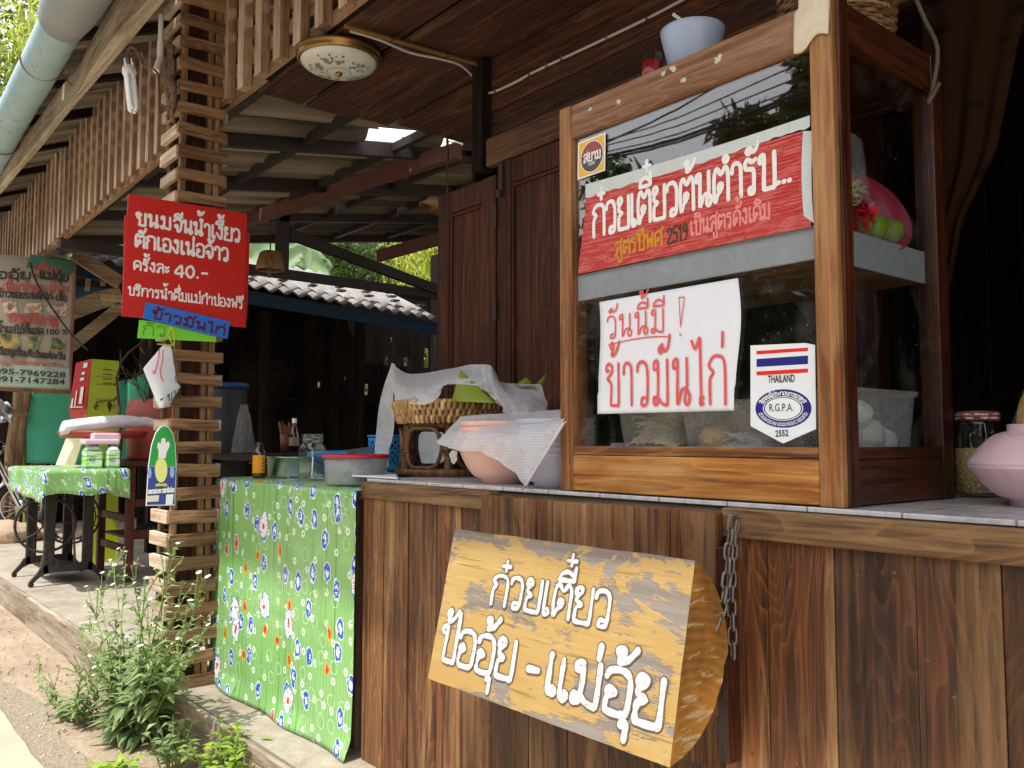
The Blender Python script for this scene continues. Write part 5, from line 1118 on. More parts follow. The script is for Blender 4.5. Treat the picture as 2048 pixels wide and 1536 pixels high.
d,c_=vor(3.9,.75,5.1,.75); dd=fm.math('ADD',d,fm.math('MULTIPLY',fm.math('SUBTRACT',fm.noise(pv,20,3,0),.5),.26)); k3=lt(c_[0],.42)
base=fm.mix(And(lt(dd,.17),k3),base,L('4a7fc0')); base=fm.mix(And(lt(dd,.15),k3),base,L('eef0f2')); base=fm.mix(And(And(band(dd,.07,.14),k3),gt(rad,.57)),base,L('cc3c30')); base=fm.mix(And(lt(dd,.045),k3),base,L('cf3327'))
fm.col(base); fm.rough(.3); fm.b.inputs['Specular IOR Level'].default_value=.5; fm.bump(fm.math('ADD',fm.math('MULTIPLY',vl,.5),fm.math('MULTIPLY',fm.noise(pv,5,4,1),.5)),.5,.006)
M['print']=fm.mat
zt3=.958
t=thing('side_table','long side table covered to the floor in green printed plastic cloth','table',(-3.4,.3,0))
m_=MB(); m_.box(-4.05,-2.84,.0,.66,.915,.953); m_.build('table_top',M['weathX'],t)
for x in (-4.0,-2.9):
    for y in (.04,.6): m_=MB(); m_.box(x-.025,x+.025,y-.025,y+.025,0,.914); m_.build('leg',M['weathZ'],t)
m_=MB()
def clo(u,v):
    x=-4.12+1.342*u
    if v<.25:
        k=v/.25; return V(x,.66-.675*k,zt3+.004*noise.noise(V(x*4,k*3,0)))
    k=(v-.25)/.75
    if k<.05: return V(x,-.015-.028*k/.05,zt3-.01*k/.05)
    z=zt3-.01-(zt3-.014)*(k-.05)/.95; 
    fl=.003*math.exp(-((z-.80+.02*math.sin(x*2))/.007)**2)+.003*math.exp(-((z-.40-.05*x-.17)/.007)**2)+.007*math.sin(x*9+1.5*noise.noise(V(x*2,z,0)))*(k)+.006*noise.noise(V(x*6,z*2.5,2))+.012*noise.noise(V(x*1.5,z*1.2,5))
    bot=-.05*max(0,k-.93)/.07*(1 if True else 0)
    return V(x+.0,-.043+fl-.016*k+bot*.6*(.5+.5*math.sin(x*11)),max(z,.004))
m_.grid(clo,90,70); m_.build('printed_cloth',M['print'],t,solid=.0015)
m_=MB()
def clos(u,v):
    y=-.045+.7*u; z=zt3-.006-(zt3-.01)*v; return V(-4.12-.004+.012*math.sin(y*14)*v-.03*v,y,max(z,.004))
m_.grid(clos,30,20); m_.build('cloth_side',M['print'],t,solid=.0015)
zs=zt3+.004
def put(x,y,Y): q=at(x,y,'Y',Y); return V(q.x,Y,zs)
# brown bottle
c=put(518,952,.06); r=rpx(505,531,c); h=at(518,885,'Y',.06).z-zs
t=thing('brown_bottle','small brown glass bottle with amber label on the green table','bottle',c)
m_=MB(); m_.lathe([(.001,0),(r*.95,0),(r,.006),(r,h*.68),(r*.85,h*.8),(r*.52,h*.87),(r*.5,h*.9),(r*.62,h*.905),(r*.62,h*.93),(r*.52,h*.935),(r*.52,h*.97),(r*.56,h),(.3*r,h)],c,32); m_.build('bottle_glass',M['brown'],t)
m_=MB(); a0=math.atan2(CAM.y-c.y,CAM.x-c.x)
m_.grid(lambda u,v:c+V((r+.0008)*math.cos(a0-1.35+2.3*u),(r+.0008)*math.sin(a0-1.35+2.3*u),h*(.14+.5*v)),20,2); m_.build('label',M['label'],t)
m_=MB()
for q in range(4): m_.grid(lambda u,v:c+V((r+.0014)*math.cos(a0+.55+.25*u),(r+.0014)*math.sin(a0+.55+.25*u),h*(.2+.1*q+.05*v)),4,1)
m_.build('label_print',M['oldink'],t)
# steel basin
c=put(592,950,.25); r=rpx(530,650,c); h=at(590,915,'Y',.25).z-zs
t=thing('steel_basin','shallow steel basin behind the brown bottle','basin',c)
m_=MB(); m_.lathe([(.001,0),(r*.9,0),(r*.93,.01),(r*.94,h),(r,h+.002),(r,h+.005),(r*.92,h+.003),(r*.9,.012),(.001,.008)],c,48); m_.build('basin_bowl',M['steel'],t)
m_=MB(); a=at(500,926,'Y',.16); b=at(580,927,'Y',.2); m_.beam(a,b,.012,.003); tag(m_.build('tongs',M['steel']),'thin steel tongs lying across the basin behind the brown bottle','tongs')
m_=MB()
for k in range(2): 
    a=at(548+8*k,926-3*k,'Y',.2); b=at(600,915-1*k,'Y',.3); m_.beam(a,b,.014,.004)
tag(m_.build('ladle',plain('dull olive metal',L('6d7356'),.4,.2,20,.7)),'dull metal ladle handle resting on the steel basin','ladle')
# square glass jar
c=put(624,951,.13); r=rpx(600,647,c); h=at(624,868,'Y',.13).z-zs
t=thing('glass_jar','empty square glass jar on the green table','jar',c)
m_=MB(); n=40
def sq(r_,z):
    o=[]
    for k in range(n):
        a=2*math.pi*k/n+.3; e=(abs(math.cos(a-.3))**5+abs(math.sin(a-.3))**5)**(-1/5); o.append((r_*e*math.cos(a),r_*e*math.sin(a),z))
    return o
def ci(r_,z): return [(r_*math.cos(2*math.pi*k/n+.3),r_*math.sin(2*math.pi*k/n+.3),z) for k in range(n)]
lv=[sq(r*.85,0),sq(r*.93,.006),sq(r*.93,h*.66),sq(r*.85,h*.74),ci(r*.8,h*.8),ci(r*.8,h*.84),ci(r*.88,h*.85),ci(r*.88,h*.88),ci(r*.82,h*.89),ci(r*.82,h*.92),ci(r*.88,h*.93),ci(r*.88,h*.96),ci(r*.84,h)]
vs=[]; 
for q in lv: vs+=[c+V(*p_) for p_ in q]
m_.add(vs,[(i*n+k,i*n+(k+1)%n,(i+1)*n+(k+1)%n,(i+1)*n+k) for i in range(len(lv)-1) for k in range(n)],0,True); m_.add(vs[:n],[tuple(range(n))]); m_.build('jar_glass',M['glass2'],t,solid=.004)
m_=MB(); m_.tube([c+V(.02,-.01,.012),c+V(-.01,.01,h*.5)],.004,8); m_.blob(c+V(.02,-.01,.012),(.015,.01,.006),1,.1,8); tag(m_.build('jar_spoon',M['steel']),'small steel spoon inside the empty square jar','spoon')
# red lidded container, blue tray
c=put(712,950,.10); 
t=thing('lidded_container','round cloudy plastic container with a red lid on the green table','container',c)
r=rpx(635,765,c); h=at(700,912,'Y',.1).z-zs
m_=MB(); m_.lathe([(.001,0),(r*.88,0),(r*.92,.008),(r*.98,h-.004),(r*.96,h-.004),(r*.9,.01),(.001,.006)],c,48); m_.build('tub',film('cloudy tub',(.42,.46,.46,1),.42,.25),t)
m_=MB(); m_.lathe([(r*.98,h-.007),(r*1.03,h-.007),(r*1.03,h+.006),(r*.95,h+.008),(r*.93,h+.004),(.001,h+.005)],c,48); m_.build('lid',M['redlid'],t)
m_=MB(); rr=random.Random(6)
for k in range(20): a=rr.uniform(0,6.28); q=c+V(r*.6*math.cos(a),r*.6*math.sin(a),.012); m_.tube([q,q+V(rr.uniform(-.06,.06),rr.uniform(-.06,.06),rr.uniform(.02,h*.6))],.004,6)
tag(m_.build('cutlery',M['steel']),'steel spoons lying in the cloudy red lidded container','cutlery')
a=at(650,903,'Y',.42); b=at(770,893,'Y',.42); zt4=a.z
t=thing('blue_tray','shallow blue plastic tray behind the red lidded container','tray',V((a.x+b.x)/2,.5,zs))
m_=MB(); m_.hexa([V(a.x,.36,zs),V(b.x-.2,.36,zs),V(b.x-.2,.64,zs),V(a.x,.64,zs),V(a.x-.03,.33,zt4),V(b.x-.17,.33,zt4),V(b.x-.17,.66,zt4+.01),V(a.x-.03,.66,zt4+.01)]); m_.build('tray_body',M['trayb'],t,bev=.006)
m_=MB(); q=at(695,903,'Y',.325); q2=at(741,897,'Y',.325); m_.hexa([q+V(0,0,-.012),q2+V(0,0,-.012),q2+V(0,.003,-.012),q+V(0,.003,-.012),q+V(0,0,.008),q2+V(0,0,.008),q2+V(0,.003,.008),q+V(0,.003,.008)]); m_.build('pen',M['ink'],t)
# blue basket (slotted) and white sheet
c=at(778,940,'Y',.56); c=V(c.x,.56,.9965); r=.1; h=at(778,872,'Y',.56).z-c.z
t=thing('blue_basket','perforated blue plastic basket under the trailing net','basket',c)
m_=MB(); n=40; rows=9
for j in range(rows):
    for k in range(n):
        z0_=.012+(h-.02)*j/rows; z1_=z0_+(h-.02)/rows; ra=r*(.86+.14*z0_/h); 
        if (k+j)%2==0 or j in (0,rows-1):
            a=2*math.pi*k/n;b=2*math.pi*(k+1)/n
            m_.add([c+V(ra*math.cos(a),ra*math.sin(a),z0_),c+V(ra*math.cos(b),ra*math.sin(b),z0_),c+V(ra*math.cos(b),ra*math.sin(b),z1_),c+V(ra*math.cos(a),ra*math.sin(a),z1_)],[(0,1,2,3)])
m_.build('slotted_wall',M['trayb'],t,solid=.003)
for z in (.006,h): m_=MB(); m_.tube([c+V(r*(.86+.14*z/h)*math.cos(q),r*(.86+.14*z/h)*math.sin(q),z) for q in [i*.21 for i in range(30)]],.005,6,closed=True); m_.build('rim',M['trayb'],t)
m_=MB(); m_.grid(lambda u,v:(lambda q:V(q.x,q.y,max(q.z,1.0)))(at(704+(92-10*v)*u+ (8*v),962-14*v-3*math.sin(u*3.1)+ (9*(1-v)*max(0,.4-u)),'Y',.02+.28*v)),14,8)
tag(m_.build('white_sheet',M['paper'],solid=.004),'folded white plastic sheet where the green table meets the counter','sheet')
# ================================================================ LOG SIGN
A=at(911.6,1059,'Y',-.18); B=at(1390,1119,'Y',-.18); D=at(856,1356,'Y',-.2675); E_=at(1353,1536,'Y',-.2465); 
E_=V(B.x,-.2675+.0,D.z); A=V(D.x,-.18,(A.z+B.z)/2); B=V(B.x,-.18,A.z)
Nl=(D-A).cross(B-A).normalized(); 
if Nl.y>0: Nl=-Nl
up=(A-D).normalized(); hl=(A-D).length
t=thing('log_sign','half log sign with yellow face and carved white Thai lettering hung on the counter','sign',V((A.x+B.x)/2,-.2,D.z))
lg=N('yellow weathered log face'); v=lg.obj(); 
fb_=lg.noise(lg.mapv(v,(2.5,60,60)),1,5,.3); pt=lg.noise(lg.mapv(v,(3.2,9,9)),1,7,.9,.68); pt2=lg.noise(lg.mapv(v,(14,30,30)),1,5,.5,.6)
yl=lg.mix(lg.noise(lg.mapv(v,(4,14,14)),1,4,.8),L('9b7c3e'),L('b89e68')); yl=lg.mix(lg.math('MULTIPLY',fb_,.3),yl,L('96692f'))
gr=lg.mix(fb_,L('544a42'),L('948b80')); yl=lg.mix(lg.ramp(lg.noise(lg.mapv(v,(5,110,110)),1,4,.2),[(.60,BLK),(.68,(.6,.6,.6,1))]),yl,L('6a4d26'))
msk=lg.math('ADD',lg.math('MULTIPLY',pt,.72),lg.math('MULTIPLY',pt2,.3)); sxx=lg.n('SeparateXYZ'); lg.l(v,sxx.inputs[0])
ed=lg.math('ABSOLUTE',lg.math('DIVIDE',lg.math('SUBTRACT',sxx.outputs[2],hl*.49),hl*.5)); msk=lg.math('ADD',msk,lg.math('MULTIPLY',lg.math('POWER',ed,12),.10))
wm=lg.ramp(msk,[(.535,BLK),(.57,WHT)]); lg.col(lg.mix(wm,yl,gr)); lg.rough(lg.math('ADD',.45,lg.math('MULTIPLY',wm,.4))); lg.bump(lg.math('ADD',fb_,lg.math('MULTIPLY',wm,-.8)),.4,.006)
eg=N('log end grain'); v=eg.obj(); rg_=eg.n('TexWave',wave_type='RINGS',rings_direction='X'); rg_.inputs['Scale'].default_value=16; rg_.inputs['Distortion'].default_value=2.5; rg_.inputs['Detail'].default_value=3; eg.l(v,rg_.inputs['Vector'])
sw=eg.noise(eg.mapv(v,(1,12,55),(.9,0,0)),1,5,.6); eg.col(eg.mix(eg.ramp(sw,[(.58,BLK),(.64,(.8,.8,.8,1))]),eg.ramp(eg.math('ADD',eg.math('MULTIPLY',rg_.outputs[0],.08),eg.math('MULTIPLY',eg.noise(v,6,5,.5),.92)),[(.3,L('6d4419')),(.6,L('a8752f'))]),L('b5a078'))); eg.rough(.6); eg.bump(sw,.3,.004)
prof=[]; th_=.150
for k in range(15):
    f=k/14; y_=th_*math.sin(math.pi*f)**.62*(1 if f<.5 else .93); prof.append((f,y_))
m_=MB(); nx_=40
def ring(x,wob):
    o=[]
    for j in range(15):
        f=j/14; o.append(V(x,0,0)+V(0,A.y,A.z)*(1-f)+V(0,D.y,D.z)*f)
    for f,y_ in prof[::-1][1:-1]:
        o.append(V(x,0,0)+V(0,A.y,A.z)*(1-f)+V(0,D.y,D.z)*f-V(0,Nl.y,Nl.z)*y_*(1+.03*noise.noise(V(x*3,f*4,0))))
    return o
vs=[]; nr=28
for i in range(nx_+1):
    x=A.x+(B.x-A.x)*i/nx_
    if i==0: x=A.x
    r_=ring(x,0)
    for j,q in enumerate(r_):
        e=.0
        if j in (0,14): e=.002*noise.noise(V(x*9,j,0))
        q=q+up*e+Nl*.0015*noise.noise(V(x*7,j*.7,0))
        if i in (0,nx_): q.x+=.0025*noise.noise(V(j*.6,i,1))
        vs.append(q)
fs=[];
for i in range(nx_):
    for j in range(nr): fs.append((i*nr+j,i*nr+(j+1)%nr,(i+1)*nr+(j+1)%nr,(i+1)*nr+j))
m_.add(vs,[f for k,f in enumerate(fs) if k%nr<14],0,False); m_.add(vs,[f for k,f in enumerate(fs) if k%nr>=14],1,True)
m_.add(vs,[tuple(range(nr)),tuple(nx_*nr+k for k in range(nr))[::-1]],2)
lo=m_.build('log_body',[lg.mat,M['weathX'],eg.mat],t)
def lp_(x,y): return atp(x,y,A,Nl)
def lline(m_,text,a,b,ta,tb,wd,off,**k):
    O,E2=lp_(*a),lp_(*b); h=(lp_(*ta)-O).dot(up); h2=(lp_(*tb)-E2).dot(up); Ux=(E2-O).normalized(); upp=Nl.cross(Ux)
    if upp.z<0: upp=-upp
    write(m_,text,O,E2,h,wd,Nl,up=up,h2=h2,off=off,wob=.02,raise_=.0008,press=.45,**k)
for nm_,mt,dw,of in (('carved_outline',plain('carved dark groove',L('5f5145'),.9,.3,40,bump=.5),.0055,.0014),('carved_letters',plain('thick white sign paint',(.56,.56,.54,1),.85,.15,60,bump=.8,spots=(.33,.31,.28,1)),-.001,.0022)):
    m_=MB()
    lline(m_,'ก๋วยเตี๋ยว',(982,1206),(1217,1255),(983,1148),(1226,1184),.0115+dw,of,gap=.13)
    lline(m_,'ป้ออุ้ย',(879,1318),(1022,1361),(884,1250),(1040,1287),.0148+dw,of,gap=.13)
    lline(m_,'-',(1054,1350),(1078,1356),(1056,1320),(1080,1325),.016+dw,of,gap=.0)
    lline(m_,'แม่อุ้ย',(1090,1385),(1318,1455),(1100,1310),(1332,1362),.0168+dw,of,gap=.13)
    m_.build(nm_,mt,t)
# chains and hook
def chain(m_,pts,ln=.03,r=.0032,w_=.0085):
    Q=[V(*p_) for p_ in pts]; 
    tot=[0]
    for i in range(len(Q)-1): tot.append(tot[-1]+(Q[i+1]-Q[i]).length)
    def ev(s):
        i=0
        while i<len(tot)-2 and tot[i+1]<s: i+=1
        return Q[i].lerp(Q[i+1],min(1,(s-tot[i])/max(1e-6,tot[i+1]-tot[i])))
    n=int(tot[-1]/(ln-2*r*1.2)); 
    for k in range(n):
        a=ev(tot[-1]*k/n); b=ev(tot[-1]*(k+1)/n); d=(b-a).normalized(); u1,u2=frame(d,(0,1,0)); s=(u1+u2*.6 if k%2 else u2-u1*.5).normalized(); c=(a+b)/2
        P=[]
        for (f,g) in ((-.5,-.3),(-.5,.3),(-.35,1),(.35,1),(.5,.3),(.5,-.3),(.35,-1),(-.35,-1)): P.append(c+d*f*ln+s*g*w_)
        m_.tube(catmull(P,3,True),r,7,closed=True)
yc=-.055
t=thing('steel_chain','rusty steel chain hooked on a nail, holding the log sign','chain',at(1470,1035,'Y',yc))
m_=MB(); chain(m_,[at(1467,1032,'Y',yc),at(1458,1090,'Y',yc),at(1455,1150,'Y',-.06),at(1446,1210,'Y',-.085),at(1420,1290,'Y',-.12)],.036,.0033,.0088); m_.build('links',M['chain'],t)
m_=MB(); chain(m_,[at(1470,1034,'Y',yc+.012),at(1464,1130,'Y',yc+.012),at(1462,1200,'Y',yc+.012),at(1466,1315,'Y',yc+.012)],.036,.0033,.0088); m_.build('links',M['chain'],t)
m_=MB(); m_.tube([at(1463,1038,'Y',-.02),at(1487,1035,'Y',-.08)],.0025,6); m_.build('nail',M['rust'],t)
m_=MB(); m_.tube(catmull([at(948,1062,'Y',-.16),at(951,1050,'Y',-.12),at(957,1040,'Y',-.06),at(962,1040,'Y',-.054)],4),.003,6); tag(m_.build('wire_loop',M['steel']),'bent wire loop at the left top of the log sign','wire')
# ================================================================ SIGNS ON THE PILLAR (they face along +X, towards the viewer)
XN=V(1,0,0)
def qx(pts,X): return [at(x,y,'X',X) for x,y in pts]
def board(nm,m,pts,X,th,par=None):
    m_=MB(); m_.prism(qx(pts,X)[::-1],(-th,0,0)); return m_.build(nm,m,par)
t=thing('red_sign','red board with white hand painted Thai menu lettering on the slatted pillar','sign',at(370,520,'X',-4.02))
board('board',M['redp'],[(257,388),(494,427),(490,600),(492,655),(243,632)],-4.02,.006,t)
X=-4.0195; m_=MB()
def xl(text,a,b,h0,h1,wd,**k):
    O,E2=at(*a,'X',X),at(*b,'X',X); s=(O-CAM).dot(cf)/FPX
    write(m_,text,O,E2,h0*s,wd,XN,up=(0,0,1),h2=h1*s,**k)
xl('ขนม',(273,449),(341,459),24,24,.0115,gap=.2,k0=0); m_.build('lettering',M['white'],t); m_=MB()
xl('จีนน้ำเงี้ยว',(348,462),(479,484),25,26,.0115,gap=.14,k0=20); m_.build('lettering',M['white'],t); m_=MB()
xl('ตักเองเน่อจ้าว',(271,493),(456,522),25,27,.0115,gap=.16,k0=50); m_.build('lettering',M['white'],t); m_=MB()
xl('ครั้งละ',(268,539),(338,547),18,17,.0085,gap=.18,k0=80); m_.build('lettering',M['white'],t); m_=MB()
xl('40.-',(350,553),(415,557),23,22,.0115,gap=.14,k0=100); m_.build('lettering',M['white'],t); m_=MB()
xl('บริการน้ำดื่มแม่กำปองฟรี',(257,589),(485,617),16,18,.0068,gap=.16,k0=120); m_.build('lettering',M['white'],t); m_=MB()
m_=MB(); o=at(0,0,'X',-4.0)
tag(board('red_sign',plain('glossy red back board',L('bb2a20'),.4,.05,5),[(249,430),(500,468),(494,640),(245,600)],-4.032,.004),'plain red board showing as a thin edge behind the lettered red sign','sign')
t=thing('blue_strip_sign','tilted blue strip sign with dark red Thai lettering below the red sign','sign',at(370,640,'X',-4.005))
board('board',M['bluep'],[(292,604),(460,643),(455,678),(286,637)],-4.005,.004,t)
X=-4.0045; m_=MB()
A_,B_=at(304,635,'X',X),at(448,670,'X',X); s=(A_-CAM).dot(cf)/FPX; uu=XN.cross((B_-A_).normalized()); 
write(m_,'ข้าวมันไก่',A_,B_,15*s,.0088,XN,up=uu if uu.z>0 else -uu,gap=.2); m_.build('lettering',M['reddk'],t)
t=thing('green_strip_sign','lime green strip sign mostly hidden behind the blue strip','sign',at(350,660,'X',-4.015))
board('board',M['greenp'],[(279,640),(434,655),(432,684),(275,676)],-4.015,.004,t)
X=-4.0145; m_=MB(); xl('กัว',(286,670),(330,673),20,20,.006,gap=.2); m_.build('lettering',plain('olive lettering',L('5f9a32'),.6,.1),t)
# hanging curled paper with string
t=thing('hanging_paper','curled white paper hanging by a string below the strip signs','paper',at(325,750,'X',-3.99))
m_=MB()
def hp(u,v):
    x=(324+22*u)*(1-v)+(286+ (76)*u)*v if v<.55 else (286+76*u)+(v-.55)/.45*((318-286)*(1-u)+ (336-362)*u)
    if v<.55: x=(326+16*u)*(1-v/.55)+(286+70*u)*(v/.55)
    y0_=690+2*u; y1_=737+ 36*u; y2_=817-4*u
    y=y0_+(y1_-y0_)*(v/.55) if v<.55 else y1_+(y2_-y1_)*((v-.55)/.45)
    return at(x,y,'X',-3.99+.03*math.sin(u*3.1)*v-.02*v)
m_.grid(hp,18,18); m_.build('sheet',M['paper'],t,solid=.0004)
m_=MB(); X_=-3.955
for a in ([(319,698),(317,715),(312,738),(307,748)],[(326,700),(325,722),(321,740),(322,752),(326,762)],[(304,742),(311,746)]): strokes(m_,[at(x,y,'X',X_) for x,y in a],None,XN,.006)
m_.build('marker_strokes',plain('pink marker',L('e07078'),.6,.2),t)
m_=MB(); X=-3.958; xl('ขน',(335,803),(357,789),13,13,.004,gap=.3); strokes(m_,[at(321,800,'X',X),at(325,797,'X',X)],None,XN,.006); strokes(m_,[at(347,722,'X',X-.005),at(350,731,'X',X-.005)],None,XN,.003); strokes(m_,[at(350,752,'X',X-.005),at(352,765,'X',X-.005)],None,XN,.003); m_.build('black_writing',M['black'],t)
m_=MB(); m_.tube(catmull([at(343,652,'X',-3.985),at(336,668,'X',-3.985),at(341,680,'X',-3.98),at(347,692,'X',-3.98),at(348,665,'X',-3.98),at(343,655,'X',-3.985)],5),.0028,6); m_.tube([at(314,688,'X',-3.985),at(343,690,'X',-3.98)],.0022,5); m_.build('string',plain('yellow green string',L('c6c02e'),.7,.2),t)
# arched clean-food board
t=thing('arched_board','arched green and blue board with a pale egg and chef hat emblem','sign',at(322,930,'X',-3.985))
X=-3.985
out=[(292,1012),(297,930),(303,890),(311,866),(320,854),(328,850),(337,853),(346,866),(351,888),(353,930),(350,1011)]
board('board_edge',plain('white board edge',(.7,.72,.72,1),.5,.04),out,X,.006,t)
def shr(pts,k=.95,cx=323,cy=932): return [(cx+(x-cx)*k,cy+(y-cy)*(k+.02)) for x,y in pts]
def flat(nm,m,pts,off,par=t): m_=MB(); m_.add([p_+XN*off for p_ in qx(pts,X)][::-1],[tuple(range(len(pts)))]); return m_.build(nm,m,par)
flat('green_field',plain('leaf green print',L('2f9a4a'),.45,.12,60),shr([(296.5,932),(303,890),(311,866),(320,854),(328,850),(337,853),(346,866),(351,888),(353,934)]),.0008)
flat('blue_field',plain('violet blue print',L('3c4796'),.45,.08,20),shr([(292,1012),(296.4,933),(353,935),(350,1011)]),.0008)
el=lambda cx,cy,a,b,n=24:[(cx+a*math.cos(2*math.pi*k/n),cy+b*math.sin(2*math.pi*k/n)) for k in range(n)]
flat('egg_print',plain('pale yellow print',L('dfe08a'),.45,.04),el(322,940,12.5,25),.0016)
flat('hat_print',plain('white print',(.74,.76,.74,1),.45,.04),[(316,916),(317,902),(314,894),(316,884),(321,888),(323,877),(330,876),(331,886),(337,882),(340,890),(335,901),(333,905),(331,917)],.0018)
flat('small_ovals',plain('sky blue print',L('8fb0dc'),.45,.05),el(299,946,4,11,14),.0012); flat('small_ovals',plain('sky blue print',L('8fb0dc'),.45,.05),el(344,944,4.5,12,14),.0012)
flat('feet_print',plain('lime print',L('b9cf3a'),.45,.05),[(310,969),(317,966),(323,968),(329,966),(335,969),(333,973),(322,972),(311,973)],.0016)
m_=MB(); X=-3.9838; xl('อาหารสะอาด รสชาติอร่อย',(296,988),(348,984),7.5,7.5,.0032,gap=.12); m_.build('lettering',M['white'],t); X=-3.985
flat('label_patch',plain('cream patch',L('d8d6c0'),.5,.1,60),[(294,992),(318,990),(317,1003),(293,1004)],.0016); flat('label_patch',M['white'],[(332,989),(347,988),(345,1009),(331,1010)],.0016)
# ================================================================ LEFT YARD: MACHINE TABLE AND WHAT STANDS ON IT
xt0,xt1,yt0,yt1=-8.35,-7.02,-.20,.38; zt6=.925
t=thing('sewing_machine_table','old treadle machine table with black iron legs under green printed cloth','table',(-7.7,.1,0))
fy=(-.10,.33)
for xx in (-7.62,-8.28):
    m_=MB()
    ya,yb=-.03,.25
    for y in (ya,yb): m_.box(xx-.02,xx+.02,y-.038,y+.038,.16,.86); m_.box(xx+.02,xx+.026,y-.03,y-.018,.18,.84); m_.box(xx+.02,xx+.026,y+.018,y+.03,.18,.84)
    m_.box(xx-.02,xx+.02,ya-.04,yb+.04,.10,.165); m_.box(xx-.02,xx+.02,ya-.03,yb+.03,.80,.86)
    for (y,s) in ((ya,-1),(yb,1)):
        pts=[(y+s*.01,.17),(y+s*.05,.15),(y+s*.08,.1),(y+s*.115,.06),(y+s*.135,.035),(y+s*.10,.035),(y+s*.06,.075),(y,.105)]
        m_.prism([(xx-.02,a,b) for a,b in pts],(.04,0,0))
    m_.build('iron_frame',M['iron'],t,bev=.004)
    for (y,s) in ((ya,-1),(yb,1)):
        m_=MB(); c=V(xx,y+s*.118,.02); m_.lathe([(.001,-.012),(.02,-.012),(.02,.012),(.001,.012)],c,14,axisM(V(1,0,0))); m_.box(xx-.006,xx+.006,c.y-.008,c.y+.008,.02,.05); m_.build('caster',M['iron'],t)
m_=MB(); m_.box(-8.28,-7.62,.09,.13,.105,.15); m_.box(-8.2,-7.7,-.02,.24,.1,.118); m_.build('treadle',M['iron'],t)
m_=MB(); c=V(-7.72,-.04,.47); R0=.215
Mx=axisM(V(.75,.25,.0)); 
Mx=axisM(V(1,-.35,0))
m_.tube([c+Mx@V(R0*math.cos(a),R0*math.sin(a),0) for a in [i*2*math.pi/40 for i in range(40)]],.011,8,closed=True)
for k in range(5): a=k*2*math.pi/5; m_.tube([c,c+Mx@V(R0*.5*math.cos(a+.15),R0*.5*math.sin(a+.15),0),c+Mx@V(R0*math.cos(a),R0*math.sin(a),0)],.008,6)
m_.lathe([(.001,-.02),(.028,-.02),(.028,.02),(.001,.02)],c,14,Mx); m_.build('flywheel',M['iron'],t)
m_=MB(); c2=V(-7.95,.2,.5)
m_.tube([c2+Mx@V(R0*math.cos(a),R0*math.sin(a),0) for a in [i*2*math.pi/40 for i in range(40)]],.009,8,closed=True)
m_.tube([c2+Mx@V(R0*.85*math.cos(a),R0*.85*math.sin(a),0) for a in [i*2*math.pi/40 for i in range(40)]],.006,8,closed=True)
for k in range(16): a=k*2*math.pi/16; m_.tube([c2+Mx@V(R0*.85*math.cos(a),R0*.85*math.sin(a),0),c2+Mx@V(R0*math.cos(a),R0*math.sin(a),0)],.006,5)
m_.build('belt_guard',M['iron'],t)
m_=MB(); m_.tube([V(-7.66,-.08,.12),V(-7.66,-.02,.5)],.007,6); m_.tube([V(-7.66,.14,.62),V(-7.64,.17,.1)],.009,6); m_.build('pitman_rod',M['rust'],t)
m_=MB(); m_.box(xt0,xt1,yt0,yt1,.88,zt6-.004); m_.build('table_top',M['redw'],t)
m_=MB()
def cl7(u,v):
    s=(u*2-1)*1.28; w_=(v*2-1)*1.42
    x=(xt0+xt1)/2+(xt1-xt0)/2*max(-1,min(1,s)); y=(yt0+yt1)/2+(yt1-yt0)/2*max(-1,min(1,w_)); ex_=max(0,abs(s)-1)/.28; ey=max(0,abs(w_)-1)/.42; z=zt6
    dz=0
    if ex_>0 and ex_>=ey: dz=ex_*(.185+.012*math.sin(y*17)); x+=math.copysign(.012+.012*ex_*math.sin(y*13),s)
    if ey>0 and ey>ex_: dz=ey*(.19+.03*max(0,(x-xt0))*1.2); y+=math.copysign(.012+.018*ey*math.sin(x*13),w_)
    return V(x,y,z-dz+.002*noise.noise(V(x*6,y*6,0)))
m_.grid(cl7,56,44); m_.build('printed_cloth',M['print'],t,solid=.0015)
# round stand with plastic roll
X=-7.35
zt7=zt6+.003
c=at(205,925,'X',-7.45)
c=V(-7.45,c.y,zt7)
t=thing('pedestal_tray','red wooden pedestal tray on turned legs holding a plastic roll','tray stand',c)
tz=at(200,868,'X',-7.45).z; rt=rpx(112,275,c)
m_=MB(); m_.lathe([(.001,tz-.035-zt7),(rt*.93,tz-.035-zt7),(rt,tz-zt7),(rt*1.02,tz+.02-zt7),(rt*.97,tz+.022-zt7),(rt*.95,tz+.004-zt7),(.001,tz-zt7)],c,40); m_.build('tray',plain('red lacquered wood',L('8f3326'),.45,.15,12),t)
for k in range(4):
    a=k*math.pi/2+.6; q=c+V(.09*math.cos(a),.09*math.sin(a),.012); hh=tz-.02-q.z; m_=MB(); m_.lathe([(.016,0),(.02,hh*.1),(.012,hh*.2),(.022,hh*.35),(.014,hh*.5),(.024,hh*.68),(.013,hh*.82),(.02,hh*.94),(.018,hh)],q,14); m_.build('turned_leg',M['iron'],t)
m_=MB(); m_.lathe([(.001,0),(.13,0),(.13,.014),(.001,.014)],c,30); m_.build('base_board',M['weathX'],t)
m_=MB()
def roll(u,v):
    a=2*math.pi*v; X_=-7.33; xx=118+205*u; yy=857-14*math.sin(u*2.2)+ (4 if u<.04 else 0); q=at(xx,yy,'X',X_)
    r=.07*(1-.06*u) if u<.62 else .066-.035*(u-.62)/.38; r*= (math.sin(min(1,u/.05)*math.pi/2))**.5 if u<.05 else 1
    n_=(.02*noise.noise(V(u*10,math.cos(a)*2,math.sin(a)*2))) *(.15 if u<.6 else 1.5*(u-.5))
    return q+V((r+n_)*math.cos(a)*1.0,0,(r*.8+n_)*math.sin(a))
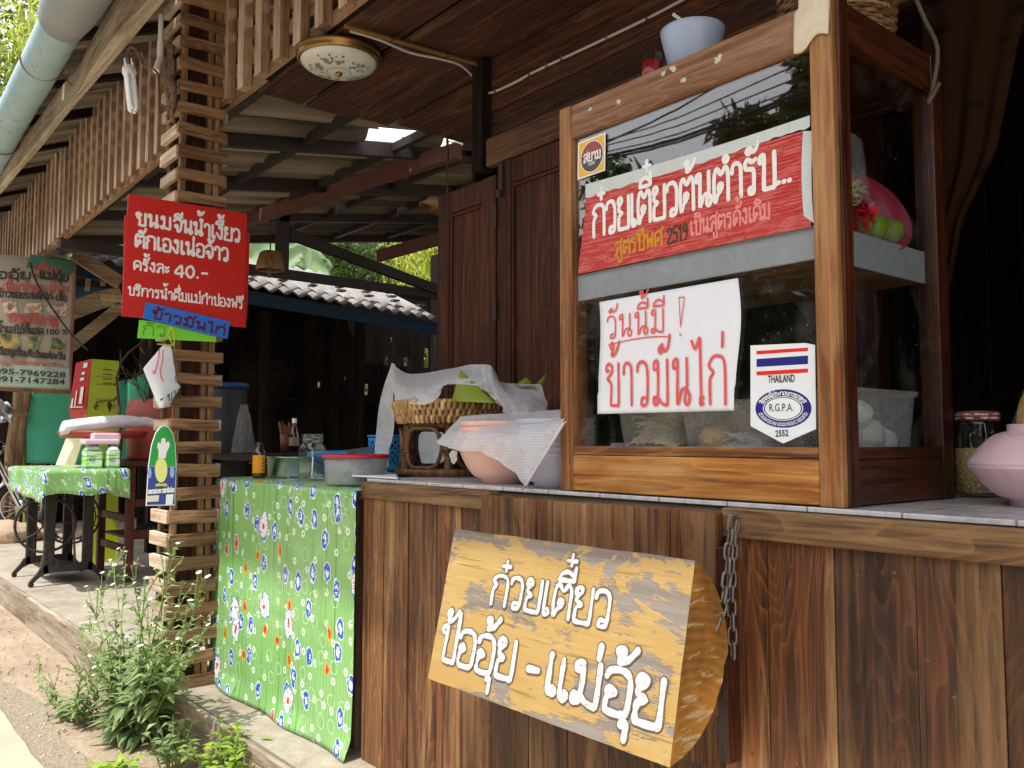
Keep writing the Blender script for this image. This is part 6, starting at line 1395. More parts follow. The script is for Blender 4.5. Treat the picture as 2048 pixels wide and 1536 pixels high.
m_.grid(roll,50,18); tag(m_.build('plastic_roll',M['wrap']),'long white roll of clear plastic bags lying on the red pedestal tray','plastic roll')
def tissue(lab,xa,xb,yt_,yb_,X,dep,m):
    t=thing('tissue_pack',lab,'tissue pack',at((xa+xb)/2,yb_,'X',X)); a=at(xa,yb_,'X',X); b=at(xb,yt_,'X',X); z0=zt7
    h=b.z-a.z
    m_=MB(); m_.box(X-dep,X,a.y,b.y,z0,z0+h*.82); m_.build('pack_body',m,t,bev=.012)
    m_=MB(); m_.grid(lambda u,v:V(X-dep*u,a.y+.008+(b.y-a.y-.016)*v,z0+h*.8+h*.2*(math.sin(math.pi*v)**.5*math.sin(math.pi*u)**.5)*(1+.6*noise.noise(V(u*5,v*5,xa)))),12,12); m_.build('wrapper_top',M['wrap'],t)
    m_=MB(); c=V(X+.0015,(a.y+b.y)/2-.01,z0+h*.38)
    m_.tube([c+V(0,.022*math.cos(k),.012*math.sin(k)) for k in [i*.5 for i in range(12)]],.0022,5); m_.build('logo_swoosh',M['navy'],t)
tg=N('green tissue wrapper'); v=tg.obj(); tg.col(tg.ramp(tg.noise(tg.mapv(v,(4,4,30)),1,3,.4),[(.4,L('86c83c')),(.5,L('dfead6')),(.58,L('5cae38'))])); tg.rough(.3)
tissue('green white tissue pack at left, front of the pedestal tray',169,207,885,932,-7.1,.1,tg.mat)
tissue('smaller green tissue pack standing right of the other one',214,242,885,930,-7.08,.09,tg.mat)
m_=MB(); a=at(168,889,'X',-7.1); b=at(240,878,'X',-7.1)
m_.box(-7.23,-7.09,a.y,b.y,a.z,b.z); a=at(186,880,'X',-7.1); b=at(243,866,'X',-7.1); m_.box(-7.22,-7.10,a.y,b.y,a.z+.002,b.z)
tag(m_.build('tissue_stack',plain('pink white tissue wrapper',L('d9bcc8'),.3,.12,18),bev=.012),'pink and white soft tissue packs lying on top of the green ones','tissue pack')
# red cooler bucket on low table
xb_=-7.75
t=thing('red_bucket','terracotta red plastic drum with a dusty lid on the low wooden table','bucket',at(295,920,'X',xb_))
c=at(296,919,'X',xb_); ra=rpx(255,338,c); hb=at(295,822,'X',xb_).z-c.z
m_=MB(); m_.lathe([(.001,0),(ra*.9,0),(ra*.94,.02),(ra,hb*.72),(ra,hb*.75),(.001,hb*.75)],c,40); m_.build('drum',M['plastred'],t)
m_=MB(); m_.lathe([(ra*1.0,hb*.73),(ra*1.05,hb*.74),(ra*1.05,hb*.98),(ra*1.0,hb*1.1),(ra*.9,hb*1.22),(ra*.86,hb*1.24),(.001,hb*1.24)],c,40); m_.build('lid',M['lid'],t)
t=thing('low_wooden_table','red brown wooden table with slatted ladder legs behind the pillar','table',at(260,1150,'Z',0))
tx0,tx1=-8.35,-7.35; ty0=at(246,1150,'X',-7.62).y-.05; ty1=ty0+.95; tz_=c.z-.002
m_=MB(); m_.box(tx0,tx1,ty0,ty1,tz_-.045,tz_); m_.build('table_top',M['redw'],t,bev=.004)
for (x,y) in ((-7.42,ty0+.035),(-8.25,ty0+.035),(-7.42,ty1-.06),(-8.25,ty1-.06)): m_=MB(); m_.box(x-.045,x+.02,y-.03,y+.03,0,tz_-.046); m_.build('leg',M['redw'],t,bev=.004)
for z in (.22,.47,.68): m_=MB(); m_.box(-8.229,-7.466,ty0+.02,ty0+.05,z,z+.06); m_.build('rung',M['redw'],t,bev=.003)
for z in (.35,.6): m_=MB(); m_.box(-7.45,-7.41,ty0+.066,ty1-.091,z,z+.06); m_.build('rung',M['redw'],t,bev=.003)
m_=MB(); m_.box(-8.2,-7.48,ty0+.05,ty1-.09,.33,.35); m_.build('lower_shelf',M['redw'],t)
m_=MB(); m_.blob((-7.55,ty0+.25,.40),(.1,.13,.05),3,.3,12); tag(m_.build('dark_bundle',M['black']),'dark bundle on the lower shelf of the red brown table','bundle')
# tall red and lime display box
Xd=-8.75
t=thing('display_box','tall red and lime drinks display box behind the machine table','display box',at(185,1120,'X',Xd))
m_=MB(); pr=[(184,718),(238,722),(238,1130),(180,1130),(172,860),(178,842)]
m_.prism(qx([(184,718),(238,722),(236,1128),(182,1128),(170,862),(174,820)],Xd)[::-1],(-.02,0,0)); m_.build('lime_side',M['limebox'],t,bev=.004)
fp=qx([(153,726),(139,818),(146,845),(112,930)],Xd-.35); sp=qx([(184,718),(172,818),(178,842),(150,930)],Xd)
m_=MB(); m_.add([fp[0],sp[0],sp[1],fp[1],sp[2],fp[2]],[(0,1,2,3),(3,2,4,5)]); m_.build('red_front',M['dispred'],t,solid=.01)
m_=MB(); m_.add([fp[2],sp[2],sp[3],fp[3]],[(0,1,2,3)]); m_.build('leaflet_panel',plain('printed leaflet',L('dcdca8'),.4,.3,60),t,solid=.008)
m_=MB()
def onf(u,v,o=.014): p_=fp[0].lerp(sp[0],u).lerp(fp[1].lerp(sp[1],u),v); n_=(sp[0]-fp[0]).cross(fp[1]-fp[0]).normalized(); n_=n_ if n_.y<0 else -n_; return p_+n_*o
for (a,b,c_,d) in ((.6,.85,.06,.16),(.55,.75,.24,.30),(.5,.75,.36,.42),(.35,.42,.62,.95),(.62,.8,.55,.9),(.15,.25,.78,.98),(.1,.9,.955,.975)):
    m_.add([onf(a,c_),onf(b,c_),onf(b,d),onf(a,d)],[(0,1,2,3)])
m_.build('front_print',M['white'],t,solid=.002)
m_=MB()
for k in range(4): 
    a,b,c_,d=qx([(206,738+9*k),(224,739+9*k),(224,741.5+9*k),(206,740.5+9*k)],Xd+.003); m_.add([a,b,c_,d],[(3,2,1,0)])
for yy in (752,768,797): a,b,c_,d=qx([(192,yy),(234,yy+2),(234,yy+3),(192,yy+1)],Xd+.003); m_.add([a,b,c_,d],[(3,2,1,0)])
m_.build('vents',plain('dark seam',L('5d6420'),.6,.1),t,solid=.001)
# withered branches in front of the box
def twig(m_,p,d,ln,r,dep,rr,tips):
    P=[p]; q=p.copy(); dd=d.normalized()
    for k in range(6):
        dd=(dd+rdir(rr)*.28).normalized(); q=q+dd*ln/6; P.append(q.copy())
        if dep>0 and k in (1,2,3,4) and rr.random()<.75: twig(m_,q.copy(),(dd+rdir(rr)*.9).normalized(),ln*.55,r*.6,dep-1,rr,tips)
    tips.append(P); m_.tube(P,[r*(1-.75*i/6) for i in range(7)],5)
rr=random.Random(21); m_=MB(); tips=[]
b=at(236,925,'X',-8.15); twig(m_,b,V(-.1,.08,1),1.25,.02,2,rr,tips); twig(m_,b+V(0,.1,.2),V(0,.3,1),.9,.012,2,rr,tips)
t=thing('withered_shrub','withered bare shrub with curled brown leaves by the display box','shrub',b)
m_.build('branches',plain('dry twig bark',L('4a3a2c'),.9,.3,30),t)
m_=MB()
for P in tips:
    for q in P[2:]:
        for _ in range(2):
            if rr.random()<.5: leaf(m_,q,V(rr.uniform(-.5,.5),rr.uniform(-.5,.5),-1),rdir(rr),rr.uniform(.06,.13),rr.uniform(.025,.045),.6)
m_.build('dry_leaves',leafm('dry brown leaf',L('3f2c1e'),L('6d5237'),.8,.15),t)
m_=MB(); tips=[]; rr=random.Random(4); b=at(310,812,'X',-7.6)
for k in range(7): twig(m_,b+V(0,rr.uniform(-.08,.1),0),V(rr.uniform(-.3,.3),rr.uniform(-.5,.3),1),.38,.006,1,rr,tips)
tag(m_.build('dry_twigs',plain('thin dry twigs',L('463527'),.9,.3,30)),'thin dry twigs sprouting behind the red bucket','twigs')
# banner
Xb=-8.6
t=thing('menu_banner','faded printed shop banner with Thai menu text and phone numbers','banner',at(70,650,'X',Xb))
bm=N('faded banner vinyl'); v=bm.obj(); bm.col(bm.mix(bm.noise(v,5,6,.4),L('8f8272'),L('a89c8a'))); bm.rough(.5)
m_=MB(); 
def bn(u,v): 
    return at(-75+ (228-13*v)*u if True else 0,(500+26*u)*(1-v)+(772+8*u)*v,'X',Xb+.008*math.sin(u*5+v*2))
m_.grid(bn,20,14); m_.build('vinyl',bm.mat,t,solid=.002)
X=Xb+.012
def flatx(nm,m,pts,off=.0,par=None): m_=MB(); m_.add([at(x,y,'X',X+off) for x,y in pts][::-1],[tuple(range(len(pts)))]); return m_.build(nm,m,par)
flatx('green_band',plain('banner green',L('3f6a55'),.5,.2,9),[(60,508),(148,523),(143,549),(52,535)],0,t)
flatx('grey_band',plain('banner grey green',L('8f9c8e'),.5,.1,9),[(-70,724),(139,736),(139,776),(-72,770)],0,t)
flatx('red_edge',plain('banner red edge',L('8a3b33'),.5,.1,9),[(150,524),(153,525),(146,700),(142,778),(139,778),(143,700)],.001,t)
m_=MB(); X=Xb+.013; 
BK,RD=[],[]
def bline(mm,text,a,b,h,wd,gap=.16):
    global m_; m_=mm; xl(text,a,b,h,h,wd,gap=gap)
bkm=plain('faded black print',L('35302c'),.6,.1); rdm=plain('faded red print',L('a8443e'),.6,.1)
def bline(mm,text,a,b,h,wd,gap=.16):
    global m_; m_=MB(); xl(text,a,b,h,h,wd,gap=gap); m_.build('text_line',mm,t)
def lat(mm,text,a,b,hp):
    O,E2=at(*a,'X',X),at(*b,'X',X); s=(O-CAM).dot(cf)/FPX; m_=MB(); latin(m_,text,pl(O,E2-O,(0,0,1),XN,.001),(E2-O).length,hp*s,0,.025); m_.build('text_line',mm,t)
mk,mr=bkm,rdm
bline(mr,'เตี๋ยว',(70,538),(117,545),9,.012); bline(mk,'ป้ออุ้ย',(-30,556),(59,557),13,.016); bline(mk,'แม่อุ้ย',(80,556),(135,562),13,.018); bline(mr,'•',(66,556),(76,557),9,.05)
bline(mr,'หมู-เนื้อ/น้ำตก-น้ำใส',(-30,577),(137,586),12,.011); bline(mk,'ข้าวซอยรสเด็ดไก่-เนื้อ',(-2,593),(133,602),11,.011)
bline(mr,'กาแฟโบราณ',(19,642),(115,652),15,.014); bline(mk,'น้ำผลไม้คั้นสด',(-5,664),(86,669),12,.012)
bline(mk,'มีเมนูเพิ่มเติมในแต่ละวัน',(-3,708),(130,719),10,.012); bline(mr,'กรุณาสอบถามทางร้าน',(24,725),(126,732),4,.006)
lat(mk,'100 %',(93,669),(136,670),12); lat(mk,'095-7969228',(-12,747),(131,756),12); lat(mk,'091-7147284',(-12,763),(130,770),12); lat(mr,'Tel..',(0,732),(27,734),8)
ph=N('banner food photos'); v=ph.obj(); ph.col(ph.ramp(ph.noise(v,11,5,1.5,.65),[(.3,L('4a3a34')),(.45,L('9a6a55')),(.55,L('c9bda8')),(.65,L('7d6a66'))])); ph.rough(.5)
flatx('photo_print',ph.mat,[(2,600),(32,603),(34,625),(10,628)],.0005,t); flatx('photo_print',ph.mat,[(50,606),(85,606),(84,628),(48,625)],.0005,t); flatx('photo_print',ph.mat,[(92,612),(135,607),(136,633),(96,630)],.0005,t)
ph2=N('banner drink photos'); v=ph2.obj(); ph2.col(ph2.ramp(ph2.noise(v,9,4,.8,.6),[(.35,L('2c2620')),(.5,L('6b7a4a')),(.6,L('b98a4f'))])); ph2.rough(.5)
flatx('photo_print',ph2.mat,[(-4,664+3),(40,669),(39,698),(-4,695)],.0005,t); flatx('photo_print',ph2.mat,[(57,669),(84,671),(75,700),(58,699)],.0005,t); flatx('photo_print',ph2.mat,[(104,676),(131,678),(131,704),(100,702)],.0005,t)
m_=MB(); m_.tube(catmull([at(60,525,'X',Xb+.05),at(72,562,'X',Xb+.06),at(100,610,'X',Xb+.06),at(140,665,'X',Xb+.08),at(175,700,'X',Xb+.3)],5),.009,6); tag(m_.build('black_hose',M['wireb']),'thin black cable sagging across the menu banner','cable')
# bamboo edge poles and green tarp
m_=MB(); m_.grid(lambda u,v:at(53+262*u,(786-10*u-35*u*u)*(1-v)+(926+6*u)*v+3*math.sin(u*9)*(1-v),'X',-12.5+.03*math.sin(u*11)+.02*noise.noise(V(u*6,v*4,0))),36,14); tag(m_.build('shade_cloth',M['tarp'],solid=.003),'green shade cloth stretched between rough wooden poles','tarp')
m_=MB(); m_.grid(lambda u,v:at(255+90*u,(762-40*u+0)*(1-v)+815*v,'X',-9.7+.04*math.sin(u*7)),14,8); tag(m_.build('shade_cloth',M['tarp'],solid=.003),'second piece of green shade cloth, slanting behind the withered shrub','tarp')
for i,(a,b,r,l) in enumerate((((38,785),(20,925),.065,'thick rough wooden pole left of the green shade cloth'),((52,782),(33,925),.06,'second wooden pole at the green shade cloth edge'))):
    p_,q_=at(*a,'X',-12.4),at(*b,'X',-12.4); q_=q_+(q_-p_)*1.3; m_=MB(); m_.tube([p_.lerp(q_,k/8)+V(0,.012*math.sin(k*2+i),0) for k in range(9)],[r*(1+.1*math.sin(k*3)) for k in range(9)],12); tag(m_.build('wooden_pole',W('bark pole','5d4731','8f7350','b09370',axis='Z',rough=.9,wear=.4) if i==0 else bpy.data.materials['bark pole']),l,'pole')
m_=MB(); m_.beam(at(18,828,'X',-12.25),at(54,822,'X',-12.25),.03,.1); tag(m_.build('cross_slat',M['weathY']),'short pale slat nailed across the two wooden poles','slat')
m_=MB(); m_.beam(at(-20,774,'X',-8.8),at(142,784,'X',-8.8),.05,.05); tag(m_.build('banner_rail',M['weathY']),'pale wooden rail below the menu banner','rail')
m_=MB(); m_.grid(lambda u,v:at(-20+46*u,(790+20*u)*(1-v)+(845)*v+6*noise.noise(V(u*6,v*6,0)),'X',-10+.2*noise.noise(V(u*4,v*4,2))),12,10); tag(m_.build('grey_tarp',plain('grey plastic sheet',L('a5a5a8'),.35,.25,9),solid=.004),'crumpled grey plastic sheet at the far left edge','tarp')
# motorcycle
wc=at(42,1012,'X',-11.9); wr_=.27
t=thing('motorcycle','parked motorcycle with red fairing and silver forks at the left edge','motorcycle',V(wc.x,wc.y,gz(wc.x,wc.y)))
fd=V(.42,.9,0).normalized(); ax_=V(fd.y,-fd.x,0)
Mw=axisM(ax_)
def wheel(c,r):
    m_=MB(); m_.tube([c+Mw@V(r*math.cos(a),r*math.sin(a),0) for a in [i*2*math.pi/44 for i in range(44)]],.038,10,closed=True)
    for i in range(44):
        a=i*2*math.pi/44; m_.blob(c+Mw@V((r+.03)*math.cos(a),(r+.03)*math.sin(a),.012*(-1)**i),(.014,.014,.014),i,.1,6)
    w=m_.build('wheel',M['rubber'],t)
    m_=MB(); m_.tube([c+Mw@V((r-.045)*math.cos(a),(r-.045)*math.sin(a),0) for a in [i*2*math.pi/44 for i in range(44)]],.014,8,closed=True); m_.build('rim',M['chrome'],w)
    m_=MB()
    for k in range(18): a=k*2*math.pi/18; m_.tube([c+Mw@V(.03*math.cos(a+.5),.03*math.sin(a+.5),.02*(-1)**k),c+Mw@V((r-.05)*math.cos(a),(r-.05)*math.sin(a),0)],.003,4)
    m_.build('spokes',M['steel'],w)
    m_=MB(); m_.lathe([(.001,-.05),(.075,-.045),(.08,0),(.07,.05),(.001,.05)],c,20,Mw); m_.build('hub',M['steel'],w)
wheel(wc,wr_); wc2=wc-fd*1.22; wheel(wc2,wr_)
hd=wc-fd*.36+V(0,0,.72)
for s in (-1,1): m_=MB(); o=ax_*.075*s; m_.tube([wc+o,wc+o+(hd-wc)*.45],.026,12); m_.tube([wc+o+(hd-wc)*.4,hd+o],.017,12); m_.build('fork',M['chrome'],t)
m_=MB(); 
def fen(u,v): a=R_(38+125*u); b=(v-.5)*1.9; r=wr_+.075+.0-.03*(1-math.cos(b)); 
m_.grid(lambda u,v:(lambda a,b:wc+(fd*math.cos(a)+V(0,0,math.sin(a)))*(wr_+.085-.045*b*b)+ax_*.06*b)(R_(25+140*u),(v-.5)*2),24,8); m_.build('front_fender',plain('grey fender',(.35,.36,.38,1),.35,.08),t,solid=.004)
m_=MB(); m_.tube(catmull([hd+ax_*.34-fd*.12+V(0,0,.1),hd+ax_*.2+V(0,0,.12),hd+V(0,0,.05),hd-ax_*.2+V(0,0,.12),hd-ax_*.34-fd*.12+V(0,0,.1)],5),.013,8); m_.build('handlebar',M['black'],t)
for s in (-1,1):
    m_=MB(); q=hd+ax_*.25*s+V(0,0,.12); m_.tube([q,q+ax_*.06*s+V(0,0,.12)],.005,6); m_.blob(q+ax_*.08*s+V(0,0,.16),(.05,.03,.035),1,.05,12); m_.build('mirror',M['black'],t)
m_=MB(); m_.blob(hd+fd*.08+V(0,0,-.02),(.09,.09,.09),1,.05,16); m_.build('headlight',M['chrome'],t)
m_=MB(); 
fpz=[hd+fd*.03+V(0,0,-.08),hd-fd*.1+V(0,0,-.02),hd-fd*.42+V(0,0,-.22),hd-fd*.46+V(0,0,-.42),hd-fd*.2+V(0,0,-.46),hd-fd*.02+V(0,0,-.3)]
m_.prism([p_+ax_*.09 for p_ in fpz],ax_*-.18); m_.build('fairing',M['fair'],t,bev=.03)
m_=MB(); m_.tube(catmull([hd-fd*.1+V(0,0,-.15),hd-fd*.4+V(0,0,-.35),hd-fd*.8+V(0,0,-.1),wc2+V(0,0,.5)],5),.05,10); m_.blob(wc-fd*.62+V(0,0,.12),(.18,.18,.15),2,.2,14); m_.build('frame',M['black'],t)
m_=MB(); m_.blob(wc2+fd*.3+V(0,0,.58),(.33,.3,.07),2,.05,18); m_.build('saddle',M['black'],t)
# rocks
rm2=plain('river stone',L('a8927a'),.85,.25,7,0,.5,spots=L('7d6b58'))
for i,(x,y,rx,rz_,l) in enumerate(((15,1062,.36,.15,'large smooth rock below the motorcycle wheel'),(62,1062,.3,.12,'flat rock right of the motorcycle wheel'),(-30,1085,.3,.13,'rock at the left border of the yard'))):
    p_=at(x,y,'X',-11.35-.1*i); m_=MB(); m_.blob((p_.x,p_.y,p_.z-.02),(rx,rx*.8,rz_),i+3,.35,20); tag(m_.build('rock',rm2),l,'rock')
# ================================================================ KITCHEN HUT
t=thing('kitchen_hut','old plank kitchen hut with a fibre cement roof and blue eave board','hut',(-10,2.6,0))
e0=at(495,572,'X',-9.0); e1=at(850,634,'X',-9.0)
ze=lambda y:e0.z+(e1.z-e0.z)*(y-e0.y)/(e1.y-e0.y)
def roofp(u,v):
    y=.15+4.55*u; up_=1.55*v*(1 if u<.83 else .75); ph=math.cos(2*math.pi*y/.177)
    z=ze(y)+up_*.40+.024*ph; 
    return V(-9.0-up_+.008*noise.noise(V(y*3,0,0)),y,z)
m_=MB(); m_.grid(roofp,180,8); m_.grid(lambda u,v:(lambda p_:V(p_.x-.25,p_.y,p_.z+.105+.012))(roofp(u,v)),180,8)
for k in range(34):
    y=.3+4.3*(k+.5)/34; p_=V(-9.0-.28-.55*(k%3)/2,y,0); z=ze(y)+(-9.0-p_.x)*.4+.03; m_.box(p_.x-.05,p_.x+.04,y-.03,y+.05,z+.05,z+.055+.012,1)
m_.build('roof',[asb,plain('dark lapped sheet edge',L('4a4642'),.9,.2)],t,solid=.007)
m_=MB(); m_.beam((-9.12,.2,ze(.2)-.1),(-9.12,4.7,ze(4.7)-.1),.03,.15,(0,0,1)); m_.build('eave_board',plain('dark blue painted board',L('173a55'),.6,.2,8),t)
Xw=-10.6
hol=[]
for (xa,xb,ya,yb) in ((846,856,697,735),(806,815,715,732),(768,776,712,731),(728,736,768,792),(688,691,752,764),(634,640,762,775),(480,486,745,764),(808,811,665,669),(780,784,675,684),(843,850,676,678)):
    a,b=at(xa,yb,'X',Xw),at(xb,ya,'X',Xw); hol.append((a.y,b.y,a.z,b.z))
m_=MB()
ys_=-.2
# upright boards with knot holes and gaps
for k in range(60):
    a=1.5+k*.13; b=a+.128
    hs=[h for h in hol if h[0]<b and h[1]>a]
    if not hs: m_.box(Xw,Xw+.02,a,b,0,3.2,0,.002); continue
    for h in hs[:1]:
        m_.box(Xw,Xw+.02,a,b,0,h[2],0); m_.box(Xw,Xw+.02,a,b,h[3],3.2,0)
        if h[0]>a: m_.box(Xw,Xw+.02,a,h[0],h[2],h[3])
        if h[1]<b: m_.box(Xw,Xw+.02,h[1],b,h[2],h[3])
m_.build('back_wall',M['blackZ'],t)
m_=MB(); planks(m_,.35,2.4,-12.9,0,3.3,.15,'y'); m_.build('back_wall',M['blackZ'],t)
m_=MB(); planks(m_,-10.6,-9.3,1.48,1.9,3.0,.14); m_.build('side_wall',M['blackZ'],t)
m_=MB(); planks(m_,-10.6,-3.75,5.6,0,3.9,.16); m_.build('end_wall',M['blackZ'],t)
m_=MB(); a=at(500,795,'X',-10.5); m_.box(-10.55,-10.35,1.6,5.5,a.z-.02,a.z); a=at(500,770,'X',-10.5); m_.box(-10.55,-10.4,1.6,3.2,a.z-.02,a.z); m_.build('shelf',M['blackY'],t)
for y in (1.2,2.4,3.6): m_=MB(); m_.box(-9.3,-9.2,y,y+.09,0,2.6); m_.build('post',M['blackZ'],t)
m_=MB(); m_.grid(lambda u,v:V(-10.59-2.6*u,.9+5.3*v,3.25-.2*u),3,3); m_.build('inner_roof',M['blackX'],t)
tmb=W('pale sawn timber','7d6549','b39a76','c9b592',axis='Y',rough=.8,wear=.5)
for pts,wd,l in ((((143,622),(200,600),(243,590)),.17,'wide pale plank brace crossing behind the red sign'),(((139,695),(243,612)),.11,'narrow pale timber brace slanting below the wide plank')):
    P=[at(x,y,'X',-9.05) for x,y in pts]; m_=MB()
    for a,b in zip(P,P[1:]): m_.beam(a,b,.04,wd)
    tag(m_.build('timber_brace',tmb,bev=.004),l,'timber')
P=[at(x,y,'X',-8.95) for x,y in ((148,506),(240,566))]; m_=MB(); m_.beam(P[0],P[1],.05,.13); tag(m_.build('rusty_rafter',W('rusty rafter','6d4d34','9c7d60','b8a388',axis='Y',rough=.85,wear=.5)),'rust stained rafter slanting down behind the red sign','rafter')
m_=MB(); m_.beam(at(150,586,'X',-9.6),at(235,592,'X',-9.6),.03,.14); tag(m_.build('blue_board',plain('blue painted board',L('2f5f7a'),.6,.15,8)),'blue painted board in the gap beside the menu banner','board')
for (a,b,l) in (((178,552),(174,582),'short pale upright stick above the blue board'),((203,545),(206,572),'second pale stick, nearer the red sign')): m_=MB(); m_.beam(at(*a,'X',-9.5),at(*b,'X',-9.5),.03,.04,(0,1,0)); tag(m_.build('upright_stick',tmb),l,'stick')
m_=MB(); m_.box(-11.2,-11.1,-.6,.75,2.55,3.6); tag(m_.build('clay_panel',plain('tan wall panel',L('8a7659'),.9,.2,5)),'tan wall panel above the menu banner','panel')
# dim things in the kitchen
def dim(name,label,cat,mb_,m): return tag(mb_.build(name,m),label,cat)
Xk=-6.0
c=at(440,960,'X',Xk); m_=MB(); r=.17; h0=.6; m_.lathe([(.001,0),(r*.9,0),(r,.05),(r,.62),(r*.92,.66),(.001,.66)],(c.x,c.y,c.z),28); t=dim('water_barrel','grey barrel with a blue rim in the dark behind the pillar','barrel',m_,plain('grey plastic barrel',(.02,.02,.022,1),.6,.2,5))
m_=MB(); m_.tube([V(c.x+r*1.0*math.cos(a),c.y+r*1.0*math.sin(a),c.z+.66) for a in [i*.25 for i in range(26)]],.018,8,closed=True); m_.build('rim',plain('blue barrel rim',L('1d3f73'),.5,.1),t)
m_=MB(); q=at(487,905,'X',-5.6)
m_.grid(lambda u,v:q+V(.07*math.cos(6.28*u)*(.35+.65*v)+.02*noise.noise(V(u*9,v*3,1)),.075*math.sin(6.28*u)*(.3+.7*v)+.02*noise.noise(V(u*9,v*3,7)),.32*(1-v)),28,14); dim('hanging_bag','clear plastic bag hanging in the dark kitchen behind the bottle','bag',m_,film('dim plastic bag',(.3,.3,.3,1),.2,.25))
tb=at(560,905,'X',-5.2); m_=MB(); m_.box(-5.9,-5.0,.55,2.4,tb.z-.05,tb.z-.01)
for x,y in ((-5.85,.6),(-5.05,.6),(-5.85,2.3),(-5.05,2.3)): m_.box(x-.03,x+.03,y-.03,y+.03,0,tb.z-.05)
dim('dark_table','dark plank table in the kitchen behind the green table','table',m_,M['blackX'])
c=at(572,903,'X',-5.2); m_=MB(); m_.lathe([(.001,0),(.033,0),(.04,.11),(.037,.11),(.03,.005),(.001,.005)],c,16)
t=dim('stick_cup','brown cup of wooden sticks on the dark table','cup',m_,plain('brown cup',L('5a3a28'),.6,.2)); m_=MB(); rr=random.Random(9)
for k in range(16): a=rr.uniform(0,6.3); m_.tube([c+V(.015*math.cos(a),.015*math.sin(a),.02),c+V(.05*math.cos(a),.05*math.sin(a),rr.uniform(.16,.2))],.0028,4)
m_.build('sticks',plain('bamboo sticks',L('8a5a3a'),.7,.2),t)
c=at(588,898,'X',-5.15); m_=MB(); m_.lathe([(.001,0),(.032,0),(.033,.09),(.02,.13),(.013,.15),(.013,.19),(.001,.19)],c,16); t=dim('sauce_bottle','small dark sauce bottle with pale cap beside the stick cup','bottle',m_,M['brown'])
m_=MB(); m_.lathe([(.015,.165),(.015,.195),(.001,.196)],c,14); m_.build('cap',M['white'],t); m_=MB(); m_.lathe([(.0335,.02),(.0335,.075)],c,16); m_.build('label',plain('pale faded label',L('8a6f5c'),.6,.2,50),t)
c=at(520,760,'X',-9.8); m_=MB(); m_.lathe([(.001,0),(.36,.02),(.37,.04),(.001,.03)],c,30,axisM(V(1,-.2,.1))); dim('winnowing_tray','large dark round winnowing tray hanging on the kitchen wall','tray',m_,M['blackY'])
# ================================================================ PLANTS
lg1=leafm('weed leaf',L('5f7748'),L('9cb074'),.55,.35); lg2=leafm('young leaf',L('6d8f2f'),L('a9c24f'),.45,.35); stm=plain('weed stem',L('7b8d48'),.7,.2,20); fl=plain('white petals',(.8,.8,.76,1),.6,.04,40); fy=plain('yellow flower centre',L('c8b83a'),.7,.1)
def weed(name,label,base,stems,seed,flowers=True,leafn=10,lf=lg1,ll=.098):
    rr=random.Random(seed); t=thing(name,label,'plant',base); ms=MB();ml=MB();mf=MB();mc=MB()
    for (tip,lean) in stems:
        b=base+V(rr.uniform(-.08,.08),rr.uniform(-.06,.06),0); P=catmull([b,b.lerp(tip,.5)+V(rr.uniform(-.04,.04),rr.uniform(-.04,.04),.03),tip],7); n=len(P)
        ms.tube(P,[.0048*(1-.6*i/n) for i in range(n)],5)
        L_=(tip-b).length
        for i in range(1,n):
            f=i/n; 
            for _ in range(4 if f<.5 else 2):
                a=rr.uniform(0,6.3); d=V(math.cos(a),math.sin(a),rr.uniform(-.2,.6)); leaf(ml,P[i]+V(0,0,rr.uniform(-.02,.02)),d,V(0,0,1),ll*rr.uniform(.7,1.3)*(1.45-f*1.1),ll*.32*(1.5-f*1.1),.5)
        # branching top
        nb=rr.randint(3,5)
        for k in range(nb):
            a=rr.uniform(0,6.3); e=tip+V(math.cos(a)*rr.uniform(.02,.075),math.sin(a)*rr.uniform(.02,.075),rr.uniform(.0,.10)); q=P[-3] if k%2 else P[-2]
            ms.tube([q,q.lerp(e,.6)+V(0,0,.01),e],.0022,4)
            for _ in range(4): d=rdir(rr); d.z=abs(d.z)*.6; leaf(ml,q.lerp(e,rr.random()),d,V(0,0,1),rr.uniform(.02,.04),.008,.3)
            if flowers and rr.random()<.62:
                nrm=(V(rr.uniform(-.5,.5),rr.uniform(-.6,.3),1)).normalized(); a1,a2=frame(nrm); R0=rr.uniform(.009,.014); m=14
                vs=[e+nrm*.003]+[e+(a1*math.cos(2*math.pi*j/m)+a2*math.sin(2*math.pi*j/m))*R0*(1 if j%2 else .84) for j in range(m)]
                q=MB(); q.add(vs,[(0,1+j,1+(j+1)%m) for j in range(m)],0,False); q.blob(e+nrm*.003,(.0035,.0035,.002),1,.05,6,1); q.build('flower',[fl,fy],t)
            else:
                for _ in range(3): d=V(rr.uniform(-1,1),rr.uniform(-1,1),1.2); leaf(ml,e,d,V(0,0,1),.018,.007,.2)
    ms.build('stems',stm,t); ml.build('leaves',lf,t)
    return t
bp=at(265,1470,'Z',-.19); 
tips=[(225,1130),(250,1150),(268,1165),(290,1185),(200,1180),(175,1255),(150,1262),(185,1215),(230,1250),(215,1300),(330,1155),(345,1110),(360,1210),(375,1245),(395,1200),(410,1260),(300,1260),(285,1230),(255,1300),(310,1320),(180,1330),(205,1350),(335,1300),(360,1330),(240,1360),(290,1370),(390,1310)]
stems=[]; rr=random.Random(2)
for x,y in tips: 
    Y=bp.y+rr.uniform(-.16,.06); stems.append((at(x,y,'Y',min(Y,-.34)),0))
weed('flowering_weed','tall bushy weed with small white flowers growing at the kerb below the pillar',bp,stems,3)
b=at(150,1440,'Z',-.19); weed('drooping_weed','small drooping weed left of the flowering bush',b,[(at(x,y,'Y',b.y+rr.uniform(-.05,.05)),0) for x,y in ((150,1340),(165,1350),(175,1360),(75,1350),(110,1380),(185,1370))],5,False,8,lg1,.06)
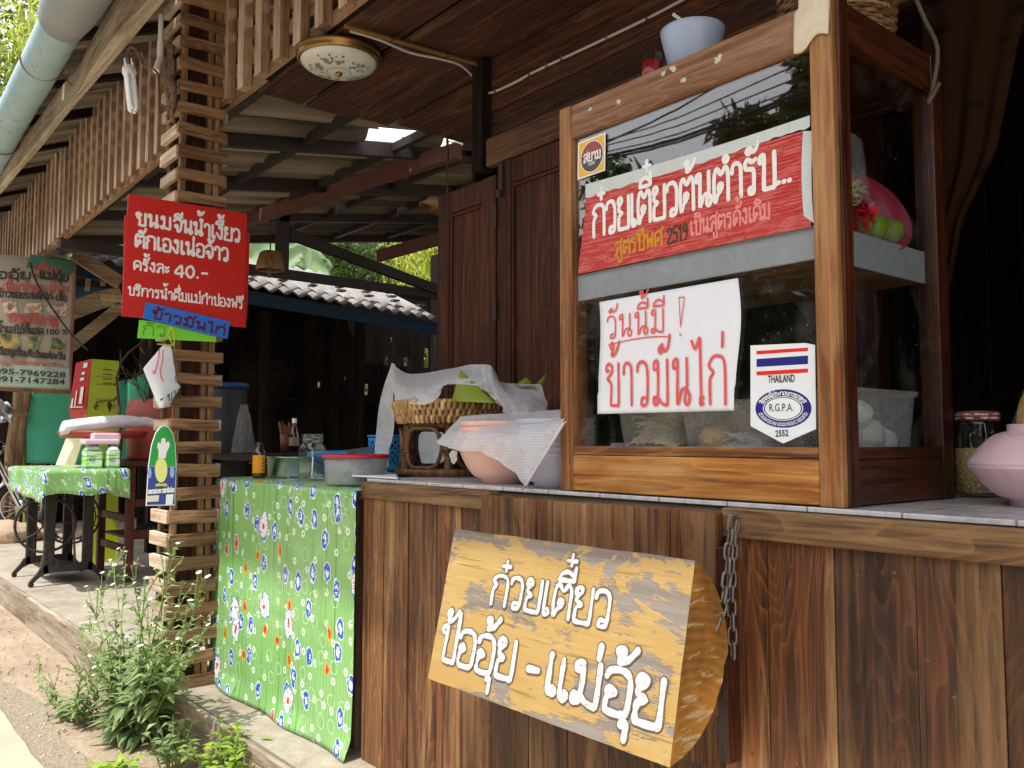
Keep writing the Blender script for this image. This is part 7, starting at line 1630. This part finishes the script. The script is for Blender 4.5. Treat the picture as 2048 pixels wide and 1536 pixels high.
def low(label,px,seed,n,r,h,lf,ll=.07):
    base=at(px[0],px[1],'Z',-.19); rr=random.Random(seed); t=thing('low_plant',label,'plant',base); ml=MB(); ms=MB()
    for k in range(n):
        a=rr.uniform(0,6.3); q=rr.random()**.6*r; tip=base+V(q*math.cos(a),q*math.sin(a),h*rr.uniform(.4,1)); b=base+V(q*.4*math.cos(a),q*.4*math.sin(a),0); ms.tube([b,b.lerp(tip,.6)+V(0,0,.02),tip],.003,4)
        for j in range(9):
            f=.3+.7*j/8; d=V(math.cos(j*2.4+k),math.sin(j*2.4+k),.35); leaf(ml,b.lerp(tip,f),d,V(0,0,1),ll*rr.uniform(.6,1.2),ll*.42*rr.uniform(.8,1.2),.4)
    ml.build('leaves',lf,t); ms.build('stems',stm,t)
low('dark green leafy plant right of the flowering weed against the kerb',(345,1540),11,16,.13,.2,lg1,.055)
low('bright yellow green plant in the bottom middle beside the kerb',(455,1590),12,22,.15,.24,lg2,.06)
low('small lime green seedling at the bottom edge below the flowering weed',(225,1570),13,9,.09,.10,lg2,.07)
m_=MB(); rr=random.Random(31)
for k in range(46):
    p_=V(rr.uniform(-7.5,-2.2),rr.uniform(-.8,-.28),0); p_.z=gz(p_.x,p_.y)+.016; leaf(m_,p_,V(rr.uniform(-1,1),rr.uniform(-1,1),.1),V(0,0,1),rr.uniform(.015,.045),rr.uniform(.006,.014),.3)
tag(m_.build('leaf_litter',leafm('dry litter',L('6d4f33'),L('a8864f'),.9,.1)),'scattered dry leaves and twigs along the dusty kerb','litter',None,'stuff')
m_=MB(); rr=random.Random(33)
for k in range(500):
    y=rr.uniform(-.86,-.3); p_=V(rr.uniform(-9,-2),y,0); p_.z=gz(p_.x,p_.y)+.014; r=rr.uniform(.003,.010); m_.blob(p_,(r,r,r*.6),k,.3,5)
tag(m_.build('pebbles',plain('pebbles',L('b0a08a'),.9,.35,3)),'loose pebbles strewn over the earth strip by the road','pebbles',None,'stuff')
# ================================================================ TREES BEHIND
fol=leafm('dark tree leaf',L('2c4218'),L('55732c'),.4,.3); fol2=leafm('mid tree leaf',L('3f5c20'),L('7f9a3c'),.4,.35); bam=leafm('bamboo leaf',L('8fa233'),L('d2d45a'),.45,.45); bark=plain('tree bark',L('5a4a38'),.9,.3,12,0,.6)
def tree(label,x,y,X,rad,n,ln,wd,lf,seed,base=None,droop=.3,clumps=14,nm='broadleaf_tree',cat='tree',group=None):
    c=at(x,y,'X',X); rr=random.Random(seed); b=V(c.x,c.y,-.2) if base is None else base; t=thing(nm,label,cat,b,group); m_=MB()
    P=[b,b.lerp(c,.4)+V(.1,.15,0),b.lerp(c,.8),c+V(0,0,rad[2]*.4)]; r0=.03+.03*rad[0]; m_.tube(catmull(P,4),[r0*(1-.7*i/12) for i in range(13)],8)
    for k in range(7): d=rdir(rr,-.1); m_.tube([b.lerp(c,.7+.04*k),c+V(d.x*rad[0]*.4,d.y*rad[1]*.4,d.z*rad[2]*.3),c+V(d.x*rad[0]*.85,d.y*rad[1]*.85,d.z*rad[2]*.8)],[r0*.45,r0*.25,r0*.08],6)
    m_.build('trunk',bark,t); m_=MB(); crown(m_,c,rad,n,ln,wd,rr,droop,clumps); m_.build('crown',lf,t); return t
tree('dark leafy tree behind the hut roof, left half of the gap',600,520,-13.5,(1.4,1.7,1.5),4200,.14,.06,fol,41)
tree('dark tree in the middle of the gap under the porch roof',700,530,-14.5,(1.5,1.9,1.6),5200,.13,.055,fol,42)
tree('darker tree low behind the hut, right half of the gap',790,560,-15.5,(1.5,1.9,1.9),4600,.13,.055,fol,43)
tree('mid green tree behind the hut wall gaps',780,690,-13.2,(1.0,2.6,1.0),2600,.15,.06,fol2,49)
tree('broad dark tree on the slope behind everything',650,440,-19,(3,5,3),5200,.24,.1,fol,44)
tree('dark tree beside the porch roof at the far left',40,150,-17,(2.6,3,3.2),5200,.2,.08,fol,45)
tree('mid green tree at the left frame edge under the gutter',-10,230,-15,(1.6,1.6,1.8),2600,.16,.07,fol2,46)
tree('tree filling the gap left of the menu banner',150,500,-20,(2.5,3,2.5),3000,.22,.09,fol2,47)
def bamboo(label,x,y,X,rad,n,seed,ln=.28):
    c=at(x,y,'X',X); rr=random.Random(seed); b=V(c.x,c.y,-.2); t=thing('bamboo_clump',label,'bamboo',b); m_=MB(); tipsb=[]
    for k in range(16):
        a=rr.uniform(0,6.3); d=V(rad[0]*math.cos(a)*rr.random(),rad[1]*math.sin(a)*rr.random(),rad[2]*rr.uniform(-.3,1)); P=catmull([b+V(.3*math.cos(a),.3*math.sin(a),0),b.lerp(c+d,.55),c+d,c+d*1.25+V(0,0,-.3)],5); m_.tube(P,[.022*(1-.8*i/len(P)) for i in range(len(P))],6); tipsb.append(P)
    m_.build('canes',plain('bamboo cane',L('98a04a'),.5,.2,8),t); m_=MB()
    for k in range(n):
        P=tipsb[rr.randrange(16)]; i=rr.randrange(len(P)//2,len(P)); q=P[i]+rdir(rr)*.42*rr.random(); d=rdir(rr)*.7+V(0,0,-.8); leaf(m_,q,d,rdir(rr),ln*rr.uniform(.6,1.2),ln*.11,.3)
    m_.build('leaves',bam,t); return t
bamboo('bright yellow green bamboo clump right of the dark trees',850,525,-12.2,(.7,.9,1.0),3600,51,.22)
bamboo('yellow green bamboo over the gutter in the top left corner',95,60,-13,(1.2,1.2,1.0),1500,52,.25)
# banana plant
bl=leafm('banana leaf',L('7d9c62'),L('a9c190'),.4,.4); t=thing('banana_plant','banana plant with broad torn pale leaves behind the hanging basket','banana plant',V(at(560,520,'X',-12.3).x,at(560,520,'X',-12.3).y,-.2))
def bleaf(pts,wd,X):
    P=catmull([at(x,y,'X',X) for x,y in pts],8); m_=MB(); n=len(P)-1
    def fn(u,v):
        i=min(int(u*n+.5),n); d=(P[min(i+1,n)]-P[max(i-1,0)]).normalized(); s=d.cross(V(1,0,.2)).normalized(); w_=wd*math.sin(math.pi*min(1,u*.92+.06))**.6*(1+.16*((i*7)%3-1)*.5)
        return P[i]+s*w_*(v-.5)*2+V(.12*abs(v-.5),0,0)
    m_.grid(fn,n,6); m_.build('leaf',bl,t,solid=.003)
bleaf([(660,545),(600,510),(545,488),(480,530)],.26,-12.2); bleaf([(560,560),(620,490),(680,470),(720,490)],.16,-12.6); bleaf([(545,560),(575,520),(605,505),(612,540)],.14,-12.0); bleaf([(600,600),(520,540),(470,520)],.2,-12.4)
m_=MB(); b=at(600,560,'X',-12.3); m_.tube([V(b.x,b.y,-.2),b],[.12,.06],12); m_.build('stem',plain('banana stem',L('8a9a5a'),.6,.2,6),t)
# ================================================================ ACROSS THE ROAD (seen mirrored in the cabinet glass)
def refl(x,y,dist):
    p_=at(x,y,'Y',.026); d=ray(x,y).normalized(); d=V(d.x,-d.y,d.z); return p_+d*dist
for i,(x,y,ds,rad,n,l) in enumerate(((1640,180,17,(1.15,1.0,1.2),2600,'dense tree across the road facing the cabinet'),(1490,262,16,(.65,.65,.5),1300,'smaller tree across the road, reflected in the cabinet glass'),(1240,385,20,(1.3,1.3,.55),1800,'low broad tree far across the road'))):
    c=refl(x,y,ds); rr=random.Random(60+i); b=V(c.x,c.y,-.3); t=thing('roadside_tree',l,'tree',b); m_=MB(); m_.tube(catmull([b,b.lerp(c,.5)+V(.2,0,0),c],5),[.12*(1-.06*k) for k in range(11)],8); m_.build('trunk',bark,t); m_=MB(); crown(m_,c,rad,n,.3,.12,rr,.4,14); m_.build('crown',fol,t)
hm2=leafm('hedge leaf',L('1c2813'),L('32421f'),.5,.25)
t=thing('roadside_hedge','long dark hedge bank on the far side of the road','hedge',(-12,-9,-.2)); m_=MB(); rr=random.Random(77)
for k in range(6500):
    x=rr.uniform(-40,6); y=rr.uniform(-9.6,-7.8); z=-.2+rr.random()**.7*(5.0+.8*noise.noise(V(x*.4,0,0))); leaf(m_,(x,y,z),rdir(rr),rdir(rr),rr.uniform(.25,.45),.2)
m_.build('foliage',hm2,t)
m_=MB(); m_.grid(lambda u,v:V(-42+50*u,-9.2-1.0*v+.3*noise.noise(V(u*40,v*3,0)),-.3+4.9*v+.5*noise.noise(V(u*25,v*2,3))),80,10); m_.build('bank',hm,t)
t=thing('power_lines','bundle of black power lines running along the far side of the road','power lines',refl(1400,230,14))
for i,(ya,yb,r) in enumerate(((281,185,.012),(291,206,.012),(304,225,.012),(312,236,.028),(318,243,.02),(285,150,.018))):
    a=refl(1212,ya,15); b=refl(1470,yb,15*.83); d=(b-a); m_=MB(); P=[a-d*3+V(0,0,.5),a,a.lerp(b,.5)+V(0,0,-.06),b,b+d*3+V(0,0,.6)]; m_.tube(catmull(P,6),r,6); m_.build('line',M['wireb'],t)
q=V(-1.0,0,.545)+SUN_DIR*4.6
m_=MB(); P=[q+V(dx,0,.06*math.sin(dx)) for dx in [-4+.5*i for i in range(17)]]
for o in ((0,0),(.03,.02),(-.02,.035)): m_.tube([p_+V(0,o[0],o[1]) for p_ in P],.02,7)
tag(m_.build('service_cable',M['wireb']),'thick black service cable strung above the street edge over the counter','cable')
for o in bpy.data.objects:
    if '_o' in o.keys(): del o['_o']
